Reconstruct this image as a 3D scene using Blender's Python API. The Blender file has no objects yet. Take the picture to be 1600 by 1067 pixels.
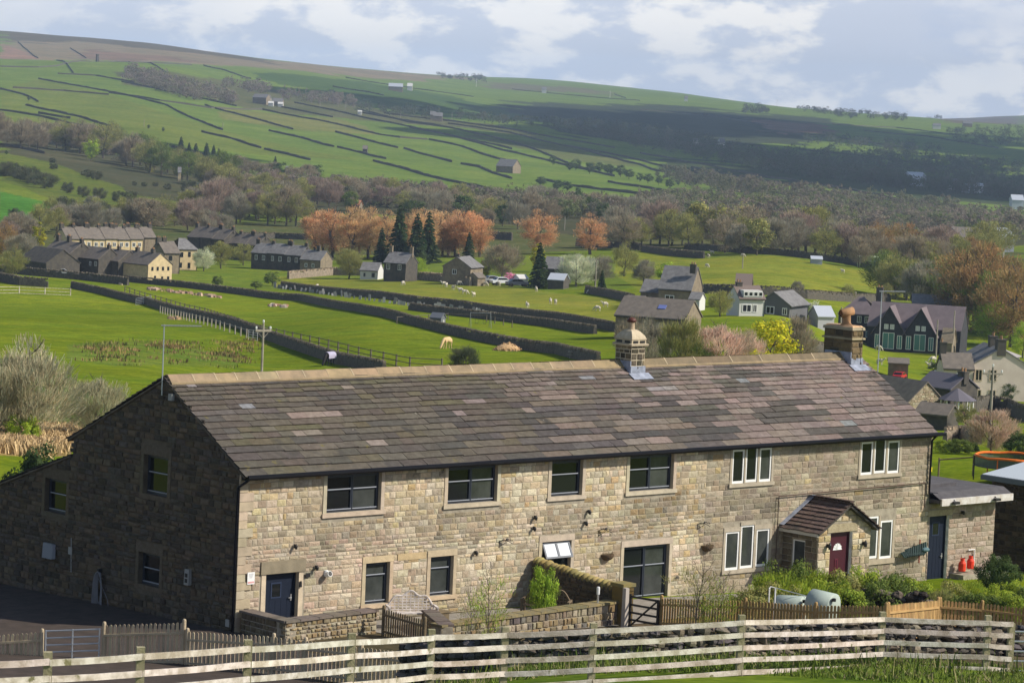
import bpy, math, random
import numpy as np
from mathutils import Vector, Matrix
random.seed(7); RN = np.random.default_rng(7)
R = math.radians; PI = math.pi
S = bpy.context.scene; C = S.collection

# ------------------------------------------------------------------ camera
CAM = np.array([-64.2717, -81.7719, 17.9339]); YAW, PITCH, ROLL, FPX = .7493, -.0771, .0437, 5000.
fw = np.array([math.sin(YAW)*math.cos(PITCH), math.cos(YAW)*math.cos(PITCH), math.sin(PITCH)])
rt = np.array([math.cos(YAW), -math.sin(YAW), 0.]); up = np.cross(rt, fw)
RT = rt*math.cos(ROLL)+up*math.sin(ROLL); UP = -rt*math.sin(ROLL)+up*math.cos(ROLL)
cd = bpy.data.cameras.new('camera'); cam = bpy.data.objects.new('camera', cd); C.objects.link(cam)
cd.sensor_width = 36; cd.lens = 36*FPX/1600; cd.clip_start = 1; cd.clip_end = 40000
M = Matrix.Identity(4)
for i in range(3):
    M[i][0] = RT[i]; M[i][1] = UP[i]; M[i][2] = -fw[i]; M[i][3] = CAM[i]
cam.matrix_world = M; S.camera = cam

# ------------------------------------------------------------------ light
SUN_EL = R(39); SUN_AZ = YAW + PI/2 + R(8)          # compass angle from +Y towards +X
TS = Vector((math.sin(SUN_AZ)*math.cos(SUN_EL), math.cos(SUN_AZ)*math.cos(SUN_EL), math.sin(SUN_EL)))
sl = bpy.data.lights.new('sun', 'SUN'); sl.energy = 4.6; sl.angle = R(.53); sl.color = (1, .93, .82)
so = bpy.data.objects.new('sun', sl); C.objects.link(so); so.rotation_euler = TS.to_track_quat('Z', 'Y').to_euler()
W = bpy.data.worlds.new('World'); S.world = W; W.use_nodes = True
nt = W.node_tree; N = nt.nodes; Lk = nt.links; N.clear()
def nd(t, **k):
    n = N.new(t)
    for a, v in k.items():
        if a.startswith('i_'): n.inputs[a[2:].replace('_', ' ')].default_value = v
        else: setattr(n, a, v)
    return n
sky = nd('ShaderNodeTexSky', sky_type='NISHITA', sun_disc=False, sun_elevation=SUN_EL, sun_rotation=SUN_AZ, altitude=300)
tc = nd('ShaderNodeTexCoord')
mp = nd('ShaderNodeMapping'); mp.inputs['Scale'].default_value = (1, 1, 2.3); Lk.new(tc.outputs['Generated'], mp.inputs['Vector'])
n1 = nd('ShaderNodeTexNoise', i_Scale=9.5, i_Detail=10., i_Roughness=.56, i_Distortion=.25); Lk.new(mp.outputs[0], n1.inputs['Vector'])
n2 = nd('ShaderNodeTexNoise', i_Scale=30., i_Detail=12., i_Roughness=.58, i_Distortion=.1); Lk.new(mp.outputs[0], n2.inputs['Vector'])
n3 = nd('ShaderNodeTexNoise', i_Scale=5., i_Detail=5., i_Roughness=.5); Lk.new(mp.outputs[0], n3.inputs['Vector'])
def ramp(src, *st, interp='EASE'):
    r = nd('ShaderNodeValToRGB'); Lk.new(src, r.inputs[0]); e = r.color_ramp.elements; r.color_ramp.interpolation = interp
    for i, (p, c) in enumerate(st):
        x = e[i] if i < 2 else e.new(p)
        x.position = p; x.color = (c, c, c, 1) if not isinstance(c, tuple) else (*c, 1)
    return r.outputs[0]
def mix(f, a, b):
    m = nd('ShaderNodeMix', data_type='RGBA')
    for s, v in ((0, f), (6, a), (7, b)):
        if isinstance(v, (float, int)): m.inputs[s].default_value = v
        elif isinstance(v, tuple): m.inputs[s].default_value = (*v, 1)
        else: Lk.new(v, m.inputs[s])
    return m.outputs[2]
SKB = 9.2
cover = ramp(n1.outputs[0], (.28, .3), (.44, 1.))
bright = ramp(n2.outputs[0], (.45, 0.), (.56, 1.))
big = ramp(n3.outputs[0], (.36, .15), (.50, 1.))
gray = tuple(v*SKB for v in (.62, .68, .80)); white = tuple(v*SKB for v in (.98, .97, .95)); blue = tuple(v*SKB for v in (.40, .53, .78))
mm = nd('ShaderNodeMath', operation='MULTIPLY'); Lk.new(bright, mm.inputs[0]); Lk.new(big, mm.inputs[1])
cl = mix(mm.outputs[0], gray, white)
low = mix(cover, blue, cl)
sx = nd('ShaderNodeSeparateXYZ'); Lk.new(tc.outputs['Generated'], sx.inputs[0])
hi = ramp(sx.outputs['Z'], (.10, 0.), (.32, 1.))
skm = nd('ShaderNodeMix', data_type='RGBA'); Lk.new(hi, skm.inputs[0]); Lk.new(low, skm.inputs[6]); Lk.new(sky.outputs[0], skm.inputs[7])
bg = nd('ShaderNodeBackground', i_Strength=.1); Lk.new(skm.outputs[2], bg.inputs[0])
wo = nd('ShaderNodeOutputWorld'); Lk.new(bg.outputs[0], wo.inputs[0])
S.view_settings.view_transform = 'Standard'; S.view_settings.look = 'None'; S.view_settings.exposure = .3
try:
    S.cycles.volume_bounces = 0; S.cycles.max_bounces = 5; S.cycles.transparent_max_bounces = 8; S.cycles.volume_step_rate = 4
except Exception: pass

# ------------------------------------------------------------------ helpers
MC = {}
def mat(name, col, rough=.85, col2=None, scale=3., detail=5., attr=False, bump=0., bscale=20., metal=0., spec=.25, lo=.35, hi=.65,
        spots=None, emit=None, coord='pos'):
    if name in MC: return MC[name]
    m = bpy.data.materials.new(name); m.use_nodes = True; t = m.node_tree; b = t.nodes['Principled BSDF']; MC[name] = m
    def new(k, **kw):
        n = t.nodes.new(k)
        for a, v in kw.items(): setattr(n, a, v)
        return n
    geo = new('ShaderNodeNewGeometry') if coord == 'pos' else new('ShaderNodeTexCoord')
    vec = geo.outputs['Position'] if coord == 'pos' else geo.outputs['Object']
    def noise(s, d=5.):
        n = new('ShaderNodeTexNoise'); n.inputs['Scale'].default_value = s; n.inputs['Detail'].default_value = d
        n.inputs['Roughness'].default_value = .6; t.links.new(vec, n.inputs['Vector']); return n.outputs[0]
    def mx(f, a, c, mode='MIX'):
        x = new('ShaderNodeMix', data_type='RGBA', blend_type=mode)
        for s, v in ((0, f), (6, a), (7, c)):
            if isinstance(v, (float, int)): x.inputs[s].default_value = v
            elif isinstance(v, tuple): x.inputs[s].default_value = (*v[:3], 1)
            else: t.links.new(v, x.inputs[s])
        return x.outputs[2]
    def rmp(src, a, c):
        r = new('ShaderNodeMapRange'); t.links.new(src, r.inputs[0]); r.inputs[1].default_value = a; r.inputs[2].default_value = c; return r.outputs[0]
    c = tuple(col)
    if col2 is not None: c = mx(rmp(noise(scale, detail), lo, hi), tuple(col), tuple(col2))
    if attr:
        a = new('ShaderNodeAttribute', attribute_name='Col'); c = mx(1., c, a.outputs['Color'], 'MULTIPLY')
    for sc_, th, sc in (spots or ()):
        c = mx(rmp(noise(sc, 4.), th, th+.06), c, tuple(sc_))
    if isinstance(c, tuple): b.inputs['Base Color'].default_value = (*c, 1)
    else: t.links.new(c, b.inputs['Base Color'])
    b.inputs['Roughness'].default_value = rough; b.inputs['Metallic'].default_value = metal
    b.inputs['Specular IOR Level'].default_value = spec
    if emit: b.inputs['Emission Color'].default_value = (*emit, 1); b.inputs['Emission Strength'].default_value = 1
    if bump:
        bp = new('ShaderNodeBump'); bp.inputs['Strength'].default_value = bump; bp.inputs['Distance'].default_value = .03
        t.links.new(noise(bscale, 6.), bp.inputs['Height']); t.links.new(bp.outputs[0], b.inputs['Normal'])
    return m

class MB:
    def __init__(s): s.v = []; s.f = []; s.c = []; s.m = []; s.M = None; s.col = (1, 1, 1); s.mi = 0
    def add(s, vs, fs, col=None):
        o = len(s.v); mtx = s.M
        s.v.extend([tuple(mtx @ Vector(p)) for p in vs] if mtx is not None else [tuple(p) for p in vs])
        for f in fs: s.f.append([i+o for i in f]); s.c.append(col or s.col); s.m.append(s.mi)
        return s
    def box(s, x0, x1, y0, y1, z0, z1, col=None, taper=0.):
        t = taper
        return s.add([(x0, y0, z0), (x1, y0, z0), (x1, y1, z0), (x0, y1, z0), (x0+t, y0+t, z1), (x1-t, y0+t, z1), (x1-t, y1-t, z1), (x0+t, y1-t, z1)],
              [(3, 2, 1, 0), (4, 5, 6, 7), (0, 1, 5, 4), (1, 2, 6, 5), (2, 3, 7, 6), (3, 0, 4, 7)], col)
    def tube(s, pts, r, n=6, col=None, cap=True):
        pts = [Vector(p) for p in pts]; rs = r if isinstance(r, (list, tuple)) else [r]*len(pts); vs = []; fs = []
        a = Vector((.3, .5, .81))
        for i, p in enumerate(pts):
            d = (pts[min(i+1, len(pts)-1)]-pts[max(i-1, 0)]).normalized()
            if abs(d.dot(a)) > .95: a = Vector((1, .1, 0))
            u = d.cross(a).normalized(); w = d.cross(u)
            for k in range(n):
                t = 2*PI*k/n; vs.append(p+(u*math.cos(t)+w*math.sin(t))*rs[i])
        for i in range(len(pts)-1):
            for k in range(n):
                fs.append((i*n+k, i*n+(k+1) % n, (i+1)*n+(k+1) % n, (i+1)*n+k))
        if cap: fs += [tuple(range(n)), tuple(range((len(pts)-1)*n, len(pts)*n))]
        return s.add(vs, fs, col)
    def lathe(s, prof, n=16, c=(0, 0, 0), col=None):
        vs = []; fs = []
        for r, z in prof:
            for k in range(n): t = 2*PI*k/n; vs.append((c[0]+r*math.cos(t), c[1]+r*math.sin(t), c[2]+z))
        for i in range(len(prof)-1):
            for k in range(n): fs.append((i*n+k, i*n+(k+1) % n, (i+1)*n+(k+1) % n, (i+1)*n+k))
        return s.add(vs, fs, col)
    def ell(s, c, r, n=10, m=6, col=None):
        vs = []; fs = []
        for i in range(m+1):
            p = PI*i/m
            for k in range(n): t = 2*PI*k/n; vs.append((c[0]+r[0]*math.sin(p)*math.cos(t), c[1]+r[1]*math.sin(p)*math.sin(t), c[2]+r[2]*math.cos(p)))
        for i in range(m):
            for k in range(n): fs.append((i*n+k, (i+1)*n+k, (i+1)*n+(k+1) % n, i*n+(k+1) % n))
        return s.add(vs, fs, col)
    def build(s, name, mats, parent=None, smooth=False, loc=None, rot=None):
        me = bpy.data.meshes.new(name); me.from_pydata(s.v, [], s.f)
        mats = mats if isinstance(mats, (list, tuple)) else [mats]
        for m in mats: me.materials.append(m)
        if len(mats) > 1: me.polygons.foreach_set('material_index', s.m)
        if any(c != (1, 1, 1) for c in s.c):
            a = me.color_attributes.new('Col', 'FLOAT_COLOR', 'CORNER')
            tot = np.array([len(f) for f in s.f]); cc = np.repeat(np.array([(*c[:3], 1.) for c in s.c]), tot, axis=0)
            a.data.foreach_set('color', cc.astype('f4').ravel())
        else:
            a = me.color_attributes.new('Col', 'FLOAT_COLOR', 'CORNER'); a.data.foreach_set('color', np.ones(sum(len(f) for f in s.f)*4, 'f4'))
        if smooth: me.polygons.foreach_set('use_smooth', [True]*len(me.polygons))
        me.update()
        o = bpy.data.objects.new(name, me); C.objects.link(o)
        if parent: o.parent = parent
        if loc is not None: o.location = loc
        if rot is not None: o.rotation_euler = (0, 0, rot)
        return o
def npmesh(name, V, F, mats, col=None, parent=None, smooth=False):
    me = bpy.data.meshes.new(name or 'crown'); V = np.asarray(V, 'f4'); F = np.asarray(F, 'i4'); k = F.shape[1]
    me.vertices.add(len(V)); me.vertices.foreach_set('co', V.ravel()); me.loops.add(F.size); me.loops.foreach_set('vertex_index', F.ravel())
    me.polygons.add(len(F)); me.polygons.foreach_set('loop_start', np.arange(len(F), dtype='i4')*k)
    try: me.polygons.foreach_set('loop_total', np.full(len(F), k, 'i4'))
    except Exception: pass
    if smooth: me.polygons.foreach_set('use_smooth', np.ones(len(F), bool))
    for m in (mats if isinstance(mats, (list, tuple)) else [mats]): me.materials.append(m)
    me.update(calc_edges=True)
    if col is not None:
        if len(col) == len(V): a = me.color_attributes.new('Col', 'FLOAT_COLOR', 'POINT')
        else: a = me.color_attributes.new('Col', 'FLOAT_COLOR', 'CORNER'); col = np.repeat(col, k, axis=0)
        a.data.foreach_set('color', np.hstack([col, np.ones((len(col), 1))]).astype('f4').ravel())
    if name is None: return me
    o = bpy.data.objects.new(name, me); C.objects.link(o)
    if parent: o.parent = parent
    return o
def thing(name, label, cat, loc=(0, 0, 0), rot=0, group=None):
    o = bpy.data.objects.new(name, None); C.objects.link(o); o.location = loc; o.rotation_euler = (0, 0, rot); o.empty_display_size = .3
    return tag(o, label, cat, group)
def tag(o, label=None, cat=None, group=None, kind=None):
    for k, v in (('label', label), ('category', cat), ('group', group), ('kind', kind)):
        if v: o[k] = v
    return o
def dup(o, parent=None):
    c = o.copy(); C.objects.link(c)
    if parent: c.parent = parent
    for ch in o.children: dup(ch, c)
    return c
def jit(c, a=.15):
    k = 1+random.uniform(-a, a); return tuple(max(0, x*k*(1+random.uniform(-.04, .04))) for x in c)

# ------------------------------------------------------------------ terrain
def ray(px, py): return fw+RT*(px-800)/FPX-UP*(py-533.5)/FPX
def pchip(x, y, q):
    x = np.array(x, float); y = np.array(y, float); h = np.diff(x); d = np.diff(y)/h; m = np.zeros(len(x))
    for i in range(1, len(x)-1):
        if d[i-1]*d[i] > 0:
            w1 = 2*h[i]+h[i-1]; w2 = h[i]+2*h[i-1]; m[i] = (w1+w2)/(w1/d[i-1]+w2/d[i])
    m[0] = d[0]; m[-1] = d[-1]
    i = np.clip(np.searchsorted(x, q)-1, 0, len(x)-2); t = np.clip((q-x[i])/h[i], 0, 1)
    return (y[i]*(1+2*t)*(1-t)**2+h[i]*m[i]*t*(1-t)**2+y[i+1]*t*t*(3-2*t)+h[i]*m[i+1]*t*t*(t-1))
# each column: (distance, height) - values of 45 and more are read as the picture row at which that ground shows
COLS = {
 0: [(4, 16), (20, 12.5), (50, 7.2), (56, 6.2), (70, 3.7), (84, 1.2), (92, .35), (100, 0), (117, -.4), (128, -.6), (150, 740), (190, 690), (270, 600), (380, 520), (560, 460), (640, 430),
     (720, 405), (900, 352), (1100, 300), (1400, 240), (1900, 200), (2500, 150), (3300, 105), (3600, 94), (4000, 86), (4800, 68), (5500, 52), (6200, 49), (9800, 60)],
 200: [(4, 16), (20, 12.5), (50, 7.), (56, 6.1), (70, 3.5), (84, 1.1), (92, .3), (102, -.02), (125, -.4), (150, -1.5), (200, 690), (280, 600), (380, 530), (560, 470), (650, 440),
     (740, 412), (900, 365), (1100, 320), (1400, 270), (1800, 222), (2400, 175), (3100, 125), (3600, 97), (3900, 100), (4600, 82), (5500, 69), (6200, 66), (9800, 80)],
 400: [(4, 16), (20, 12.5), (50, 7.), (60, 5.9), (72, 3.6), (85, 1.1), (95, .2), (104, 0), (125, -.4), (160, -2.5), (240, -7.), (330, 583), (430, 520), (600, 465), (690, 437), (800, 402),
     (1000, 352), (1250, 312), (1600, 270), (2000, 230), (2700, 180), (3000, 160), (3600, 130), (4000, 112), (4600, 103), (5400, 94), (6200, 93), (9800, 110)],
 600: [(4, 16), (20, 12.5), (50, 7.), (64, 5.4), (76, 3.2), (88, .8), (96, .2), (105, 0), (125, -.4), (160, -2.8), (240, -6.5), (330, 578), (405, 520), (520, 480), (640, 448), (700, 435), (800, 402),
     (1000, 356), (1280, 316), (1650, 280), (2100, 240), (2750, 195), (3200, 172), (3700, 148), (4200, 140), (5000, 125), (5800, 113), (6400, 112), (9800, 120)],
 800: [(4, 16), (20, 12.5), (50, 7.), (71, 4.6), (80, 3.3), (90, 1.), (98, .2), (106, 0), (111, -.1), (125, -.5), (160, -3), (240, -6.), (330, 575), (390, 540), (470, 502), (600, 462), (680, 441), (800, 402),
     (1000, 362), (1300, 322), (1700, 290), (2200, 250), (2800, 210), (3300, 186), (3600, -14), (4500, 160), (5500, 140), (6200, 128), (9800, 122)],
 1000: [(4, 16), (20, 12.5), (50, 6.8), (72, 4.8), (82, 3.5), (90, 1.5), (100, .25), (110, -.15), (116, -.25), (130, -.8), (165, -3), (240, -5.5), (330, 568), (390, 535), (470, 502), (570, 472), (680, 438), (780, 410), (860, 390),
     (1050, 358), (1400, 325), (1850, 290), (2400, 255), (3000, 225), (3600, 205), (4400, 180), (5300, 160), (6200, 146), (9800, 140)],
 1200: [(4, 16), (20, 12.), (50, 6.6), (73, 4.8), (82, 3.7), (92, 1.5), (103, .2), (115, -.35), (121, -.5), (135, -.9), (170, -3.2), (260, -6.5), (330, 560), (400, 530), (500, 492), (580, 470), (660, 440), (760, 412), (900, 382),
     (1150, 352), (1500, 322), (2000, 292), (2800, 252), (3800, 212), (5200, 180), (6200, 167), (9800, 166)],
 1400: [(4, 16), (20, 12.), (50, 6.3), (78, 4.4), (84, 3.6), (93, 1.7), (105, .2), (118, -.5), (128, -.8), (140, -1.1), (175, -3), (200, 712), (250, 690), (320, 662), (380, 625), (430, 590), (500, 560), (540, 548), (600, 500), (680, 465), (780, 430), (900, 405),
     (1200, 372), (1500, 350), (1900, 318), (2700, 275), (3700, 235), (5000, 200), (6000, 182), (7500, 190), (9800, 184)],
 1600: [(4, 16), (20, 12.), (50, 6.3), (80, 4.1), (86, 3.3), (93, 2.7), (105, 1.1), (120, -.2), (133, -.9), (148, -1.2), (180, 742), (230, 700), (300, 672), (400, 636), (480, 590), (560, 545), (640, 500), (720, 460), (860, 412),
     (1050, 386), (1500, 354), (1900, 332), (2500, 302), (3400, 262), (4300, 232), (5400, 206), (6200, 196), (7400, 196), (9800, 179)],
}
LD0, LD1, NLD = math.log(4), math.log(9800), 1400
LDG = np.linspace(LD0, LD1, NLD); kx = sorted(COLS); TAB = []
for k in kx:
    ds = []; ts = []
    for d, v in COLS[k]:
        if v >= 45:
            r = ray(k, v); t = r[2]/math.hypot(r[0], r[1])
        else: t = (v-CAM[2])/d
        ds.append(math.log(d)); ts.append(t*d+CAM[2])
    z = pchip(ds, ts, LDG); TAB.append(z)
TAB = np.array(TAB); AZK = np.arctan((np.array(kx)-800)/FPX)
AZF = np.linspace(AZK[0], AZK[-1], 161)
Z2 = np.array([pchip(AZK, TAB[:, j], AZF) for j in range(NLD)]).T
def vnoise(x, y, s, seed):
    r = np.random.default_rng(seed).random((256, 256)); x = x/s; y = y/s
    xi = np.floor(x).astype(int); yi = np.floor(y).astype(int); fx = x-xi; fy = y-yi; fx = fx*fx*(3-2*fx); fy = fy*fy*(3-2*fy)
    g = lambda a, b: r[a % 256, b % 256]
    return (g(xi, yi)*(1-fx)+g(xi+1, yi)*fx)*(1-fy)+(g(xi, yi+1)*(1-fx)+g(xi+1, yi+1)*fx)*fy-.5
def H(x, y):
    x = np.asarray(x, float); y = np.asarray(y, float); dx = x-CAM[0]; dy = y-CAM[1]
    az = (np.arctan2(dx, dy)-YAW+PI) % (2*PI)-PI; ld = np.log(np.maximum(np.hypot(dx, dy), 4.01))
    a = np.clip((az-AZF[0])/(AZF[-1]-AZF[0])*160, 0, 159.999); b = np.clip((ld-LD0)/(LD1-LD0)*(NLD-1), 0, NLD-1.001)
    i = a.astype(int); j = b.astype(int); u = a-i; w = b-j
    z = (Z2[i, j]*(1-u)+Z2[i+1, j]*u)*(1-w)+(Z2[i, j+1]*(1-u)+Z2[i+1, j+1]*u)*w
    k = np.clip((np.exp(ld)-160)/300, 0, 1)
    return z+k*(vnoise(x, y, 60, 3)*.9+vnoise(x, y, 190, 4)*2.4*np.clip((np.exp(ld)-700)/900, 0, 1))
DS = np.exp(np.linspace(math.log(30), LD1, 5000))
def G(px, py, dmin=30, dmax=9700):
    r = ray(px, py); h = math.hypot(r[0], r[1]); d = DS[(DS >= dmin) & (DS <= dmax)]
    x = CAM[0]+r[0]/h*d; y = CAM[1]+r[1]/h*d; z = CAM[2]+r[2]/h*d; below = np.nonzero(z < H(x, y))[0]
    i = below[0] if len(below) else len(d)-1
    return Vector((float(x[i]), float(y[i]), float(H(x[i], y[i])))), float(d[i])
def P(px, py, d):                                  # the point seen at that pixel, d metres away on plan
    r = ray(px, py); h = math.hypot(r[0], r[1]); return Vector((CAM[0]+r[0]/h*d, CAM[1]+r[1]/h*d, CAM[2]+r[2]/h*d))
def gnd(px, d):                                    # ground point below picture column px at distance d
    r = ray(px, 500); h = math.hypot(r[0], r[1]); x = CAM[0]+r[0]/h*d; y = CAM[1]+r[1]/h*d; return Vector((x, y, float(H(x, y))))
def onz(px, py, z):
    r = ray(px, py); t = (z-CAM[2])/r[2]; return Vector(CAM+t*r)
def h(x, y): return float(H(x, y))

# ------------------------------------------------------------------ land: one sheet, tinted field by field
def adl(px, py):
    p, d = G(px, py, 130); return (math.atan2(p.x-CAM[0], p.y-CAM[1])-YAW, math.log(math.hypot(p.x-CAM[0], p.y-CAM[1])))
azs = np.concatenate([np.linspace(-PI, -.3, 40)[:-1], np.linspace(-.3, -.172, 24)[:-1], np.linspace(-.172, .172, 520), np.linspace(.172, .3, 24)[1:], np.linspace(.3, PI, 40)[1:]])
lds = np.log(np.concatenate([np.exp(np.linspace(math.log(4), math.log(60), 60))[:-1], np.exp(np.linspace(math.log(60), math.log(9800), 760))]))
A, L = np.meshgrid(azs, lds, indexing='ij'); X = CAM[0]+np.sin(A+YAW)*np.exp(L); Y = CAM[1]+np.cos(A+YAW)*np.exp(L); Z = H(X, Y)
def inside(poly, a, l):
    r = np.zeros(a.shape, bool); n = len(poly)
    for i in range(n):
        x1, y1 = poly[i]; x2, y2 = poly[i-1]
        c = (y1 > l) != (y2 > l)
        r ^= c & (a < (x2-x1)*(l-y1)/(y2-y1+1e-12)+x1)
    return r
GR = (.165, .215, .018)
COLT = np.empty(A.shape+(3,)); COLT[:] = GR
D = np.exp(L)
COLT[D > 640] = (.15, .20, .03)
COLT[D > 1500] = (.15, .215, .045)
COLT[(D > 84) & (D < 112) & (A > -.12)] = (.10, .085, .06)
COLT[D < 84] = (.10, .15, .02)
def field(poly, col, rag=.0):
    q = [adl(*p) for p in poly]
    a, l = A, L
    if rag:
        a = A+vnoise(X, Y, 55, 9)*rag*.01; l = L+vnoise(X, Y, 70, 11)*rag*.05
    COLT[inside(q, a, l)] = col
# pastures, moor, heather and wood floor, some tints with cloud shadow put in
field([(430, 432), (760, 442), (1000, 470), (960, 520), (800, 495), (640, 475), (430, 448)], (.225, .24, .04))
field([(960, 392), (1200, 400), (1440, 432), (1420, 470), (1200, 460), (1000, 455), (960, 430)], (.21, .235, .035))
field([(0, 300), (330, 380), (330, 400), (0, 400)], (.1, .15, .04), 1)
field([(0, 240), (300, 300), (420, 345), (330, 372), (200, 355), (0, 282)], (.125, .155, .035), 1)
field([(0, 300), (170, 340), (120, 352), (0, 352)], (.075, .2, .03))
field([(0, 345), (480, 345), (800, 345), (1300, 362), (1600, 372), (1600, 410), (1420, 424), (1240, 404), (1000, 388), (780, 405), (430, 398), (0, 402)], (.11, .12, .05), 1)
field([(0, 206), (90, 215), (330, 275), (640, 297), (830, 322), (1000, 340), (1300, 352), (1600, 366), (1600, 384), (1000, 372), (600, 335), (340, 330), (0, 238)], (.085, .085, .05), 1.5)
field([(60, 124), (348, 204), (560, 250), (300, 230), (0, 190), (0, 140)], (.16, .2, .045))
field([(350, 168), (520, 184), (600, 212), (480, 205), (350, 185)], (.19, .2, .065), .5)
field([(720, 205), (900, 232), (1020, 262), (960, 262), (800, 235)], (.13, .15, .055), 1)
field([(190, 112), (360, 128), (560, 165), (860, 215), (700, 200), (400, 170), (200, 128)], (.12, .125, .06), 1)
field([(400, 116), (560, 128), (700, 150), (830, 178), (900, 200), (700, 186), (520, 150), (420, 128)], (.07, .12, .03), .5)  # spur band darkened like the cloud shadow across it
field([(0, 93), (0, 40), (400, 92), (760, 124), (640, 128), (420, 108), (200, 96)], (.25, .2, .14), 1)
field([(0, 92), (0, 68), (66, 92)], (.3, .19, .15), .3)
field([(110, 92), (140, 78), (330, 98), (230, 95)], (.22, .15, .115), .6)
field([(0, 66), (0, 44), (420, 95), (420, 100), (150, 68)], (.12, .10, .07), 1)
field([(800, 158), (1100, 168), (1300, 188), (1260, 222), (1060, 232), (870, 206), (790, 176)], (.06, .075, .045), 2)  # wood floor, its colour turned dark blue-green for the cloud shadow
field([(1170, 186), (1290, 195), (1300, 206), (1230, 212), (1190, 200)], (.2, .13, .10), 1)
field([(1020, 250), (1300, 262), (1600, 285), (1600, 325), (1330, 300), (1060, 268)], (.06, .08, .04), 2)  # wood floor in the same shadow-dark tint
field([(760, 126), (900, 138), (1000, 150), (900, 147), (760, 136)], (.16, .15, .09), 1)
field([(1440, 183), (1600, 172), (1600, 196), (1480, 192)], (.16, .13, .1), 1)
field([(120, 535), (250, 530), (395, 552), (380, 570), (200, 572), (120, 560)], (.15, .2, .035), 2)
field([(-40, 668), (112, 668), (100, 712), (-40, 716)], (.36, .25, .11), .3)
field([(-40, 560), (60, 560), (200, 640), (120, 668), (-40, 668)], (.12, .17, .04), 1)
m_land = mat('pasture grass', (1, 1, 1), .95, col2=(.72, .8, .62), scale=.045, detail=8, attr=True, bump=.5, bscale=1.5, spec=0.,
             spots=[])
# extra mottling of the turf: a second, finer noise
t = m_land.node_tree; bs = t.nodes['Principled BSDF']; src = bs.inputs['Base Color'].links[0].from_socket
geo = t.nodes.new('ShaderNodeNewGeometry'); 
for sc, c1, c2 in ((.35, (.72, .78, .8), (1.2, 1.14, 1.15)), (2.6, (.7, .76, .75), (1.22, 1.16, 1.1)), (.09, (.86, .93, .9), (1.2, 1.04, 1.1)), (.012, (.86, .9, .9), (1.12, 1.08, 1.05))):
    n = t.nodes.new('ShaderNodeTexNoise'); n.inputs['Scale'].default_value = sc; n.inputs['Detail'].default_value = 6; t.links.new(geo.outputs['Position'], n.inputs['Vector'])
    r = t.nodes.new('ShaderNodeMapRange'); r.inputs[1].default_value = .35; r.inputs[2].default_value = .65; t.links.new(n.outputs[0], r.inputs[0])
    x = t.nodes.new('ShaderNodeMix'); x.data_type = 'RGBA'; x.inputs[6].default_value = (*c1, 1); x.inputs[7].default_value = (*c2, 1); t.links.new(r.outputs[0], x.inputs[0])
    y = t.nodes.new('ShaderNodeMix'); y.data_type = 'RGBA'; y.blend_type = 'MULTIPLY'; y.inputs[0].default_value = 1; t.links.new(src, y.inputs[6]); t.links.new(x.outputs[2], y.inputs[7]); src = y.outputs[2]
t.links.new(src, bs.inputs['Base Color'])
na, nl = A.shape; idx = np.arange(na*nl).reshape(na, nl)
F = np.stack([idx[:-1, :-1], idx[1:, :-1], idx[1:, 1:], idx[:-1, 1:]], -1).reshape(-1, 4)[:, ::-1]
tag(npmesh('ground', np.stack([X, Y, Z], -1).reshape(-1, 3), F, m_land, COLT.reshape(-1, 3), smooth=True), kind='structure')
def drape(name, poly, m, dz=.012, step=.6, kind='structure'):
    """a flat patch lying on the ground, cut to a world polygon"""
    xs = [p[0] for p in poly]; ys = [p[1] for p in poly]; gx = np.arange(min(xs), max(xs)+step, step); gy = np.arange(min(ys), max(ys)+step, step)
    a, b = np.meshgrid(gx, gy, indexing='ij'); k = inside(poly, a[:-1, :-1]+step/2, b[:-1, :-1]+step/2)
    n = a.shape[1]; ii, jj = np.nonzero(k); F = np.stack([ii*n+jj, (ii+1)*n+jj, (ii+1)*n+jj+1, ii*n+jj+1], -1)
    return tag(npmesh(name, np.stack([a, b, H(a, b)+dz], -1).reshape(-1, 3), F, m), kind=kind)

# ------------------------------------------------------------------ materials
m_stone = mat('gritstone blocks', (1, 1, 1), .93, col2=(.72, .7, .66), scale=7, attr=True, bump=1., bscale=22, spec=.15, lo=.3, hi=.62, spots=[((.06, .055, .045), .66, 1.1)])
m_mortar = mat('lime mortar', (.36, .32, .245), .95, col2=(.24, .21, .16), scale=4, bump=.4, spec=.1)
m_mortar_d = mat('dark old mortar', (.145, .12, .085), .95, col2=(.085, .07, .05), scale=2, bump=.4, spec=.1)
m_dress = mat('dressed sandstone', (.52, .44, .32), .9, col2=(.40, .34, .25), scale=3, bump=.4, attr=True, spec=.15)
m_slate = mat('stone roof slates', (1, 1, 1), .86, col2=(.66, .64, .62), scale=5, attr=True, bump=.9, bscale=16, spec=.2, lo=.3, hi=.65,
              spots=[((.14, .12, .04), .68, 1.6), ((.055, .05, .042), .62, .45), ((.28, .26, .22), .7, 5.)])
m_ridge = mat('ridge stones', (.32, .25, .16), .9, col2=(.22, .18, .12), scale=2.5, bump=.5, attr=True)
m_black = mat('black gutter plastic', (.006, .006, .008), .35, spec=.12)
m_navy = mat('dark blue grey joinery', (.022, .028, .042), .4, spec=.5)
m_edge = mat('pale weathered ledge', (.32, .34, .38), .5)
m_white = mat('white window plastic', (.78, .78, .76), .35, spec=.5)
m_pane = mat('dark window glass', (.010, .012, .013), .08, spec=.5)
m_pane2 = mat('glass over pale blind', (.06, .066, .062), .08, spec=.5, col2=(.03, .035, .032), scale=1.2)
m_lead = mat('lead flashing', (.34, .37, .45), .5, col2=(.2, .22, .27), scale=4, bump=.3)
m_asph = mat('dark tarmac', (.075, .056, .045), .95, col2=(.05, .038, .03), scale=2, bump=.6, bscale=50)
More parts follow.
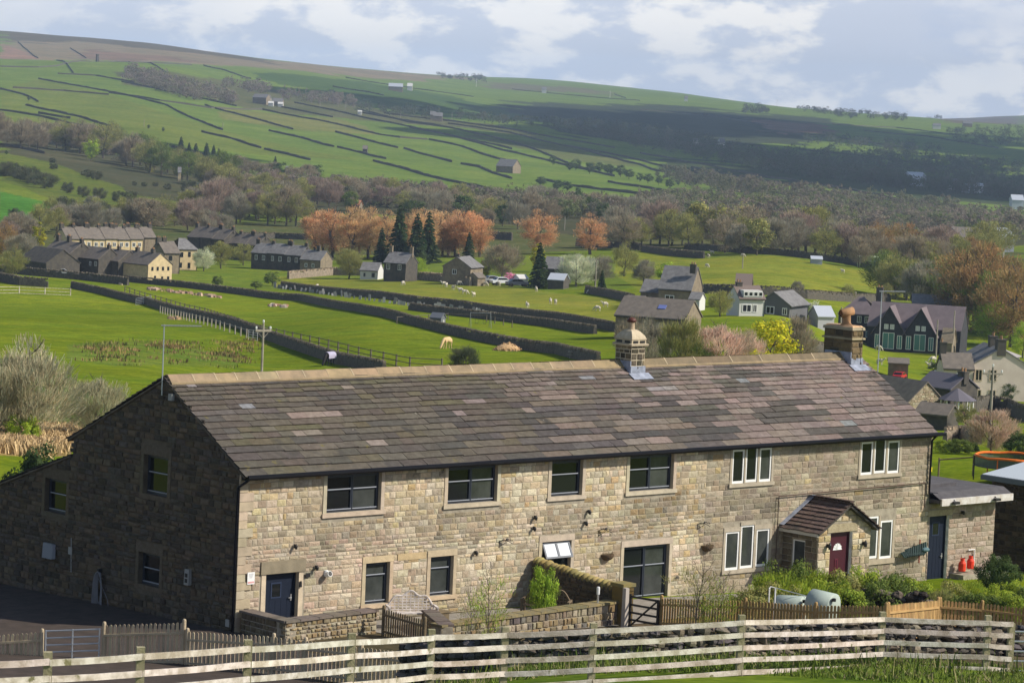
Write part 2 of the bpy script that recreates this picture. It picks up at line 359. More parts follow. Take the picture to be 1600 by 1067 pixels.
m_wood = mat('weathered brown timber', (.2, .15, .085), .85, col2=(.13, .1, .06), scale=3, bump=.4, bscale=30, attr=True)
m_newwood = mat('yellow brown fence timber', (.44, .28, .11), .8, col2=(.34, .22, .09), scale=3, bump=.4, bscale=30, attr=True)
m_rail = mat('flaking white rail paint', (.62, .56, .49), .8, col2=(.36, .31, .24), scale=2.6, lo=.4, hi=.6, bump=.5, bscale=25, attr=True, spots=[((.16, .15, .07), .63, 3.), ((.12, .1, .07), .68, 9.)])
m_galv = mat('galvanised steel', (.5, .53, .56), .4, metal=.6, spec=.5)
m_metal = mat('grey aluminium', (.55, .55, .55), .35, metal=.7)
m_dark = mat('black painted iron', (.015, .014, .014), .5, spec=.4)
m_terra = mat('terracotta', (.40, .22, .11), .85, col2=(.27, .16, .08), scale=4, attr=True)
PAL_FRONT = [(.62, .53, .39), (.58, .49, .35), (.66, .58, .45), (.54, .44, .30), (.60, .49, .33), (.48, .42, .32), (.64, .53, .36), (.42, .35, .25)]
PAL_PINK = [(.58, .45, .34), (.54, .42, .31), (.58, .48, .36), (.46, .38, .28), (.60, .51, .39)]
PAL_YEL = [(.58, .47, .28), (.5, .38, .21), (.58, .5, .36), (.42, .35, .25), (.62, .54, .40)]
PAL_GAB = [(.135, .11, .08), (.10, .083, .06), (.165, .13, .085), (.085, .072, .055), (.15, .115, .075), (.12, .105, .085)]  # blackened gable stone, darkened further so its shade sits in the colour

def stones(mb, u0, u1, z0, z1, holes, hc=(.15, .25), wl=(.2, .5), pal=None, prot=(.02, .05), gap=.014, rough=.012, top=None, keep=None):
    """lay courses of separate rough-faced blocks on the local plane y=0 (outside is -y), leaving the holes free"""
    z = z0
    while z < z1-.06:
        hh = min(random.uniform(*hc), z1-z)
        if z1-z-hh < .08: hh = z1-z
        cuts = sorted([(a, b) for a, b, c, d in holes if c < z+hh-.02 and d > z+.02]); segs = []; u = u0
        for a, b in cuts:
            if a > u+.03: segs.append((u, min(a, u1)))
            u = max(u, b)
        if u < u1-.03: segs.append((u, u1))
        for a, b in segs:
            u = a
            while u < b-.01:
                w = random.uniform(*wl)
                if b-u-w < wl[0]*.6: w = b-u
                w = min(w, b-u); v = u+w
                if top is None or z+hh*.5 < top((u+v)/2):
                    zt = z+hh
                    if top is not None: zt = min(zt, max(z+.05, top((u+v)/2)+.06))
                    c = jit(random.choice(pal((u+v)/2, z) if callable(pal) else pal), .12); p = random.uniform(*prot); g = gap; rr = lambda: random.uniform(-rough, rough)
                    i = .022
                    vs = [(u+g, 0, z+g), (v-g, 0, z+g), (v-g, 0, zt-g), (u+g, 0, zt-g),
                          (u+g+i+rr(), -p+rr(), z+g+i+rr()), (v-g-i+rr(), -p+rr(), z+g+i+rr()), (v-g-i+rr(), -p+rr(), zt-g-i+rr()), (u+g+i+rr(), -p+rr(), zt-g-i+rr()),
                          ((u+v)/2+rr()*3, -p-random.uniform(.002, .018), (z+zt)/2+rr()*2)]
                    mb.add(vs, [(0, 1, 5, 4), (1, 2, 6, 5), (2, 3, 7, 6), (3, 0, 4, 7), (4, 5, 8), (5, 6, 8), (6, 7, 8), (7, 4, 8)], c)
                u = v
        z += hh
def backing(mb, u0, u1, z0, z1, holes, depth=.2, dress=None):
    """the wall plane behind the blocks, with the holes' reveals"""
    us = sorted({u0, u1, *[v for h_ in holes for v in h_[:2]]}); zs = sorted({z0, z1, *[v for h_ in holes for v in h_[2:4]]})
    for a, b in zip(us, us[1:]):
        for c, d in zip(zs, zs[1:]):
            if not any(h_[0] <= (a+b)/2 <= h_[1] and h_[2] <= (c+d)/2 <= h_[3] for h_ in holes):
                mb.add([(a, 0, c), (b, 0, c), (b, 0, d), (a, 0, d)], [(0, 1, 2, 3)])
    mi = mb.mi; mb.mi = dress if dress is not None else mi
    for a, b, c, d in holes:
        y = depth
        mb.add([(a, 0, c), (b, 0, c), (b, 0, d), (a, 0, d), (a, y, c), (b, y, c), (b, y, d), (a, y, d)], [(0, 4, 5, 1), (1, 5, 6, 2), (2, 6, 7, 3), (3, 7, 4, 0)], (1, 1, 1))
    mb.mi = mi
def slates(mb, length, run, M, hb=.42, ht=.2, wl=(.35, .95), colf=None, ragged=.03, x0=0., base=True):
    """courses of separate slates on a slope: local x along the eaves, y up the slope, z off it"""
    mb.M = M; y = -.06; k = 0
    if base: mb.add([(x0, 0, -.02), (length, 0, -.02), (length, run, -.02), (x0, run, -.02), (x0, 0, -.1), (length, 0, -.1), (length, run, -.1), (x0, run, -.1)], [(0, 1, 2, 3), (7, 6, 5, 4), (0, 4, 5, 1), (1, 5, 6, 2), (2, 6, 7, 3), (3, 7, 4, 0)], (.08, .075, .07))
    while y < run-.02:
        f = y/run; hh = (hb*(1-f)+ht*f)*random.uniform(.93, 1.07); x = x0-.05-random.uniform(0, .05); t = .035
        while x < length:
            w = random.uniform(*wl)*(1.1-.45*f); x2 = min(x+w, length+random.uniform(.03, .08)); 
            if length-x2 < .25: x2 = length+random.uniform(.03, .08)
            r = lambda a=.008: random.uniform(-a, a); c = colf((x+x2)/2, f) if colf else (.2, .18, .16)
            ya = y+random.uniform(-ragged, ragged)*.6; z1 = .066+r(); z0 = .022
            sg = .05*float(vnoise(np.array(x), np.array(y*1.3), 2.7, 41)) if run > 3 else 0; z1 += sg; z0 += sg; ya += .05*float(vnoise(np.array(x), np.array(y*5), 3.3, 42)) if run > 3 else 0
            vs = [(x+.006, ya+r(), z1+r()), (x2-.006, ya+r(), z1+r()), (x2-.006, y+hh+.05, z0), (x+.006, y+hh+.05, z0), (x+.006, ya, z1-t-.012), (x2-.006, ya, z1-t-.012), (x2-.006, y+hh+.05, z0-t), (x+.006, y+hh+.05, z0-t)]
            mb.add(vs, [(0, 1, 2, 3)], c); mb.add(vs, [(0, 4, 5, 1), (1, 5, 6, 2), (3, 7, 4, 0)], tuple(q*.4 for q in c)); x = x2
        y += hh; k += 1
    mb.M = None

# ------------------------------------------------------------------ the long farmhouse row (origin: foot of its near corner)
LN, YR, YB, HE, HR = 35.0, 4.23, 9.45, 5.32, 7.92
house = thing('farmhouse', 'long two storey stone farmhouse row with stone slate roof behind the white rail fence', 'house')
def hole(n, a, b, c, d): HOLES[n] = (a, b, c, d)
HOLES = {}
for n, v in dict(W1=(3.66, 6.03, 3.7, 4.98), W2=(9.07, 11.38, 3.7, 4.98), W3=(14.0, 15.53, 3.7, 4.98), W4=(17.92, 20.2, 3.68, 4.98),
    A1=(23.37, 24.02, 3.7, 4.98), A2=(24.11, 24.75, 3.72, 5.16), A3=(24.87, 25.53, 3.7, 4.98), B1=(30.7, 31.4, 3.67, 4.96), B2=(31.5, 32.18, 3.7, 5.1), B3=(32.3, 33.0, 3.66, 4.94),
    door=(1.2, 2.58, -.1, 1.83), W5=(5.5, 6.56, .48, 1.9), W6=(8.42, 9.47, .55, 1.92), W7=(13.69, 15.12, .75, 2.1), W8=(17.82, 20.18, -.32, 1.65),
    C1=(23.2, 23.95, .42, 1.88), C2=(24.03, 24.75, .44, 2.08), C3=(24.9, 25.62, .45, 1.88), D1=(31.28, 31.95, .32, 1.98), D2=(32.1, 32.83, .27, 1.78)).items(): hole(n, *v)
def dressed(mb, u0, u1, z0, z1, p=.035, c=None):
    mb.box(u0, u1, -p, .05, z0, z1, c or jit((1, 1, 1), .12), .006)
# surrounds: their footprint is kept clear of rubble blocks too
SUR = []
DRS = []
def ndr(): DRS.append(MB()); return DRS[-1]
for n, (a, b, c, d) in HOLES.items():
    k = n[0]
    if k in 'ABCD' and n != 'door':
        continue
    dr = ndr(); j = .16; lt = .22; sl_ = .14
    if n == 'door':
        dressed(dr, a-.2, a-.003, -.1, d, .03, (1.15, 1.12, 1.1)); dressed(dr, b+.003, b+.2, -.1, d, .03, (1.15, 1.12, 1.1)); dr.box(.95, 2.85, -.06, .05, d+.003, d+.42, (.5, .5, .47), .01); SUR.append((.95, 2.85, -.1, d+.42)); continue
    cc = (1., .95, .85) if n in ('W5', 'W6') else (.98, .98, 1.)
    dressed(dr, a-j, a-.003, c, d, .03, jit(cc, .05)); dressed(dr, b+.003, b+j, c, d, .03, jit(cc, .05))
    dressed(dr, a-j, b+j, d+.003, min(d+lt, HE-.08), .034, jit(cc, .05)); dressed(dr, a-j-.04, b+j+.04, c-sl_, c-.003, .07, jit(cc, .05)); SUR.append((a-j, b+j, c-sl_, min(d+lt, HE)))
for tr in ('A', 'B', 'C'):
    hs = [HOLES[tr+i] for i in '123']; u0 = hs[0][0]-.13; u1 = hs[2][1]+.13; z0 = min(h_[2] for h_ in hs); z1 = max(h_[3] for h_ in hs)
    gcol = (.8, .82, .85); dr = ndr()
    dressed(dr, u0, hs[0][0]-.003, z0, hs[0][3], .03, gcol); dressed(dr, hs[2][1]+.003, u1, z0, hs[2][3], .03, gcol)
    for i in (0, 1): dressed(dr, hs[i][1]+.003, hs[i+1][0]-.003, z0, hs[i*1][3] if i == 0 else hs[2][3], .03, gcol)
    dressed(dr, u0, hs[1][0]-.003, hs[0][3]+.003, hs[0][3]+.17, .034, gcol); dressed(dr, hs[1][0]-.05, hs[1][1]+.05, hs[1][3]+.003, hs[1][3]+.13, .038, gcol); dressed(dr, hs[1][1]+.003, u1, hs[2][3]+.003, hs[2][3]+.17, .034, gcol)
    dressed(dr, u0-.04, u1+.04, z0-.14, z0-.003, .075, gcol); SUR.append((u0, u1, z0-.14, z1+.13))
dr = ndr(); a, b, c, d = HOLES['D2']; dressed(dr, 31.15, 33.0, c-.2, c-.003, .07, (.8, .8, .8)); dressed(dr, b+.003, b+.15, c, d, .03, (.8, .8, .8)); dressed(dr, 31.97, 32.08, c, 2., .03, (.8, .8, .8)); SUR.append((31.15, 33.0, c-.2, 2.1))
dr = ndr(); dr.box(6.9, 8.2, -.03, .05, 1.9, 2.12, (1., .9, .7)); SUR.append((6.9, 8.2, 1.9, 2.12))
def pal_front(u, z):
    p = pal_front0(u, z); k = .90+.5*float(vnoise(np.array(u*1.), np.array(z*1.), 1.6, 31)); 
    for a, b_, c, d in SUR:
        if a-.2 < u < b_+.3 and c-1.25-.3*math.sin(u*5) < z < c and c > 2: k *= random.uniform(.62, .8)
    if z < .25: k *= .85
    return [tuple(v*k for v in q) for q in p]
def pal_front0(u, z):
    if u < 7 and z < 2.9: return PAL_PINK if random.random() < .7 else PAL_FRONT
    if 15.7 < u < 22 and 1.5 < z < 4.2: return PAL_YEL if random.random() < .7 else PAL_FRONT
    if u > 22: return [(.44, .375, .275), (.41, .345, .25), (.46, .395, .30), (.43, .355, .255), (.38, .325, .25)] if random.random() < .93 else PAL_YEL
    if u < 1.2 or random.random() < .1: return PAL_YEL
    return PAL_FRONT
wf = MB(); wf.mi = 0; backing(wf, 0, LN, -1.6, HE-.03, list(HOLES.values()), .22, 2)
wf.mi = 1; SF = SUR+[h_ for n, h_ in HOLES.items() if n[0] in 'D']
stones(wf, 0, 22, -1.2, HE, SF, (.11, .25), (.14, .5), pal_front, prot=(.005, .015), gap=.008, rough=.007)
stones(wf, 22, LN, -1.5, HE, SF, (.17, .27), (.28, .62), pal_front, prot=(.006, .016), gap=.007)
o = wf.build('wall', [m_mortar, m_stone, m_dress], house); o['label'] = 'sunlit coursed stone front wall'
# weather stains below the sills: patches of darker lichen are in the block colours
for dr in DRS: dr.build('stone_surround', m_dress, house)
# gable end, and the lean-to end wall flush with it
GM = Matrix.Rotation(-PI/2, 4, 'Z')                          # local x -> -Y, local y (inward) -> +X
GH = {'G1': (-5.3, -3.93, 3.95, 5.28), 'G2': (-5.4, -4.2, .85, 1.95), 'G3': (-11.05, -9.75, 2.62, 3.8)}
wg = MB(); wg.M = GM
def gtop(u):
    y = -u
    if y > YB: return 4.72-(y-YB)*(4.72-3.2)/(13.88-YB)
    return HE+(HR-HE)*(y/YR if y < YR else 1-(y-YR)/(YB-YR)*.97)
GL = list(GH.values())
backing(wg, -YB, 0, -1.6, HE, GL[:2], .25, 0); 
wg.add([(-YB, 0, HE), (0, 0, HE), (0, 0, HE+.02), (-YR, 0, HR), (-YB, 0, HE+.07)], [(0, 1, 2, 3, 4)])
backing(wg, -17.5, -YB-.001, -1.6, 2.0, [], .25, 0)
a, b, c, d = GL[2]
for q in ((-17.5, a, 2., 0), (b, -YB-.001, 2., 0)): wg.add([(q[0], 0, 2.), (q[1], 0, 2.), (q[1], 0, gtop(q[1]-.002)), (q[0], 0, gtop(q[0]))], [(0, 1, 2, 3)])
wg.add([(a, 0, 2.), (b, 0, 2.), (b, 0, c), (a, 0, c)], [(0, 1, 2, 3)]); wg.add([(a, 0, d), (b, 0, d), (b, 0, gtop(b)), (a, 0, gtop(a))], [(0, 1, 2, 3)])
wg.add([(a, 0, c), (b, 0, c), (b, 0, d), (a, 0, d), (a, .25, c), (b, .25, c), (b, .25, d), (a, .25, d)], [(0, 4, 5, 1), (1, 5, 6, 2), (2, 6, 7, 3), (3, 7, 4, 0)])
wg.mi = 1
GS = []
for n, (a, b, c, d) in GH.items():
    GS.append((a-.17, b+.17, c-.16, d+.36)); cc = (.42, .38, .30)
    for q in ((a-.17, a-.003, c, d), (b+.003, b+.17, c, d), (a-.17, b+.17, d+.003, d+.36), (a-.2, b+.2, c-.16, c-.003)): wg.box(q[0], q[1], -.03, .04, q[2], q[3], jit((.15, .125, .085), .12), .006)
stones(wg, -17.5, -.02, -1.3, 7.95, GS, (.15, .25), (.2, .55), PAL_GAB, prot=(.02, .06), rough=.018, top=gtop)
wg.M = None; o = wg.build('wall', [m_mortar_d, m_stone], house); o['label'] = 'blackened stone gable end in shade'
# quoins at the near corner, right end and back walls
q = MB(); z = -1.
while z < HE-.2:
    k = int(z*10) % 2; hh = random.uniform(.26, .34); q.box(-.045, .3+.25*k, -.05, .02, z, min(z+hh-.015, HE), jit((.9, .88, .85), .15), .008); z += hh
q.build('quoin', m_dress, house)
wb = MB(); wb.box(LN-.25, LN-.004, .004, YB, -1.6, HE, (1, 1, 1)); wb.add([(LN-.01, 0, HE), (LN-.01, YB, HE), (LN-.01, YR, HR)], [(0, 1, 2)]); wb.box(.3, LN-.26, YB-.3, YB, -1.6, HE+.05)
wb.box(.3, 12., 17.2, 17.5, -1.6, 2.); wb.build('wall', m_mortar, house)['label'] = 'plain back wall'
# main roof
sf = math.hypot(YR+.3, HR-HE+.18); af = math.atan2(HR-HE+.18, YR+.3); sb = math.hypot(YB-YR+.3, HR-HE+.1); ab = math.atan2(HR-HE+.1, YB-YR+.3)
RS = [None]
def rcol(x, f):
    n = float(vnoise(np.array(x*1.), np.array(f*6.), 2.2, 21)); m = float(vnoise(np.array(x*1.), np.array(f*9.), 1.3, 22)); r = random.random()
    if RS[0] is not None and r < (.5 if RS[0][0] < .225 else .22): return jit(RS[0], .07)
    t = min(1, max(0, (x-12)/13+n*.9))
    a = random.choice([(.118, .102, .082), (.105, .09, .074), (.13, .113, .088), (.122, .108, .07), (.095, .085, .074)])
    b = random.choice([(.245, .19, .168), (.26, .205, .18), (.215, .172, .153), (.27, .215, .188), (.195, .158, .14)])
    if x > 19 and n+m*.7 > .16: b = random.choice([(.10, .09, .08), (.115, .105, .085), (.125, .11, .10)])
    if 9 < x < 24 and random.random() < .45 and f < .55: b = a = random.choice([(.09, .08, .075), (.11, .095, .09), (.082, .075, .07)])
    c = tuple(a[i]*(1-t)+b[i]*t for i in range(3)); q = random.random()
    if q > .972: c = random.choice([(.25, .235, .22), (.26, .21, .18), (.23, .235, .25)])
    elif 6 < x < 24 and f > .42 and q > .84 and m > -.05: c = (.24, .195, .175)
    elif q > .95: c = (.14, .125, .075)
    RS[0] = c; return jit(c, .08)
rm = MB(); slates(rm, LN, sf, Matrix.Translation((0, -.3, HE-.18)) @ Matrix.Rotation(af, 4, 'X'), .43, .2, (.5, 1.25), rcol)
slates(rm, LN, sb, Matrix.Translation((LN, YB+.3, HE)) @ Matrix.Rotation(PI, 4, 'Z') @ Matrix.Rotation(ab, 4, 'X'), .45, .25, (.5, 1.1), rcol)
roof = rm.build('roof', m_slate, house)
lr = MB(); llen = 9.; la = math.atan2(4.72-3.2, 13.88-YB)
slates(lr, 12., llen, Matrix.Translation((12., YB+llen*math.cos(la), 4.8-llen*math.sin(la))) @ Matrix.Rotation(PI, 4, 'Z') @ Matrix.Rotation(la, 4, 'X'), .4, .3, (.4, .8), lambda x, f: jit((.13, .12, .1), .2))
lr.build('roof', m_slate, house)['label'] = 'dark lean-to roof behind the gable'
# verge mortar, ridge stones
vg = MB(); vg.tube([(-.04, -.28, HE-.2), (-.04, YR, HR-.02)], .05, 5); vg.tube([(-.04, YR, HR-.02), (-.04, YB+.25, HE-.06)], .05, 5); vg.tube([(-.04, YB+.1, 4.7), (-.04, 18., 4.7-8.5*math.tan(la))], .05, 5)
vg.build('verge', m_mortar_d, house)
rg = MB(); x = 0.
while x < LN-.01:
    if 21.1 < x < 22: x = 22.2
    w = min(random.uniform(.85, 1.25) if x < 22 else random.uniform(1.4, 2.1), (LN if x > 22 else 21.45)-x)
    if w < .2: x += w+.001; continue
    dark = x > 22; c = jit((.62, .6, .58) if dark else (1., .95, .88), .1)
    y0 = YR; zt = HR+.16+random.uniform(-.01, .01); e = .28
    vs = []
    for xx in (x+.012, x+w-.012):
        vs += [(xx, y0-e, zt-.24), (xx, y0-.07, zt-.02), (xx, y0+.07, zt-.02), (xx, y0+e, zt-.24), (xx, y0+e, zt-.32), (xx, y0-e, zt-.32)]
    rg.add(vs, [(0, 6, 7, 1), (1, 7, 8, 2), (2, 8, 9, 3), (3, 9, 10, 4), (5, 11, 6, 0), (5, 4, 3, 2, 1, 0)[::-1], (6, 7, 8, 9, 10, 11)], c)
    # pale mortar joint
    xx = x+w-.012; j = .05
    rg.add([(xx, y0-e-.01, zt-.24), (xx+j, y0-e-.01, zt-.24), (xx+j, y0-.07, zt-.005), (xx, y0-.07, zt-.005), (xx+j, y0+.07, zt-.005), (xx, y0+.07, zt-.005)], [(0, 1, 2, 3), (3, 2, 4, 5)], (1.5, 1.5, 1.5))
    x += w
rg.tube([(0, YR-.3, HR-.13), (LN, YR-.3, HR-.13)], .05, 5, (1.15, 1.1, 1.))
rg.build('ridge', m_ridge, roof)
# gutter, pipes
gt = MB()
for i, (x0, x1) in enumerate(((0., 10), (10, 20.5), (20.5, 29), (29, 35.15))):
    gt.tube([(x0, -.36, HE-.2+.008*i), (x1, -.36, HE-.2+.008*i)], .085, 8)
gt.tube([(LN+.1, -.36, HE-.17), (LN+.35, -.36, HE-.2)], .06, 6); gt.build('gutter', m_black, house)
gb = MB(); gb.box(0, LN, -.26, -.06, HE-.3, HE-.12); gb.build('eaves_shadow_board', m_black, house)  # black board thickens the dark eaves band, standing in for shadow
def pipe(nm, pts, r=.04, m=None, lab=None):
    b = MB(); b.tube(pts, r, 7); o = b.build(nm, m or m_black, house)
    if lab: o['label'] = lab
pipe('drainpipe', [(.1, -.36, HE-.22), (.02, -.3, HE-.32), (-.1, -.02, HE-.55), (-.1, .02, 3), (-.1, .02, -.1)], .05)
pipe('drainpipe', [(34.85, -.36, HE-.2), (34.85, -.12, HE-.45), (34.85, -.1, 3.3), (34.85, -.1, 2.75), (35.3, -.15, 2.72)], .045)
pipe('waste_pipe', [(25.95, -.1, -.4), (25.95, -.1, 3.1), (34.6, -.1, 3.18), (34.6, -.1, 2.2)], .022, mat('rusty brown pipe', (.07, .04, .03), .8))
# windows of the row
def window(n, hl, M=None, lights=2, fm=None, transom=None, openr=None, blinds=(), fw_=.055, dep=.13, parent=None, cas=True, deep=.03):
    a, b, c, d = hl; fm = fm or m_navy; f = MB(); f.M = M; s = fw_
    f.box(a, b, dep, dep+.07, c, c+s+.02); f.box(a, b, dep, dep+.07, d-s, d); f.box(a, a+s, dep, dep+.07, c+s+.02, d-s); f.box(b-s, b, dep, dep+.07, c+s+.02, d-s)
    w = (b-a-2*s)/lights; pn = MB(); pn.M = M
    for i in range(lights):
        x0 = a+s+i*w; x1 = x0+w
        if i: f.box(x0-s/2, x0+s/2, dep-.004, dep+.074, c+s+.02, d-s)
        z0 = c+s+.02; z1 = d-s
        if cas:
            e = .045; y = dep-.02
            f.box(x0+.01, x1-.01, y, y+.06, z0+.004, z0+e+.004); f.box(x0+.01, x1-.01, y, y+.06, z1-e-.004, z1-.004); f.box(x0+.01, x0+.01+e, y, y+.06, z0+e+.005, z1-e-.005); f.box(x1-.01-e, x1-.01, y, y+.06, z0+e+.005, z1-e-.005)
            if transom: zt = z0+(z1-z0)*transom; f.box(x0+.055, x1-.055, y+.006, y+.05, zt-.025, zt+.02)
        pn.mi = 1 if i in blinds else 0
        pn.add([(x0, dep+.03, z0), (x1, dep+.03, z0), (x1, dep+.03, z1), (x0, dep+.03, z1)], [(0, 1, 2, 3)])
    o = f.build('window', fm, parent or house); p = pn.build('pane', [m_pane, m_pane2], o)
    if fm is m_navy:                                  # pale drip bars on the dark frames
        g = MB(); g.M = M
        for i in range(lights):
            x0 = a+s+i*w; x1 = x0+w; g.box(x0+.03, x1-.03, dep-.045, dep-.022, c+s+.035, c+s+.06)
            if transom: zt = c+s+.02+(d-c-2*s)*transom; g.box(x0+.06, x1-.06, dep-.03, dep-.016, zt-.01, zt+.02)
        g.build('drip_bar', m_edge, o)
    return o
window('W1', HOLES['W1'], lights=2, transom=.6, blinds=(1,)); window('W2', HOLES['W2'], lights=2, transom=.6, blinds=(1,)); window('W3', HOLES['W3'], lights=1, transom=.6)
window('W4', HOLES['W4'], lights=2, transom=.6, blinds=(1,)); window('W5', HOLES['W5'], lights=1, transom=.7, blinds=(0,)); window('W6', HOLES['W6'], lights=1, transom=.7, blinds=(0,))
window('W8', HOLES['W8'], lights=2, transom=.62, blinds=(1,), fw_=.06)
for n in ('A1', 'A2', 'A3', 'B1', 'B2', 'B3', 'C1', 'C2', 'C3', 'D1', 'D2'):
    window(n, HOLES[n], lights=1, fm=m_white, fw_=.07, dep=.0, cas=False, blinds=() if n[0] in 'AB' and n != 'A3' and n != 'B3' else (0,))
o7 = window('W7', HOLES['W7'], lights=2, transom=None, cas=False); o7['label'] = 'grey window with its top light pushed open'
a, b, c, d = HOLES['W7']; cs = MB(); cs.M = Matrix.Translation((0, .1, d-.04)) @ Matrix.Rotation(R(-26), 4, 'X')
for q in ((a+.05, b-.05, -.62, -.55), (a+.05, b-.05, -.07, 0), (a+.05, a+.12, -.55, -.07), (b-.12, b-.05, -.55, -.07), ((a+b)/2-.05, (a+b)/2+.05, -.55, -.07)): cs.box(q[0], q[1], -.05, 0, q[2], q[3])
cs.mi = 1
for q in ((a+.12, (a+b)/2-.05), ((a+b)/2+.05, b-.12)): cs.add([(q[0], -.03, -.55), (q[1], -.03, -.55), (q[1], -.03, -.07), (q[0], -.03, -.07)], [(0, 1, 2, 3)])
cs.build('casement', [mat('mid grey joinery', (.10, .11, .13), .4), mat('pane with painted sky light', (.62, .66, .7), .25)], o7)  # pale pane colour stands for sky reflected in the tilted glass
for n, L_ in (('G1', 2), ('G2', 1), ('G3', 2)):
    window(n, GH[n], M=GM, lights=1, transom=.55 if L_ == 2 else .5, dep=.17)
# front door
def door(hl, name, m, glass, parent, M=None, dep=.14, step=True, handle_m=None, lab=None):
    a, b, c, d = hl; f = MB(); f.M = M
    f.box(a, a+.07, dep, dep+.1, c, d); f.box(b-.07, b, dep, dep+.1, c, d); f.box(a+.07, b-.07, dep, dep+.1, d-.07, d); f.box(a+.075, b-.075, dep+.03, dep+.075, c+.03, d-.075)
    gx0, gx1, gz0, gz1 = glass
    for q in ((gx0-.05, gx1+.05, gz0-.05, gz0), (gx0-.05, gx1+.05, gz1, gz1+.05), (gx0-.05, gx0, gz0, gz1), (gx1, gx1+.05, gz0, gz1)): f.box(q[0], q[1], dep+.012, dep+.032, q[2], q[3], (2.2, 2.2, 2.2))
    for i in range(1, 5): x = a+.08+(b-a-.16)*i/5; f.box(x-.006, x+.006, dep+.024, dep+.032, c+.1, gz0-.1)
    o = f.build('door', m, parent)
    if lab: o['label'] = lab
    p = MB(); p.M = M; p.box(gx0, gx1, dep+.02, dep+.028, gz0, gz1); p.build('pane', m_pane, o)
    k = MB(); k.M = M; x = b-.17; k.box(x-.02, x+.02, dep-.0, dep+.028, c+.95, c+1.17); k.box(x-.12, x, dep-.04, dep-.0, c+1.04, c+1.07); k.build('handle', m_metal, o)
    return o
m_doorp = mat('dark blue door paint', (.011, .016, .03), .5, attr=True, spec=.15)
door(HOLES['door'], 'door', m_doorp, (1.6, 1.95, 1.02, 1.45), house, lab='dark blue front door with a small square window')
# chimneys
def chimney(x0, x1, y0, y1, zt, pal, mm, parent, hc=(.14, .26), wl=(.15, .4)):
    f = MB(); f.mi = 0; f.box(x0, x1, y0, y1, HR-1.3, zt); f.mi = 1
    for ang, w, ox, oy in ((0, x1-x0, x0, y0), (PI/2, y1-y0, x1, y0), (PI, x1-x0, x1, y1), (-PI/2, y1-y0, x0, y1)):
        f.M = Matrix.Translation((ox, oy, 0)) @ Matrix.Rotation(ang, 4, 'Z'); stones(f, 0, w, HR-.6, zt, [], hc, wl, pal, prot=(.015, .04), gap=.02)
    f.M = None; return f.build('chimney', [mm, m_stone], parent)
c1 = chimney(21.35, 22.07, 3.6, 4.46, 8.62, [(.13, .11, .08), (.08, .07, .05), (.3, .24, .15), (.2, .16, .1)], mat('pale chimney mortar', (.42, .36, .26), .9), roof); c1['label'] = 'square rubble chimney with a domed cap'
CX, CY = 21.71, 4.03; zz = lambda z: 8.62+(z-8.95)*.82
def sq(hw, hd, z): return [(CX-hw*.9, CY-hd*.86, zz(z)), (CX+hw*.9, CY-hd*.86, zz(z)), (CX+hw*.9, CY+hd*.86, zz(z)), (CX-hw*.9, CY+hd*.86, zz(z))]
cp = MB(); rings = [sq(.5, .6, 8.95), sq(.52, .62, 9.04), sq(.42, .52, 9.07), sq(.42, .52, 9.2), sq(.44, .54, 9.26), sq(.38, .47, 9.42), sq(.25, .3, 9.6), sq(.16, .17, 9.68)]
vs = [v for r_ in rings for v in r_]; cp.add(vs, [(i*4+k, i*4+(k+1) % 4, i*4+4+(k+1) % 4, i*4+4+k) for i in range(7) for k in range(4)]+[(28, 29, 30, 31), (3, 2, 1, 0)])
cp.build('chimney_cap', mat('cream cement cap', (.52, .44, .31), .9, col2=(.4, .33, .23), scale=5), c1)
for k in range(4):
    for q in (-1, 1):
        sl2 = MB()
        if k < 2: x_ = CX+q*.18; sl2.box(x_-.12, x_+.12, CY+(-.475 if k else .44), CY+(-.44 if k else .475), zz(9.08), zz(9.19))
        else: y_ = CY+q*.22; sl2.box(CX+(-.405 if k == 2 else .375), CX+(-.375 if k == 2 else .405), y_-.14, y_+.14, zz(9.08), zz(9.19))
        sl2.build('vent_slot', m_dark, c1)
pt = MB(); pt.lathe([(.15, 9.2), (.13, 9.26), (.12, 9.47), (.13, 9.5), (0, 9.5)], 14, (CX, CY, 0), (1.1, 1.5, 2.)); pt.build('chimney_pot', m_terra, c1, True)
ck = MB(); ck.lathe([(0, 9.68), (.1, 9.66), (.18, 9.59), (.19, 9.53), (.14, 9.49), (0, 9.49)], 14, (CX, CY, 0)); ck.build('cowl', mat('brown metal cowl', (.09, .03, .02), .5), c1, True)
fl = MB(); fl.box(21.32, 22.1, 3.56, 3.595, 7.3, 7.85); fl.box(21.3, 21.345, 3.58, 4.4, 7.5, 8.05); fl.M = Matrix.Translation((21.2, 3.28, HE-.18+3.58*math.tan(af))) @ Matrix.Rotation(af, 4, 'X'); fl.box(0, 1.05, -.02, .36, .07, .085); fl.build('flashing', m_lead, c1)
c2 = chimney(33.96, 34.63, 3.6, 5.1, 8.98, [(.17, .13, .07), (.12, .095, .06), (.22, .17, .09), (.10, .085, .06), (.2, .15, .08)], mat('brown chimney mortar', (.14, .11, .07), .9), roof, (.18, .28), (.3, .6)); c2['label'] = 'wide brown stone chimney with a single pot'
b = MB(); b.box(33.9, 34.69, 3.54, 5.16, 8.98, 9.1, (.75, .75, .7), .02); b.box(33.88, 34.71, 3.52, 5.18, 8.6, 8.67, (.7, .7, .6), .01); b.box(33.96, 34.63, 3.6, 5.1, 9.1, 9.16, (1.2, .9, .7), .06); b.build('chimney_cap', m_dress, c2)
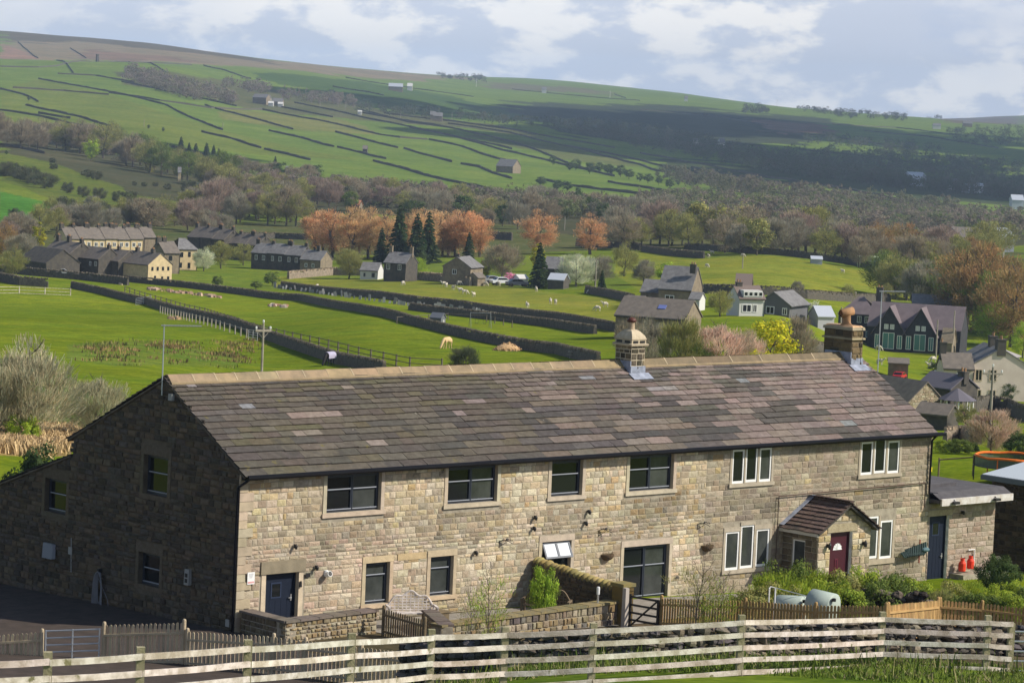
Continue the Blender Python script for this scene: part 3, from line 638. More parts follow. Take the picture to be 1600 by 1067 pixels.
b = MB(); b.lathe([(.26, 9.15), (.17, 9.26), (.16, 9.55), (.18, 9.58)], 14, (34.25, 4.2, 0)); b.M = Matrix.Translation((34.25, 4.2, 9.68)) @ Matrix.Rotation(R(78), 4, 'Y') @ Matrix.Rotation(.3, 4, 'X')
b.lathe([(.14, -.3), (.17, -.28), (.17, .28), (.145, .28), (.145, -.25)], 14); b.M = None; b.build('chimney_pot', m_terra, c2, True)
fl = MB(); fl.box(33.93, 34.66, 3.56, 3.595, 7.3, 7.85); fl.box(33.91, 33.955, 3.58, 5.0, 7.5, 8.1); fl.M = Matrix.Translation((33.8, 3.26, HE-.18+3.56*math.tan(af))) @ Matrix.Rotation(af, 4, 'X'); fl.box(0, 1.0, -.02, .38, .07, .085); fl.build('flashing', m_lead, c2)
# porch
pf = MB(); pm = Matrix.Translation((0, -1.8, 0)); pf.M = pm; PX0, PX1, PE, PA = 26.4, 29.4, 1.98, 2.9
pd = (27.1, 28.35, -.9, 1.85)
pf.mi = 0; backing(pf, PX0, PX1, -1.7, PE, [pd], .2, 1); pf.add([(PX0, 0, PE), (PX1, 0, PE), ((PX0+PX1)/2, 0, PA)], [(0, 1, 2)])
pf.mi = 1; ptop = lambda u: PE+(PA-PE)*(1-abs(u-(PX0+PX1)/2)/((PX1-PX0)/2))
pf.box(pd[0]-.2, pd[1]+.25, -.035, .03, pd[3]+.003, pd[3]+.32, (.42, .36, .24), .006)
stones(pf, PX0, PX1, -1.5, 3., [pd, (pd[0]-.2, pd[1]+.25, pd[3], pd[3]+.32)], (.2, .3), (.25, .5), PAL_YEL+PAL_FRONT, prot=(.015, .03), gap=.01, top=ptop)
pf.M = Matrix.Translation((PX0, 0, 0)) @ Matrix.Rotation(-PI/2, 4, 'Z'); ph = (.5, 1.15, .35, 1.5); pf.mi = 0; backing(pf, 0, 1.8, -1.7, PE, [ph], .2, 0); pf.mi = 1; stones(pf, 0, 1.8, -1.5, PE, [ph], (.2, .3), (.25, .5), [(.2, .17, .12), (.16, .13, .09)])  # left side stones darker than the rest: shade put into the palette
pf.M = Matrix.Translation((PX1, -1.8, 0)) @ Matrix.Rotation(PI/2, 4, 'Z'); backing(pf, 0, 1.8, -1.7, PE, []); stones(pf, 0, 1.8, -1.5, PE, [], (.2, .3), (.25, .5), PAL_FRONT); pf.M = None
porch = pf.build('porch', [m_mortar, m_stone], house)
window('P', ph, M=Matrix.Translation((PX0, 0, 0)) @ Matrix.Rotation(-PI/2, 4, 'Z'), lights=1, fm=m_white, dep=.05, cas=False, blinds=(0,), parent=porch)
pr = MB(); sl_ = math.hypot((PX1-PX0)/2+.25, PA-PE+.12); pa = math.atan2(PA-PE+.12, (PX1-PX0)/2+.25); pc = lambda x, f: jit((.17, .12, .1), .12)
slates(pr, 2.05, sl_, Matrix.Translation((PX0-.25, .0, PE-.08)) @ Matrix.Rotation(-PI/2, 4, 'Z') @ Matrix.Rotation(pa, 4, 'X'), .26, .24, (.3, .34), pc)
slates(pr, 2.05, sl_, Matrix.Translation((PX1+.25, -2.05, PE-.08)) @ Matrix.Rotation(PI/2, 4, 'Z') @ Matrix.Rotation(pa, 4, 'X'), .26, .24, (.3, .34), pc)
pr.tube([((PX0+PX1)/2, -2.08, PA+.06), ((PX0+PX1)/2, 0, PA+.06)], .09, 6, (.15, .11, .09)); pr.build('porch_roof', m_slate, porch)
b = MB(); b.M = Matrix.Translation((PX0-.2, 0, PE-.03)) @ Matrix.Rotation(-PI/2, 4, 'Z') @ Matrix.Rotation(pa, 4, 'X'); b.box(-.01, .22, 0, sl_, .07, .085); b.build('flashing', m_lead, porch)
b = MB(); b.box(PX0-.27, PX0-.2, -2.0, -.0, PE-.22, PE-.05); b.build('fascia', mat('weathered white board', (.5, .48, .42), .8), porch)
m_maroon = mat('maroon door paint', (.05, .004, .012), .45, attr=True, spec=.5)
dd = door((27.1, 28.35, -.9, 1.83), 'door', m_maroon, (27.65, 27.7, .2, .75), porch, M=Matrix.Translation((0, -1.8, 0)), lab='maroon porch door with a fan light')
b = MB(); b.M = Matrix.Translation((27.7, -1.64, 1.15)); b.add([(0, -.005, 0)]+[(.24*math.cos(PI*i/10), -.005, .24*math.sin(PI*i/10)) for i in range(11)], [(0, i+1, i+2) for i in range(10)], (.5, .5, .5))
for i in range(7): b.tube([(0, -.01, 0), (.26*math.cos(PI*i/6), -.01, .26*math.sin(PI*i/6))], .012, 4)
b.build('fan_light', m_white, dd)
# annex with flat roof
ax = thing('annex', 'flat roofed stone annex with a dark blue door at the farmhouse right end', 'annex', (LN, 0, 0))
AD = (.1, 1.32, -.95, 1.78); b = MB(); backing(b, .02, 4.25, -1.8, 2.3, [AD], .2, 1); b.mi = 1
b.box(-.05, AD[1]+.18, -.035, .03, AD[3]+.003, AD[3]+.24, (.45, .38, .25), .006)
stones(b, .02, 4.25, -1.6, 2.3, [AD, (-.05, AD[1]+.18, AD[3], AD[3]+.24)], (.18, .26), (.3, .55), [(.42, .34, .27), (.45, .37, .30), (.38, .30, .23), (.40, .34, .26)], prot=(.01, .02), gap=.008)
b.mi = 0; b.box(4.02, 4.25, .004, 5.5, -1.8, 2.3); b.box(.02, 4.25, 5.3, 5.5, -1.8, 2.3); b.build('wall', [m_mortar, m_stone], ax)
door(AD, 'door', m_doorp, (.5, .86, 1.0, 1.45), ax)
b = MB(); b.box(-.0, 4.6, -.55, 5.7, 2.36, 2.5); b.add([(-.0, -.62, 2.5), (4.6, -.62, 2.5), (4.6, -.1, 2.78), (-.0, -.1, 2.78), (4.6, 5.7, 2.78), (-.0, 5.7, 2.78)], [(0, 1, 2, 3), (3, 2, 4, 5)]); b.box(.6, 2.9, 1., 2.2, 2.78, 2.9)
b.build('roof', mat('grey roofing felt', (.10, .095, .10), .95, col2=(.07, .065, .07), bump=.5), ax)
b = MB(); b.box(.02, 4.55, -.66, -.58, 2.28, 2.56); b.build('fascia', mat('peeling white fascia', (.62, .6, .58), .7, col2=(.45, .4, .34), scale=3), ax)
for u in (.75, 3.35):
    b = MB(); b.box(u-.16, u+.16, -.86, -.7, 2.34, 2.44); b.tube([(u, -.78, 2.4), (u, -.66, 2.5)], .02); b.build('flood_lamp', m_dark, ax)

# ------------------------------------------------------------------ vegetation prototypes (unit height, foot at the origin)
def rvec(n, r): v = r.normal(size=(n, 3)); return v/np.linalg.norm(v, axis=1, keepdims=True)
def quads(c, u, w, colr):
    V = np.stack([c-u-w, c+u-w, c+u+w, c-u+w], 1).reshape(-1, 3); F = np.arange(len(c)*4).reshape(-1, 4); return V, F, colr
def limbs(seed, h=.9, n=9, lean=.55, start=.22, r0=.022, spread=.3, sub=3):
    """a tapered trunk with limbs and side branches; returns the mesh and branch tips"""
    r = random.Random(seed); b = MB(); tips = []
    tr = [Vector((r.uniform(-.012, .012)*i, r.uniform(-.012, .012)*i, h*i/6)) for i in range(7)]
    b.tube(tr, [r0*(1-.14*i) for i in range(7)], 6)
    for k in range(n):
        f = start+(1-start)*k/n; i = min(int(f*6), 5); p = tr[i].lerp(tr[i+1], f*6-i); a = k*2.4+r.uniform(-.5, .5); L_ = spread*(1.15-.6*f)*r.uniform(.8, 1.2)
        d = Vector((math.cos(a)*lean*1.3, math.sin(a)*lean*1.3, 1-lean*.5)).normalized(); q = p+d*L_*.5; e = q+(d+Vector((0, 0, .5))).normalized()*L_*.55
        b.tube([p, q, e], [r0*.45*(1.1-f*.5), r0*.3*(1.1-f*.5), r0*.08], 4); tips += [q, e]
        for s in range(sub):
            t = r.uniform(.25, .9); m_ = p.lerp(q, t*2) if t < .5 else q.lerp(e, t*2-1)
            g = m_+Vector((r.uniform(-1, 1), r.uniform(-1, 1), r.uniform(.1, 1))).normalized()*L_*.42; b.tube([m_, g], [r0*.14, r0*.04], 3, cap=False); tips.append(g)
    return b, tips
def crown(seed, kind, n, shape=(.34, .34, .4), cz=.6, size=.02, clumps=46, flat=1.):
    r = np.random.default_rng(seed); d = rvec(clumps, r); rad = r.uniform(.45, 1., clumps)**.6
    lob = 1+.22*np.sin(d[:, 0]*5+seed)*np.cos(d[:, 1]*4+seed*2)
    cc = d*(rad*lob)[:, None]*np.array(shape)*.82; cc[:, 2] += cz; cr = r.uniform(.06, .13, clumps)*(shape[0]/.34)**.5
    k = r.integers(0, clumps, n); o = rvec(n, r)*(r.random(n)**.45)[:, None]; c = cc[k]+o*cr[k][:, None]*np.array([1.15, 1.15, .85])*flat
    c[:, 2] = np.maximum(c[:, 2], .03); tone = (.75+.5*r.random(clumps))[k]*(r.uniform(.8, 1.2, n)); colr = np.stack([tone]*3, 1)*(1+.12*r.normal(size=(n, 1))*np.array([[1, .3, .2]]))
    if kind == 'leaf':
        out = o+(c-np.array([0, 0, cz]))*1.2; out /= np.maximum(np.linalg.norm(out, axis=1, keepdims=True), 1e-5); out += rvec(n, r)*.5
        u = np.cross(out, rvec(n, r)); u = u/np.maximum(np.linalg.norm(u, axis=1, keepdims=True), 1e-5)*size*r.uniform(.5, 1.1, (n, 1)); w = np.cross(u, out); w = w/np.maximum(np.linalg.norm(w, axis=1, keepdims=True), 1e-5)*size*.7
    elif kind == 'mix':
        tw = r.random(n) < .6; base = np.array([0, 0, cz-shape[2]*.5]); dr = c-base; dr /= np.linalg.norm(dr, axis=1, keepdims=True); dr += rvec(n, r)*.55; dr[:, 2] += .35; dr /= np.linalg.norm(dr, axis=1, keepdims=True)
        u = dr*np.where(tw, size*2.2, size*.5)[:, None]; w = np.cross(u, rvec(n, r)); w = w/np.maximum(np.linalg.norm(w, axis=1, keepdims=True), 1e-5)*np.where(tw, size*.13, size*.45)[:, None]
    else:
        base = np.array([0, 0, cz-shape[2]*.8]); dr = c-base; dr /= np.linalg.norm(dr, axis=1, keepdims=True); dr += rvec(n, r)*.4; dr[:, 2] += .45; dr /= np.linalg.norm(dr, axis=1, keepdims=True)
        u = dr*size*r.uniform(1.5, 3, (n, 1)); w = np.cross(u, rvec(n, r)); w = w/np.maximum(np.linalg.norm(w, axis=1, keepdims=True), 1e-5)*size*.13
    return quads(c, u, w, np.clip(colr, .3, 1.8))
def conif(seed, n=2600, rad=.2, size=.022):
    r = np.random.default_rng(seed); z = 1-r.random(n)**.62*.96; lay = np.round(z*13+.3*np.sin(z*40))/13; a = r.integers(0, 11, n)*2*PI/11+lay*40+r.normal(size=n)*.22
    q = r.random(n)**.5; wob = 1+.25*np.sin(a*3+seed+z*9); R_ = (1-z)**.85*rad*wob+.008; x = np.cos(a)*q*R_; y = np.sin(a)*q*R_; zz = z*.6+lay*.4-q*R_*.45
    c = np.stack([x, y, np.clip(zz, .03, 1)], 1); u = np.stack([np.cos(a), np.sin(a), -.5+r.normal(size=n)*.3], 1)*size; w = np.cross(u, rvec(n, r)); w = w/np.linalg.norm(w, axis=1, keepdims=True)*size*.5
    t_ = r.uniform(.6, 1.35, n); return quads(c, u, w, np.stack([t_]*3, 1))
m_bark = mat('grey brown bark', (.12, .10, .08), .95, col2=(.07, .06, .045), scale=3); m_bark2 = mat('pale twig bark', (.24, .20, .145), .9, col2=(.15, .125, .09), scale=3)
def fol(nm, c, c2=None):
    k = lambda q: tuple(min(.85, v*1.2) for v in q)
    m = mat(nm, k(c), .85, col2=k(c2 or c), scale=.25, attr=True, spec=.05, detail=3); t = m.node_tree; b = t.nodes['Principled BSDF']; src = b.inputs['Base Color'].links[0].from_socket
    tl = t.nodes.new('ShaderNodeBsdfTranslucent'); t.links.new(src, tl.inputs[0]); mx = t.nodes.new('ShaderNodeMixShader'); mx.inputs[0].default_value = .4
    t.links.new(b.outputs[0], mx.inputs[1]); t.links.new(tl.outputs[0], mx.inputs[2]); t.links.new(mx.outputs[0], t.nodes['Material Output'].inputs[0]); return m
FM = dict(brown=fol('bare brown twigs', (.31, .26, .175), (.25, .21, .14)), thorn=fol('pale thorn twigs', (.42, .38, .25), (.34, .32, .2)), pinkb=fol('pinkish bare twigs', (.32, .235, .19), (.26, .21, .16)), grey=fol('grey bare twigs', (.30, .27, .2), (.24, .225, .155)),
    olive=fol('olive budding leaves', (.29, .28, .09), (.22, .22, .08)), green=fol('fresh green leaves', (.15, .20, .045), (.12, .155, .04)), lime=fol('lime spring leaves', (0.348, 0.435, 0.0435), (0.246, 0.348, 0.0435)),
    yellow=fol('yellow green catkins', (0.58, 0.522, 0.029), (0.406, 0.406, 0.029)), orange=fol('orange poplar buds', (.60, .38, .19), (.48, .34, .17)), rust=fol('rusty poplar buds', (.58, .33, .17), (.48, .30, .16)),
    dark=fol('dark conifer needles', (0.0406, 0.0725, 0.029), (0.0653, 0.087, 0.0319)), gold=fol('golden conifer', (0.435, 0.377, 0.0217), (0.232, 0.246, 0.0217)), deep=fol('dark evergreen leaves', (0.058, 0.0943, 0.029), (0.087, 0.116, 0.0435)),
    hedge=fol('dull hedge twigs', (0.123, 0.123, 0.0653), (0.087, 0.102, 0.0508)), white=fol('pale blossom', (.62, .62, .48), (.34, .38, .2)), pink=fol('pink blossom', (0.85, 0.319, 0.478), (0.85, 0.29, 0.435)), copper=fol('copper leaves', (0.319, 0.189, 0.087), (0.246, 0.189, 0.0725)),
    blush=fol('pale pink blossom', (0.667, 0.478, 0.392), (0.377, 0.29, 0.189)), rush=fol('brown rushes', (0.406, 0.261, 0.116), (0.246, 0.174, 0.0725)), reed=fol('straw reeds', (0.725, 0.493, 0.232), (0.522, 0.348, 0.145)), broom=fol('green broom shoots', (.30, .36, .04), (.20, .26, .04)))
PRO = {}
def proto(k):
    if k in PRO: return PRO[k]
    s = sum(map(ord, k))
    def me(V, F, c): return npmesh(None, V, F, FM['green'], c)
    def tr(**q): b, _ = limbs(s, **q); o = b.build('trunk', m_bark); mm_ = o.data; bpy.data.objects.remove(o); return mm_
    t = k[:-1]
    if t == 'leafy': v = (tr(h=.8), me(*crown(s, 'leaf', 2600, (.38, .38, .44), .54, .018)))
    elif t == 'bud': v = (tr(h=.88, n=11), me(*crown(s, 'mix', 5200, (.40, .40, .46), .53, .017, 60)))
    elif t == 'bare': v = (tr(h=.9, n=13, sub=5), me(*crown(s, 'twig', 6500, (.41, .41, .46), .53, .017, 70)))
    elif t == 'poplar': v = (tr(h=.95, n=14, lean=.3, spread=.22), me(*crown(s, 'mix', 4600, (.25, .25, .46), .54, .015, 70)))
    elif t == 'conifer': v = (tr(h=.96, n=3, r0=.015, spread=.05), me(*conif(s)))
    elif t == 'cypress': v = (tr(h=.7, n=2, r0=.015, spread=.05), me(*crown(s, 'leaf', 2400, (.2, .2, .47), .5, .016, 50)))
    elif t == 'bush': v = (tr(h=.5, n=9, r0=.014, spread=.35, start=.05), me(*crown(s, 'leaf', 6500, (.6, .6, .46), .46, .017, 60)))
    elif t == 'scrub': v = (tr(h=.6, n=11, r0=.012, spread=.45, start=.05, sub=5), me(*crown(s, 'mix', 3600, (.62, .62, .46), .46, .03, 46)))
    elif t == 'sap': v = (tr(h=.92, n=17, sub=9, r0=.011, start=.08, spread=.34, lean=.5), me(*crown(s, 'mix', 900, (.36, .36, .44), .55, .013, 50)))
    PRO[k] = v; return v
def plant(name, label, cat, loc, hgt, kind, colr, group=None, wide=1., rot=None):
    tk, cr = proto(kind); o = thing(name, label, cat, loc, random.uniform(0, 6.3) if rot is None else rot, group); o.scale = (hgt*wide, hgt*wide*random.uniform(.92, 1.08), hgt)
    a = bpy.data.objects.new('trunk', tk); C.objects.link(a); a.parent = o
    c = bpy.data.objects.new('crown', cr); C.objects.link(c); c.parent = o
    c.material_slots[0].link = 'OBJECT'; c.material_slots[0].material = FM[colr]; return o
KV = {'leafy': 4, 'bud': 4, 'bare': 4, 'poplar': 3, 'conifer': 2, 'cypress': 2, 'bush': 3, 'scrub': 3, 'sap': 2}
def kv(k): return k+str(random.randrange(KV[k]))
def tree(px, py, hp, kind, colr, label, group=None, name='tree', cat='tree', wide=1., dmin=130):
    g, d = G(px, py, dmin); return plant(name, label, cat, g-Vector((0, 0, .15)), hp*d/FPX, kv(kind), colr, group, wide)
def belt(line, n, hp, mixk, label, group, jy=5, name='tree', dmin=130, wide=(1.05, 1.5)):
    """single trees along a picture line laid on the ground; jy spreads them in depth"""
    seg = [math.hypot(b[0]-a[0], b[1]-a[1]) for a, b in zip(line, line[1:])]; T = sum(seg)
    for i in range(n):
        t = (i+random.random())/n*T; k = 0
        while k < len(seg)-1 and t > seg[k]: t -= seg[k]; k += 1
        a, b = line[k], line[k+1]; f = min(t/seg[k], 1); px = a[0]+(b[0]-a[0])*f; py = a[1]+(b[1]-a[1])*f+random.uniform(-jy, jy)
        kk, cc = random.choice(mixk); tree(px, py, random.uniform(*hp)*1.22, kk, cc, label, group, name, 'tree' if name == 'tree' else name, random.uniform(*wide), dmin)
def woods(name, polys, n, hm, cols, mt, dmin=600, leaf=70, wide=.5):
    """a far wood nobody could count: one mesh of many crowns"""
    Vs = []; Fs = []; Cs = []; off = 0
    bs_ = [crown(50+i, 'leaf', int(leaf*6.5), (wide, wide, .46), .5, .027, 22) for i in range(5)]
    for poly, k in polys:
        xs = [p[0] for p in poly]; ys = [p[1] for p in poly]; c = 0; tries = 0
        while c < k and tries < k*30:
            tries += 1; px = random.uniform(min(xs), max(xs)); py = random.uniform(min(ys), max(ys))
            if not inside(poly, np.array([px]), np.array([py]))[0]: continue
            g, d = G(px, py, dmin); hgt = random.uniform(*hm); V, F, cc = random.choice(bs_); a = random.uniform(0, 6.3); V2 = V.copy()
            V2[:, 0] = V[:, 0]*math.cos(a)-V[:, 1]*math.sin(a); V2[:, 1] = V[:, 0]*math.sin(a)+V[:, 1]*math.cos(a)
            Vs.append(V2*hgt+np.array(g)-np.array([0, 0, .1*hgt])); Fs.append(F+off); off += len(V); Cs.append((1+(cc-1)*.2)*np.array(random.choice(cols))*random.uniform(.92, 1.08)); c += 1
    return tag(npmesh(name, np.vstack(Vs), np.vstack(Fs), mt, np.vstack(Cs)), kind='stuff')

# ------------------------------------------------------------------ dry stone walls
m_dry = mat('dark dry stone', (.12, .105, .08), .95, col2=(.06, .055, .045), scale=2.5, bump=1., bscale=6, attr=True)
m_dryl = mat('sunlit pale dry stone', (.30, .24, .18), .95, col2=(.17, .14, .10), scale=2, bump=1., bscale=6, attr=True)  # paler copy of the dry stone, sunlight put into its colour
def wallrun(pts3, hgt, thick=.6, m=None, name='field_wall', label=None, group=None, step=None, coping=True, cat='dry stone wall'):
    """a dry stone wall following the ground, with upright coping stones"""
    P_ = []; 
    for a, b in zip(pts3, pts3[1:]):
        L_ = (b-a).length; st = step or max(.45, L_/400); n = max(1, int(L_/st)); P_ += [a.lerp(b, i/n) for i in range(n)]
    P_.append(pts3[-1]); b = MB(); n = len(P_); row = []
    for i, p in enumerate(P_):
        d = (P_[min(i+1, n-1)]-P_[max(i-1, 0)]); d.z = 0; d.normalize(); s = Vector((-d.y, d.x, 0)); z = h(p.x, p.y); hh = hgt*random.uniform(.74, 1.1)
        row.append([(p.x+s.x*k, p.y+s.y*k, z+q) for k, q in ((-thick*.6, -.6), (-thick*.42, hh*.8), (-thick*.3, hh), (thick*.3, hh), (thick*.42, hh*.8), (thick*.6, -.6))])
    b.add([v for r_ in row for v in r_], [(i*6+k, i*6+k+1, i*6+k+7, i*6+k+6) for i in range(n-1) for k in range(5)]+[(0, 1, 2, 3, 4, 5), tuple(n*6-1-k for k in range(6))], (1, 1, 1))
    if coping:
        for i in range(n-1):
            for q in range(2):
                p = P_[i].lerp(P_[i+1], (q+.5)/2+random.uniform(-.1, .1)); d = (P_[i+1]-P_[i]); L_ = d.length/2; d.z = 0; d.normalize(); z = h(p.x, p.y)+hgt*.93; k = random.uniform(.7, 1.3)
                b.M = Matrix.Translation((p.x, p.y, z)) @ Matrix.Rotation(math.atan2(d.y, d.x)+random.uniform(-.2, .2), 4, 'Z') @ Matrix.Rotation(random.uniform(-.25, .25), 4, 'Y')
                b.box(-L_*.36, L_*.36, -thick*.36, thick*.36, 0, .28*k*hgt/1.3+.03, jit((1.3, 1.25, 1.15), .6), .03)
        b.M = None
    return tag(b.build(name, m or m_dry), label, cat, group, 'thing')
def gl(pts, dmin=130): return [G(x, y, dmin)[0] for x, y in pts]
NW = [
 ([(112, 450), (160, 460), (232, 477), (330, 502), (400, 524), (470, 549), (530, 569), (600, 583)], 1.1, 'dark stone wall crossing the near field behind the post and rail fence', 'n'),
 ([(195, 440), (300, 451), (380, 461), (470, 470), (560, 487), (640, 507), (700, 522), (800, 543), (870, 553), (935, 569)], 1.1, 'long dark stone wall running past the little shed and straw heap', 'n'),
 ([(440, 449), (560, 463), (650, 474), (720, 481), (790, 492), (870, 501), (965, 519)], 1.1, 'dark stone wall along the lower edge of the sheep field', 'n'),
 ([(640, 484), (760, 499), (860, 511), (930, 522)], 1., 'low stone wall running just below the sheep field wall', 'n'),
 ([(-40, 424), (50, 431), (130, 438), (200, 446)], 1.4, 'dark stone wall below the terrace at the far left', 'n'),
 ([(-40, 438), (0, 440), (30, 446)], 1.5, 'short stub of dark wall left of the white rails', 'n'),
 ([(30, 446), (75, 449)], 1.5, 'short dark bank of wall above the white rails', 'n'),
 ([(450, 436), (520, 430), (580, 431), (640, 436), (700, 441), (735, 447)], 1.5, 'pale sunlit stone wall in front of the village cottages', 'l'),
 ([(915, 458), (950, 464), (990, 473)], 1.3, 'stone wall beside the blossoming bushes by the barn', 'n'),
 ([(1003, 393), (1050, 400), (1100, 404)], 1.5, 'stone wall at the top left of the upper sheep pasture', 'n'),
 ([(1070, 390), (1180, 397), (1260, 404), (1320, 412), (1440, 434)], 1.5, 'stone wall along the top of the upper sheep pasture', 'n'),
 ([(1080, 458), (1190, 461), (1260, 467), (1330, 472), (1390, 473)], 1.5, 'stone wall behind the white dormer house', 'n'),
 ([(1362, 530), (1410, 537), (1450, 545), (1490, 556)], 1.4, 'stone wall below the gabled school windows', 'n'),
 ([(1215, 542), (1260, 549), (1300, 556)], 1.3, 'stone wall left of the brown chimney', 'n'),
 ([(380, 373), (430, 373), (480, 375)], 1.5, 'dark wall edging the green strip above the cottages', 'n'),
 ([(765, 374), (800, 376)], 2., 'short dark wall between the orange poplars', 'n'),
 ([(900, 385), (960, 388), (1000, 392)], 1.8, 'dark wall right of the orange poplars', 'n'),
]
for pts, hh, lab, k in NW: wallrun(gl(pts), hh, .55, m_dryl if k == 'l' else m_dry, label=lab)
HW = [[(0, 105), (60, 106), (90, 104), (180, 97), (300, 102)], [(170, 146), (250, 158), (330, 170), (410, 172)], [(592, 211), (625, 216), (668, 219)], [(230, 222), (300, 238), (380, 262), (440, 276), (520, 290)], [(640, 200), (700, 212), (760, 228), (850, 250), (960, 276)], [(800, 140), (900, 150), (1000, 158)], [(1000, 172), (1100, 180), (1200, 196)], [(1350, 205), (1450, 214), (1560, 232)], [(850, 282), (930, 296), (1000, 304)],
 [(60, 124), (175, 145), (260, 165), (348, 204)], [(0, 140), (35, 148), (60, 160)], [(20, 138), (100, 143), (170, 149)], [(40, 165), (100, 178), (178, 200)], [(0, 173), (60, 182), (140, 200), (240, 223)], [(88, 95), (105, 101), (115, 115)],
 [(90, 116), (150, 119), (210, 130)], [(190, 129), (260, 143), (370, 167)], [(200, 97), (240, 102), (262, 117)], [(318, 103), (360, 114), (392, 124)], [(320, 165), (400, 187), (458, 203)], [(410, 172), (500, 189), (592, 211)], [(440, 168), (480, 176), (520, 184)],
 [(460, 161), (550, 180), (650, 201), (720, 216), (800, 234)], [(315, 207), (360, 217), (408, 232)], [(413, 234), (450, 242), (485, 251)], [(420, 205), (470, 216), (522, 230)], [(527, 231), (570, 241), (603, 249)], [(524, 207), (570, 219), (622, 232)],
 [(631, 233), (670, 244), (706, 254)], [(583, 252), (630, 264), (690, 281), (775, 299)], [(670, 219), (720, 229), (775, 248), (810, 256)], [(720, 257), (750, 262), (772, 272), (800, 280)], [(780, 300), (805, 305), (832, 311)],
 [(560, 176), (680, 196), (770, 215), (850, 240), (920, 266)], [(700, 194), (800, 209), (900, 232), (1000, 258), (1040, 270)], [(880, 228), (980, 247), (1090, 272), (1200, 300), (1300, 318)], [(600, 178), (720, 192), (850, 213), (960, 232)],
 [(820, 312), (900, 325)], [(950, 285), (1020, 296), (1090, 310)], [(1000, 240), (1120, 262), (1250, 285), (1400, 312)], [(1080, 262), (1200, 284), (1350, 312), (1480, 330)], [(1240, 300), (1360, 322), (1480, 338)],
 [(0, 228), (30, 232), (70, 241)], [(75, 210), (130, 215), (160, 222)], [(60, 178), (110, 186)], [(110, 76), (135, 92)], [(28, 66), (60, 92)], [(540, 122), (640, 138), (740, 152)], [(620, 100), (700, 118)], [(520, 136), (600, 150)],
 [(1180, 205), (1300, 214), (1420, 232)], [(1250, 235), (1350, 245), (1480, 262)], [(1300, 195), (1400, 200), (1500, 212)], [(960, 148), (978, 154)], [(700, 200), (640, 192), (560, 172)]]
for pts in HW: wallrun(gl(pts, 650), 1.45, .5, label='dark dry stone wall dividing the far hillside pastures', group='walls dividing the far hillside', step=9, coping=False)

# ------------------------------------------------------------------ trees
bare = [('bare', 'grey'), ('bare', 'brown'), ('bud', 'brown'), ('bud', 'olive'), ('bare', 'pinkb')]
belt([(-20, 226), (60, 232), (120, 238), (185, 248)], 14, (32, 46), [('bud', 'brown'), ('bare', 'brown'), ('bud', 'olive')], 'brown budding tree in the wood at the far left above the green slope', 'trees of the left hillside wood', 4)
belt([(190, 252), (240, 268), (310, 284), (360, 300)], 17, (34, 52), [('bud', 'olive'), ('bud', 'olive'), ('bare', 'brown'), ('bud', 'green')], 'olive budding tree in the belt above the left pasture', 'trees of the olive belt', 5)
tree(142, 252, 38, 'leafy', 'lime', 'single bright lime tree in the left hillside belt')
tree(178, 240, 52, 'bud', 'olive', 'tallest olive yellow tree rising over the left belt')
belt([(0, 272), (40, 280), (70, 297)], 7, (16, 25), [('scrub', 'hedge')], 'dark scrub bush on the upper line of the left pasture', 'dark scrub bushes on the left pasture', 3, 'bush')
for x, y, hp in ((105, 302, 16), (130, 308, 20), (155, 312, 22), (185, 316, 20), (205, 318, 22), (84, 265, 12), (82, 255, 10), (105, 298, 16), (210, 290, 8), (225, 292, 9), (243, 292, 9), (262, 297, 12), (295, 303, 24), (315, 308, 14), (22, 345, 22), (150, 282, 18), (136, 278, 16)):
    tree(x, y, hp, 'scrub', 'hedge', 'dark scrub bush standing on the left pasture', 'dark scrub bushes on the left pasture', 'bush', 'bush', 1.1)
belt([(60, 350), (110, 340), (170, 345)], 9, (22, 34), [('bare', 'grey'), ('scrub', 'hedge'), ('bud', 'olive')], 'grey bare tree on the slope above the left terrace', 'trees on the slope above the terraces', 8)
belt([(0, 375), (80, 368), (160, 360), (230, 356), (300, 360), (360, 362)], 24, (26, 46), bare, 'bare or budding tree in the belt right behind the terrace roofs', 'trees behind the terrace roofs', 7)
belt([(280, 345), (330, 345), (390, 345), (470, 350)], 22, (32, 58), bare, 'bare grey tree in the wood left of the orange poplars', 'trees left of the orange poplars', 9)
belt([(330, 300), (400, 310), (480, 318), (560, 322), (650, 330), (760, 335)], 34, (26, 40), [('bud', 'brown'), ('bud', 'olive'), ('bare', 'pinkb'), ('bare', 'brown')], 'brown budding tree in the valley wood behind the orange poplars', 'trees of the valley wood', 8)
belt([(270, 250), (300, 255), (345, 262)], 7, (22, 30), [('conifer', 'dark')], 'dark conifer in the group above the olive belt', 'conifers above the olive belt', 3, 'conifer')
tree(323, 262, 30, 'conifer', 'dark', 'pointed dark conifer on the edge of the hillside farm lane', name='conifer'); tree(429, 278, 34, 'conifer', 'dark', 'tall pointed dark conifer above the valley wood', name='conifer')
belt([(345, 275), (420, 283), (500, 288)], 10, (22, 30), [('leafy', 'deep'), ('bare', 'brown')], 'dark rounded tree along the foot of the far pastures', 'dark trees at the foot of the far pastures', 4)
tree(546, 330, 36, 'leafy', 'green', 'fresh green round tree behind the orange poplars', wide=1.2)
belt([(640, 345), (760, 352), (860, 350)], 16, (28, 44), [('bud', 'olive'), ('bare', 'grey'), ('leafy', 'deep'), ('bare', 'brown')], 'tree in the wood between and behind the orange poplars', 'trees behind the right poplars', 8)
belt([(820, 330), (900, 335), (960, 345), (1060, 350)], 16, (24, 38), [('leafy', 'deep'), ('bare', 'brown'), ('bare', 'grey')], 'dark tree in the valley beyond the two single orange poplars', 'dark valley trees', 6)
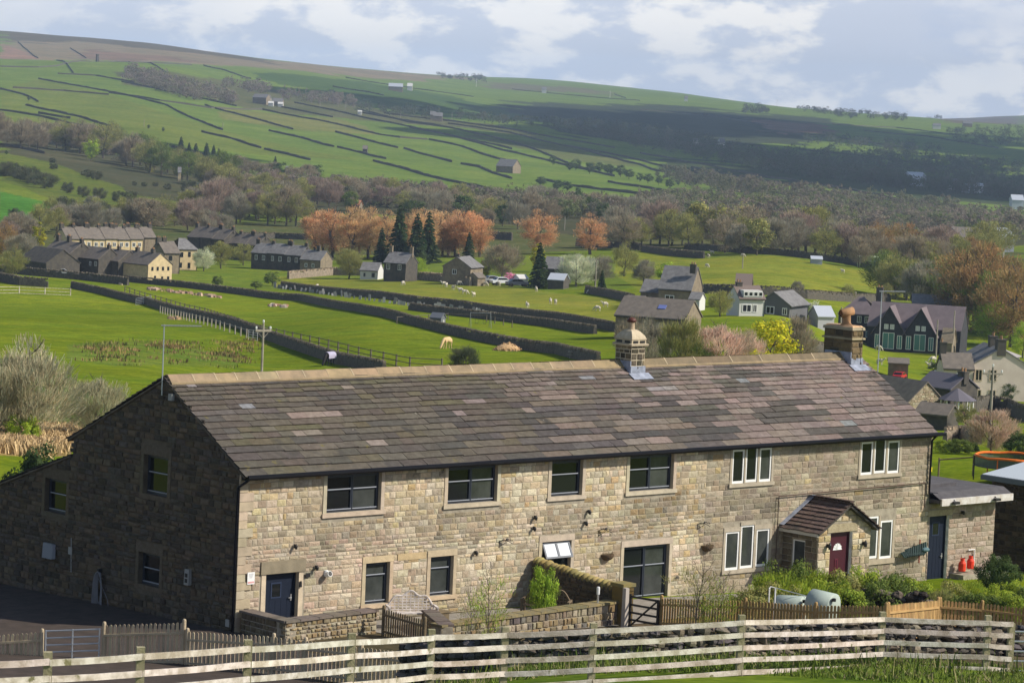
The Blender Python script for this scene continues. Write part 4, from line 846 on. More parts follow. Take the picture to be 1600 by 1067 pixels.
for x, hp, w in ((492, 74, 1.), (520, 76, 1.1), (548, 72, 1.1), (575, 74, 1.), (600, 72, 1.), (630, 70, 1.), (655, 72, 1.), (672, 70, 1.), (700, 76, 1.2), (728, 76, 1.2), (748, 70, 1.), (506, 70, 1.), (562, 72, 1.), (640, 74, 1.), (688, 70, 1.), (714, 74, 1.)):
    tree(x+random.uniform(-3, 3), 400+random.uniform(-3, 6), hp*random.uniform(.92, 1.16), 'poplar', random.choice(['orange', 'orange', 'rust']), 'orange budding poplar in the long row behind the village', 'orange poplars in a row', 'poplar', 'poplar', w*1.4)
tree(843, 398, 72, 'poplar', 'rust', 'first single orange poplar right of the row', name='poplar', wide=1.75); tree(922, 398, 66, 'poplar', 'rust', 'last single orange poplar at the right', name='poplar', wide=1.75)
for x, y, hp, l in ((622, 412, 92, 'tallest dark spruce in front of the orange poplars'), (650, 413, 80, 'dark spruce right of the tallest spruce'), (668, 411, 80, 'slim dark spruce furthest right of the three'), (595, 411, 56, 'short wide dark conifer above the white cottage'), (732, 410, 48, 'grey green conifer behind the stone house'), (842, 450, 72, 'dark tall fir right of the pink tree'), (940, 455, 34, 'dark holly cone at the edge of the sheep field')):
    tree(x, y, hp, 'conifer', 'dark', l, name='conifer', cat='conifer', wide=1.2)
for x, y, hp, k, c, l, w in ((545, 436, 52, 'bare', 'olive', 'round bare tree between the cottage row and white cottage', 1.3), (652, 437, 40, 'bud', 'lime', 'yellow green blossoming tree by the dark house', 1.2), (700, 400, 40, 'bare', 'pinkb', 'pinkish bare tree behind the stone house gable', 1.3),
    (60, 395, 52, 'cypress', 'gold', 'golden cypress left of the terraces', 1.1), (758, 437, 38, 'cypress', 'gold', 'golden cypress beside the stone house', 1.1), (840, 425, 48, 'cypress', 'gold', 'golden green conifer above the dark fir', 1.5), (785, 437, 62, 'bare', 'brown', 'broad bare brown tree behind the pink tree', 1.3),
    (35, 420, 60, 'bare', 'grey', 'bare grey tree left of the dark terrace end', 1.2), (5, 415, 70, 'bud', 'copper', 'copper brown tree at the far left of the village', 1.1), (20, 435, 50, 'bud', 'olive', 'olive bush like tree at the far left wall', 1.3), (220, 395, 34, 'leafy', 'white', 'pale blossoming tree among the terrace chimneys', 1.3),
    (326, 400, 70, 'bare', 'grey', 'tall thin leafless tree in front of the dark gable', .5), (345, 420, 46, 'bud', 'olive', 'olive tree in the gardens right of the lit terrace', 1.3), (380, 415, 36, 'bud', 'olive', 'olive tree before the cottage row', 1.4), (318, 424, 38, 'bare', 'white', 'pale blossoming shrub right of the lit terrace', 1.3),
    (900, 448, 56, 'bare', 'white', 'large pale budding tree left of the utility pole', 1.5), (930, 445, 52, 'bare', 'grey', 'broad grey budding tree behind the holly cone', 1.3), (975, 432, 56, 'bud', 'olive', 'olive tree above the rubble barn', 1.), (1005, 445, 44, 'bare', 'grey', 'grey bare tree next to the slate roofed house', 1.2),
    (1040, 445, 40, 'leafy', 'lime', 'bright lime tree behind the slate roofed house', 1.3), (1125, 495, 48, 'bud', 'olive', 'olive leafy tree left of the white dormer house', 1.3), (1272, 505, 40, 'leafy', 'white', 'white blossoming tree right of the grey bungalow', 1.1),
    (725, 590, 58, 'bare', 'hedge', 'round bare thorn bush beside the cream horse', 1.35), (1325, 470, 28, 'bud', 'olive', 'small olive tree on the pasture wall above the chimney', 1.1), (1165, 455, 26, 'bare', 'grey', 'thin young tree in the upper pasture wall', 1.), (1245, 462, 26, 'bare', 'grey', 'thin bare sapling by the pasture wall above the bungalow', 1.),
    (1385, 470, 30, 'bud', 'olive', 'small olive tree behind the school chimney', 1.1), (425, 447, 26, 'leafy', 'green', 'round green bush at the village field corner', 1.6), (400, 452, 16, 'leafy', 'green', 'lower green bush at the village field corner', 1.8), (340, 446, 18, 'bush', 'green', 'small green bush in the rough garden below the terrace', 1.), (184, 434, 16, 'leafy', 'green', 'small green bush before the dark shop front', 1.),
    (1060, 600, 120, 'bare', 'olive', 'tall thin bare tree in front of the barn gable', .8), (1015, 590, 96, 'bare', 'grey', 'bare grey tree in front of the rubble barn', 1.), (985, 560, 70, 'bare', 'brown', 'small bare tree at the barn left end', 1.), (1085, 600, 80, 'bud', 'green', 'thin green tree under the barn gable', .9),
    (1120, 598, 100, 'bare', 'blush', 'wide pale pink blossoming cherry tree', 1.5), (1165, 590, 76, 'bare', 'blush', 'smaller pale pink cherry behind the yellow tree', 1.2), (1205, 585, 100, 'leafy', 'yellow', 'bright yellow green round tree', 1.15), (1180, 598, 60, 'leafy', 'yellow', 'low yellow green bush below the round yellow tree', 1.5), (1150, 600, 50, 'leafy', 'yellow', 'small yellow green bush along the ridge line', 1.5),
    (1245, 580, 96, 'bare', 'brown', 'bare brown tree right of the yellow tree', 1.)):
    tree(x, y, hp, k, c, l, wide=w, dmin=170)
tree(797, 445, 22, 'leafy', 'pink', 'bright pink blossoming cherry by the parked cars', name='cherry_tree', wide=1.3)
belt([(960, 388), (1040, 386), (1120, 390), (1200, 396), (1280, 402), (1330, 408)], 30, (42, 66), [('bare', 'pinkb'), ('bare', 'grey'), ('bud', 'brown'), ('bud', 'olive'), ('bud', 'olive'), ('leafy', 'olive')], 'budding tree in the wood along the upper sheep pasture', 'trees of the pasture wood', 6)
belt([(1330, 410), (1400, 415), (1480, 420), (1560, 412)], 22, (40, 60), [('bare', 'pinkb'), ('bare', 'brown'), ('bud', 'olive'), ('bud', 'copper')], 'bare brown tree in the wood around the pale green shed', 'trees around the pale green shed', 9)
belt([(1380, 470), (1430, 472), (1480, 478)], 12, (46, 70), [('bud', 'olive'), ('bare', 'grey'), ('bud', 'green')], 'budding tree behind the school roof', 'trees behind the school', 7)
belt([(1500, 500), (1540, 520), (1590, 540)], 11, (80, 120), [('bud', 'copper'), ('bud', 'copper'), ('bud', 'green'), ('bare', 'brown')], 'big copper coloured tree at the right edge of the picture', 'big copper trees at the right', 10, wide=(1., 1.3))
tree(1550, 540, 80, 'bud', 'lime', 'fresh green tree among the copper trees at the right', wide=1.1)
belt([(860, 258), (900, 268), (940, 272)], 5, (12, 18), [('leafy', 'deep'), ('bud', 'olive')], 'small tree right of the hillside barn', 'small trees by the hillside barn', 2)
belt([(925, 268), (980, 278), (1050, 295)], 9, (12, 18), [('leafy', 'deep')], 'dark hedgerow tree on the lit far pasture', 'hedgerow trees on the lit pasture', 2)
belt([(835, 288), (880, 300), (905, 304)], 6, (10, 15), [('leafy', 'deep')], 'dark bush in the short hedge below the barn', 'bushes of the short hedge', 2)
for x, y in ((255, 206), (1060, 290), (45, 158), (10, 242), (232, 202)): tree(x, y, 8, 'leafy', 'deep', 'lone dark tree standing in an open far pasture', 'lone trees in the far pastures')
m_far = fol('far wood crowns', (.85, .85, .85))
BR = [(.32, .27, .2), (.29, .255, .18), (.32, .26, .21), (.27, .27, .15)]; DK = [(.20, .195, .13), (.22, .19, .145), (.2, .2, .12), (.24, .205, .16)]
woods('woodland', [([(195, 112), (240, 120), (350, 150), (370, 164), (300, 158), (195, 128)], 170), ([(355, 130), (420, 140), (420, 150), (350, 142)], 25), ([(440, 150), (520, 156), (560, 166), (560, 170), (440, 158)], 40)], 0, (10, 15), BR, m_far, 1500)
woods('woodland', [([(0, 202), (70, 208), (150, 228), (300, 262), (300, 268), (0, 212)], 90), ([(380, 285), (640, 305), (840, 318), (1000, 335), (1000, 348), (800, 338), (600, 326), (380, 300)], 640)], 0, (6, 10), BR+DK+[(.22, .27, .10), (.25, .27, .12)], m_far, 900)
woods('woodland', [([(1000, 335), (1150, 320), (1300, 318), (1420, 335), (1600, 345), (1600, 372), (1300, 365), (1000, 352)], 760), ([(1000, 318), (1080, 312), (1150, 320), (1050, 335), (980, 335)], 90)], 0, (7, 11), BR+DK+[(.22, .27, .10), (.25, .27, .12), (.2, .22, .12)], m_far, 1000)
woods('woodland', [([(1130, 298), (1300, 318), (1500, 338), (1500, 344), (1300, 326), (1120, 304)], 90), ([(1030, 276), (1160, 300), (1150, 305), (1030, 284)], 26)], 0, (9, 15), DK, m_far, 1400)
woods('woodland', [([(860, 190), (960, 196), (1100, 222), (1240, 250), (1420, 286), (1420, 298), (1200, 270), (1000, 232), (860, 204)], 520), ([(1200, 240), (1420, 240), (1600, 262), (1600, 330), (1400, 300), (1200, 268)], 560), ([(1250, 215), (1400, 225), (1500, 240), (1400, 240), (1260, 228)], 60), ([(1480, 205), (1600, 200), (1600, 230), (1490, 225)], 90), ([(560, 170), (860, 196), (870, 204), (560, 178)], 60)], 0, (9, 14), [(.13, .15, .09), (.15, .15, .10), (.12, .15, .08)], m_far, 2300, 45)  # crowns darker and greener, cloud shadow worked into their palette
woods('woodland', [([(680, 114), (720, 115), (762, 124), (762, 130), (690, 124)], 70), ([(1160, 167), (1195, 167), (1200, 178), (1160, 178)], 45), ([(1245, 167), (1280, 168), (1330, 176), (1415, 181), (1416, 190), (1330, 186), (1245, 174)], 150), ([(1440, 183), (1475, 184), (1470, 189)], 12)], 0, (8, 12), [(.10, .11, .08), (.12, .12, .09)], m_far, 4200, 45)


# ------------------------------------------------------------------ village buildings
m_vst = mat('village stone', (.27, .22, .15), .93, col2=(.15, .12, .085), scale=1.3, bump=.6, bscale=3, lo=.3, hi=.7); m_vdk = mat('dark village stone', (.10, .088, .07), .93, col2=(.06, .055, .05), scale=1.2, bump=.5, bscale=3)  # dark copy of the village stone holds the shade of unlit fronts
m_vlit = mat('lit cream village wall', (.60, .47, .27), .9, col2=(.46, .36, .21), scale=1.2); m_vrf = mat('village slate roof', (.19, .16, .13), .85, col2=(.12, .105, .09), scale=1.4, lo=.3, hi=.7, bump=.4, bscale=4)  # cream wall copy holds the sunlight of the lit gables and fronts
m_vrg = mat('grey village roof', (.20, .195, .19), .8, col2=(.13, .125, .125), scale=1.4, bump=.3, bscale=4); m_vrp = mat('purple school slates', (.17, .135, .14), .75, col2=(.13, .105, .11), scale=.8); m_vwh = mat('white render', (.58, .57, .54), .85)
m_vcr = mat('pebble dash cream', (.68, .58, .50), .9, col2=(.60, .50, .43), scale=.7); m_vbk = mat('blackened school stone', (.05, .05, .055), .9, col2=(.03, .03, .035), scale=1.5); m_teal = mat('teal tinted glass', (.05, .19, .22), .15, spec=.8)
m_gsh = mat('pale green sheet', (.48, .55, .36), .7); m_ggr = mat('green grey cladding', (.34, .34, .31), .7, col2=(.28, .28, .26), scale=.8); m_bluef = mat('pale metal roof', (.42, .45, .50), .6); m_brn = mat('brown shed timber', (.12, .075, .05), .9)
WC = {}
def vwin(parent, x, y, z, w, hh, rot, frame=None, pane=None, two=True):
    frame = frame or m_white; pane = pane or m_pane; k = (round(w, 2), round(hh, 2), frame.name, pane.name, two)
    if k not in WC:
        s = min(.1, w*.12); b = MB()
        for q in ((-w/2, w/2, 0, s), (-w/2, w/2, hh-s, hh), (-w/2, -w/2+s, s, hh-s), (w/2-s, w/2, s, hh-s)): b.box(q[0], q[1], -.05, .02, q[2], q[3])
        if two: b.box(-s*.4, s*.4, -.045, .02, s, hh-s)
        o = b.build('window', frame); p = MB(); p.add([(-w/2+s, -.01, s), (w/2-s, -.01, s), (w/2-s, -.01, hh-s), (-w/2+s, -.01, hh-s)], [(0, 1, 2, 3)]); q = p.build('pane', pane); WC[k] = (o.data, q.data)
        bpy.data.objects.remove(o); bpy.data.objects.remove(q)
    a = bpy.data.objects.new('window', WC[k][0]); C.objects.link(a); a.parent = parent; a.location = (x, y, z); a.rotation_euler = (0, 0, rot)
    c = bpy.data.objects.new('pane', WC[k][1]); C.objects.link(c); c.parent = a
def house_at(base, ppm, rel, wpx, depth, eave, rise, label, wm, rm_, wins=(), chim=(), name='house', cat='house', group=None, hip=0., over=.25, w=None, rot=None, chm=None, extra=None, fw_=None):
    W_ = w or wpx/ppm/math.cos(rel); E_ = eave; o = thing(name, label, cat, base, -YAW+rel if rot is None else rot, group); x0, x1 = -W_/2, W_/2; b = MB()
    b.add([(x0, 0, -2.5), (x1, 0, -2.5), (x1, depth, -2.5), (x0, depth, -2.5), (x0, 0, E_), (x1, 0, E_), (x1, depth, E_), (x0, depth, E_)], [(0, 1, 5, 4), (1, 2, 6, 5), (2, 3, 7, 6), (3, 0, 4, 7)])
    if not hip: b.add([(x0, 0, E_), (x0, depth, E_), (x0, depth/2, E_+rise), (x1, 0, E_), (x1, depth, E_), (x1, depth/2, E_+rise)], [(1, 0, 2), (3, 4, 5)])
    b.build('wall', wm, o); r = MB(); ov = over; t = .14; k = rise/(depth/2); hh = hip
    A_ = [(x0-ov*.6, -ov, E_-ov*k+.02), (x1+ov*.6, -ov, E_-ov*k+.02), (x1+ov*.6-hh, depth/2, E_+rise+.02), (x0-ov*.6+hh, depth/2, E_+rise+.02), (x0-ov*.6, depth+ov, E_-ov*k+.02), (x1+ov*.6, depth+ov, E_-ov*k+.02)]
    vs = A_+[(p[0], p[1], p[2]+t) for p in A_]; r.add(vs, [(6, 7, 8, 9), (9, 8, 11, 10), (0, 1, 7, 6), (4, 10, 11, 5), (1, 2, 8, 7), (2, 5, 11, 8), (3, 0, 6, 9), (4, 3, 9, 10), (0, 3, 2, 1), (3, 4, 5, 2)]); ro = r.build('roof', rm_, o)
    if ppm > 5 and cat in ('house', 'school', 'barn', 'cottage', 'bungalow'):
        q = MB(); q.tube([(x0-.1, -ov-.02, E_-ov*k-.02), (x1+.1, -ov-.02, E_-ov*k-.02), (x1+.05, -.06, E_-ov*k-.3), (x1-.1, -.06, -1)], .06, 5); q.build('gutter', m_dark, o)
    for c in chim:
        u, s, hgt = c[:3]; cy = depth/2 if len(c) < 4 else c[3]; x = x0+u*W_; z0 = E_+rise-.9; b = MB(); b.box(x-s/2, x+s/2, cy-s*.4, cy+s*.4, z0, z0+.9+hgt); b.box(x-s/2-.06, x+s/2+.06, cy-s*.4-.06, cy+s*.4+.06, z0+.78+hgt, z0+.9+hgt+.04)
        k_ = b.build('chimney', chm or m_vdk, o)
        if ppm > 5.5:
            p = MB(); p.lathe([(.14, 0), (.11, .45)], 8, (x-s*.22, cy, z0+.93+hgt), (1, 1, 1)); p.build('chimney_pot', m_terra, k_)
            if s > .8: p = MB(); p.lathe([(.14, 0), (.11, .4)], 8, (x+s*.22, cy, z0+.93+hgt)); p.build('chimney_pot', m_terra, k_)
    for q in wins:
        f, u, z, ww, wh = q[:5]; st = q[5] if len(q) > 5 else None; fr, pn = {None: (m_white, m_pane), 'd': (m_navy, m_pane), 't': (m_white, m_teal), 'w': (m_vwh, m_vwh), 's': (m_dress, m_pane)}[st]
        if f == 'f': vwin(o, x0+u*W_, -.02, z, ww, wh, 0, fr, pn)
        elif f == 'r': vwin(o, x1+.02, u*depth, z, ww, wh, PI/2, fr, pn)
        else: vwin(o, x0-.02, depth-u*depth, z, ww, wh, -PI/2, fr, pn)
    return o
def V(px, py, rel, wpx, depth, eave, rise, label, wm, rm_, dmin=170, **k):
    g, d = G(px, py, dmin); o = house_at(g, FPX/d, rel, wpx, depth, eave, rise, label, wm, rm_, **k)
    if 395 < py < 450 and px < 900: o.scale = (.86,)*3
    if label.startswith(('black stone school', 'hipped school')): o.scale = (.93,)*3
    return o
def row(px, py, rel, n, w, depth, eave, rise, label, wm, rm_, group, chm=None, wins=(), dz=0., alt=None, dmin=170):
    g, d = G(px, py, dmin); a = -YAW+rel; ax_ = Vector((math.cos(a), math.sin(a), 0))
    for i in range(n):
        lab = label if isinstance(label, str) else label[i]
        o = house_at(g+ax_*w*.86*(i+.5)+Vector((0, 0, dz*i)), FPX/d, rel, 0, depth, eave+.15*(i % 2), rise, lab, wm, (alt if alt and i % 2 else rm_), w=w+.01, chim=((.04, 1.1, 1.), (.96, .9, .8)) if i % 2 == 0 else ((.96, 1.1, 1.),), wins=wins, group=group); o.scale = (.86,)*3
W2 = (('f', .28, .9, 1., 1.3), ('f', .28, 3.3, 1., 1.2), ('f', .72, 3.3, 1., 1.2))
row(104, 404, .62, 6, 3.9, 7.5, 5.4, 2.8, 'house in the back terrace with a mossy slate roof and pale lit front', m_vlit, m_vrf, 'houses of the back terrace', wins=W2)
row(172, 400, .62, 4, 3.6, 7, 5.2, 2.6, 'house in the rearmost terrace seen over the mossy roofs', m_vst, m_vrf, 'houses of the rearmost terrace')
V(86, 428, -.75, 44, 8, 5., 2.6, 'dark two storey end house left of the front terrace', m_vdk, m_vrf, chim=((.1, 1., 1.4), (.5, 1., 1.4), (.97, .9, .9)), w=10)
V(50, 428, -.9, 40, 9, 3., 3., 'low dark barn with a long sloping roof at the village left edge', m_vdk, m_vdk, w=13, name='barn', cat='barn')
V(132, 432, -.75, 50, 7, 4.4, 2.5, 'dark fronted house with small white windows in the front terrace', m_vdk, m_vrf, chim=((.95, .9, .8),), wins=(('f', .1, .7, .9, .9), ('f', .7, 2.7, .7, 1.), ('f', .9, 2.7, .9, 1.1)), w=10)
V(165, 434, -.75, 40, 7, 4.2, 2.4, 'front terrace house with a teal shop front below', m_vdk, m_vrf, chim=((.55, .8, .8),), wins=(('f', .5, 2.6, 1., 1.2), ('f', .3, .2, 5.5, 1.5, 't')), w=9)
V(208, 438, -.75, 50, 7.4, 4., 2.6, 'front terrace end house with a cream sunlit gable', m_vlit, m_vrf, chim=((.2, .9, .9), (.75, .9, .9)), wins=tuple(('r', u, z, .6, .9, 'd') for u in (.18, .4, .62, .84) for z in (2.6,))+(('r', .3, .3, .6, 1.1, 'd'), ('r', .6, .3, .6, .9, 'd'), ('r', .85, .3, .7, .9, 'd')), w=10.5)
V(268, 428, .55, 26, 8, 5.2, 2.6, 'narrow pale stone house joining the cream gable', m_vst, m_vrf, chim=((.03, 1.2, 1.), (.4, 1., 1.)), wins=(('f', .4, .7, .9, 1.3, 'd'), ('f', .4, 3.3, .9, 1.2, 'd')))
V(292, 422, .5, 34, 8, 5.4, 2.5, 'cream two storey house with a hipped grey slate roof', m_vlit, m_vrg, hip=2., wins=(('f', .15, .6, 1., 1.3, 'd'), ('f', .2, 3.3, 1., 1.3, 'd'), ('f', .6, 3.4, .7, 1.3, 'd'), ('f', .9, 3.4, .5, 1.2, 'd'), ('f', .6, .5, .7, 1.4, 'd')))
row(292, 400, -.7, 3, 5., 7.5, 5.6, 2.8, ['dark gabled house behind the hipped roof house, with two stout chimneys', 'middle dark house behind the hipped roof house', 'right dark house beside the leafless tree'], m_vdk, m_vrf, 'dark houses behind the hipped roof')
row(345, 404, -.65, 3, 4.6, 7, 4.6, 2.6, ['left house of the dark row with four chimneys', 'middle house of the dark row with four chimneys', 'right house of the dark row with a lit white end'], m_vdk, m_vrf, 'dark row with four chimneys')
row(392, 420, -.42, 3, 5., 7, 4.4, 2.4, ['left cottage of the dark cottage row', 'middle cottage of the dark row with two white windows', 'right cottage of the row with a white gable edge'], m_vdk, m_vrg, 'dark cottage row', wins=(('f', .3, 2.5, .8, 1.3), ('f', .75, 2.5, .9, 1.3)))
V(484, 425, -.42, 38, 7, 3.2, 2.3, 'low stone cottage at the right end of the cottage row', m_vst, m_vrg, chim=((.6, .9, 1.4),), wins=(('f', .3, 1.2, .8, 1.), ('f', .65, 1.2, .8, 1.)))
V(576, 437, -.2, 32, 6, 2.3, 1.8, 'small white cottage wall beside the dark double chimney house', m_vwh, m_vrg, wins=(('f', .25, .7, .5, .9, 'd'), ('f', .75, .6, .8, 1.1, 'd')), name='cottage')
V(616, 440, -.4, 40, 7, 4.6, 2.4, 'dark stone house with two tall lit chimneys and white windows', m_vdk, m_vrg, chim=((.03, .8, 1.6), (.97, .8, 1.6)), chm=m_vst, wins=(('f', .2, 2.9, .9, 1.5), ('f', .72, 2.9, .9, 1.4)))
V(744, 445, 1.2, 0, 7.2, 4.2, 2.3, 'stone house with a dark gable and small white window beside the golden cypress', m_vst, m_vrg, w=8, chim=((.08, .9, .8),), wins=(('l', .42, 2.4, 1.1, 1.2),))
V(752, 447, .9, 0, 3, 2., 1., 'little outhouse with a pale door by the stone house', m_vst, m_vrf, w=3, name='outhouse', cat='outhouse')
V(866, 446, -.2, 40, 7, 4., 2.6, 'grey roofed house half hidden behind the dark fir', m_vdk, m_vrg)
V(818, 446, .4, 16, 4, 1.6, .8, 'low round roofed white shed beyond the sheep field', m_vwh, m_vwh, name='shed', cat='shed')
V(868, 452, -.3, 24, 4, 1.9, 1.1, 'dark shed with a white curved end beside the dark fir', m_vdk, m_bluef, name='shed', cat='shed')
V(1053, 482, -.3, 50, 8, 3.3, 3.6, 'stone house with a big grey slate roof and a white picture window', m_vst, m_vrg, chim=((.95, 1., .6, 2.),), wins=(('f', .35, 1., 1.6, 1.2),))
V(1014, 480, -.3, 28, 6, 2.6, 1.9, 'low stone wing left of the big grey slate roof', m_vst, m_vrg, name='outbuilding', cat='outbuilding'); V(1084, 486, -.3, 16, 4, 1.9, 1., 'white fronted garage right of the big grey slate roof', m_vwh, m_vrg, name='garage', cat='garage')
V(990, 484, -.3, 26, 3, 1.7, .5, 'long flat roofed brown shed at the hedge by the barn', m_brn, m_vrf, name='shed', cat='shed')
b_ = V(1014, 529, -.38, 106, 6.6, 2.7, 2.1, 'long rubble barn with a patched roof, skylight and pale gable', m_vst, m_vrf, name='barn', cat='barn'); 
o = MB(); o.M = Matrix.Translation((1., 1.7, 2.7+2.1*.52)) @ Matrix.Rotation(math.atan2(2.1, 3.3), 4, 'X'); o.box(-.5, .5, -.4, .4, .1, .22); o.build('skylight', mat('skylight glass', (.14, .17, .38), .2), b_)
o_ = V(1174, 494, .3, 40, 5.4, 2.7, 1.7, 'white dormer house with a brown roof and four white windows', m_vwh, mat('brown tile roof', (.17, .13, .11), .85), chim=((.2, .9, .6, 2.7),), wins=(('f', .3, .6, 1.5, 1.2), ('f', .62, .6, .7, 1.2)))
b = MB(); b.box(-1.5, 1.6, -.1, 2., 2.85, 3.95); b.build('dormer', m_vwh, o_)
for x in (-1.1, -.3, .5, 1.3): vwin(o_, x, -.13, 3.05, .7, .7, 0, two=False)
V(1160, 480, -.1, 24, 6, 3.6, 1.8, 'low brown roofed wing left of the white dormer house', m_vdk, mat('brown tile roof', (.17, .13, .11), .85), name='outbuilding', cat='outbuilding')
V(1247, 500, 1.12, 0, 5.4, 2.5, 1.8, 'grey gabled bungalow with white barge boards', mat('slate grey render', (.12, .12, .125), .9), m_vrg, w=8, wins=(('l', .4, .9, 1.4, 1.2), ('l', .85, .9, .8, 1.1)), name='bungalow', cat='bungalow', over=.4)
V(1290, 518, .3, 26, 4, 2.4, 1.4, 'small pale greenhouse like shed left of the brown chimney', mat('pale shed boards', (.45, .44, .46), .8), m_bluef, name='shed', cat='shed')
# school
sc_ = V(1426, 551, -.28, 150, 9, 4.4, 3.9, 'black stone school hall with twin gables and purple slate roofs', m_vbk, m_vrp, name='school', cat='school', dmin=300)
g, d = G(1438, 553, 300); pm_ = FPX/d; W_ = 150/pm_/math.cos(.28)
for i, cx in enumerate((-W_*.5+W_*.245, -W_*.5+W_*.585)):
    b = MB(); w = W_*.172; z0, z1 = 3.2, 7.9; b.add([(cx-w, -1.6, -2.5), (cx+w, -1.6, -2.5), (cx+w, -1.6, z0), (cx, -1.6, z1), (cx-w, -1.6, z0), (cx-w, .5, -2.5), (cx+w, .5, -2.5), (cx+w, .5, z0), (cx, .5, z1), (cx-w, .5, z0)], [(0, 1, 2, 3, 4), (1, 6, 7, 2), (5, 0, 4, 9)]); gg = b.build('gable_bay', m_vbk, sc_)
    r = MB(); s = .18
    for k in (-1, 1): r.add([(cx, -1.85, z1+.05), (cx+k*(w+.35), -1.85, z0-.3), (cx+k*(w+.35), 4.2, z0-.3), (cx, 4.2, z1+.05), (cx, -1.85, z1+.05+s), (cx+k*(w+.35), -1.85, z0-.3+s), (cx+k*(w+.35), 4.2, z0-.3+s), (cx, 4.2, z1+.05+s)], [(0, 1, 2, 3), (4, 5, 6, 7), (0, 1, 5, 4), (1, 2, 6, 5), (3, 2, 6, 7)])
    r.build('roof', m_vrp, gg)
    for dx, z, w_, h_, st in ((-.45, 4., .75, .9, m_vwh), (.55, 4., .75, .9, m_vwh), (0, .5, 2.1, 2.9, m_teal), (-1.9, .6, .9, 2.4, m_teal), (1.9, .6, .9, 2.4, m_teal)): vwin(sc_, cx+dx*w/3.1*1.15, -1.64, z, w_, h_, 0, m_white, st)
V(1338, 530, -.28, 62, 7, 4.6, 2.8, 'hipped school house with dark walls left of the school hall', m_vbk, m_vrp, hip=3.2, chim=((.97, 1.2, 2.),), wins=(('f', .55, 3., .8, 1.2), ('f', .75, 3., .8, 1.2), ('f', .6, .4, .9, 1.2, 't'), ('f', .8, .4, .9, 1.2, 't')), dmin=300)
V(1455, 500, -.1, 60, 6, 3., 1.5, 'grey flat ridged roof behind the school hall', m_vdk, m_vrg, name='outbuilding', cat='outbuilding', dmin=300)
V(1478, 556, -.3, 16, 4, 2.2, 2.1, 'little peaked porch building right of the school hall', m_vst, m_vst, name='outbuilding', cat='outbuilding', dmin=300)
# right-hand group
V(1572, 600, 1.15, 0, 7.5, 3.6, 1.1, 'large green grey clad shed behind the cream house', m_ggr, mat('pale fibre roof', (.34, .31, .30), .85), w=13, name='shed', cat='shed', dmin=300)
V(1591, 625, 1.68, 0, 7.6, 4.7, 2.2, 'cream pebble dashed house with a stout chimney and four gable windows', m_vcr, m_vrg, w=9, chim=((.06, 1.4, 1.2), (.5, 1.2, 1.3)), wins=(('l', .13, 2.7, .95, 1.5, 's'), ('l', .38, 2.7, .95, 1.5, 's'), ('l', .13, .3, .95, 1.3, 's'), ('l', .38, .3, .95, 1.3, 's')), dmin=300)
V(1496, 616, .05, 46, 5, 3.3, 1.7, 'lower cream wing with a reddish roof left of the cream house', m_vcr, m_vrf, chim=((.05, .8, 1.4),), wins=(('f', .6, 1.2, 1.4, 1.5),), dmin=300)
sg_ = P(1374, 671, 345); S_ = house_at(sg_, 14.5, -1.0, 0, 5., 3.4, 2.07, 'stone cottage with a pale gable just beyond the farmhouse roof', mat('pale rubble gable', (.40, .33, .22), .93, col2=(.25, .21, .14), scale=2., bump=.7, bscale=4), m_vrf, w=9, wins=(('r', .45, 3., .7, .55, 'd'),))
b = MB(); b.M = Matrix.Translation((4.5, 0, 0)) @ Matrix.Rotation(PI/2, 4, 'Z'); stones(b, 0, 5., 0, 5.4, [(1.7, 2.5, 2.9, 3.6)], (.18, .3), (.25, .55), [(.46, .38, .25), (.40, .32, .21), (.5, .43, .31), (.33, .27, .18)], prot=(.01, .04), top=lambda u: 3.4+2.07*(1-abs(u-2.5)/2.5)-.05); b.M = None; b.build('stonework', m_stone, S_)
V(1454, 672, -.5, 46, 3, 1.5, .8, 'lean-to with skylights in front of the pale cottage gable', m_vdk, m_vrf, name='outbuilding', cat='outbuilding', dmin=230)
V(1458, 640, -.85, 50, 4.6, 2.6, 1.4, 'dark house with slate roof behind the summerhouse', m_vdk, mat('slate blue roof', (.12, .11, .13), .7), w=5., chim=((.95, 1., .5),), wins=(('r', .5, 1.1, .8, .8),), dmin=330)
V(1403, 592, -.1, 30, 5, 2., .5, 'low flat roofed garage with a small red car at its mouth', m_vst, m_vrf, name='garage', cat='garage', dmin=260)
g, d = G(1494, 652, 240); o = thing('summerhouse', 'octagonal summerhouse with a pointed slate roof beside the pale cottage', 'summerhouse', g); b = MB()
b.lathe([(2.1, 1.9), (.1, 3.1), (0, 3.1)], 8); b.lathe([(2.1, 1.9), (1.8, 1.85)], 8); b.build('roof', mat('slate blue roof', (.12, .11, .13), .7), o); b = MB()
for k in range(8): b.tube([(1.7*math.cos(k*PI/4), 1.7*math.sin(k*PI/4), -1), (1.7*math.cos(k*PI/4), 1.7*math.sin(k*PI/4), 1.9)], .1, 5)
b.build('frame', m_white, o); b = MB(); b.lathe([(1.65, -1), (1.65, .8)], 8); b.build('wall', m_brn, o)
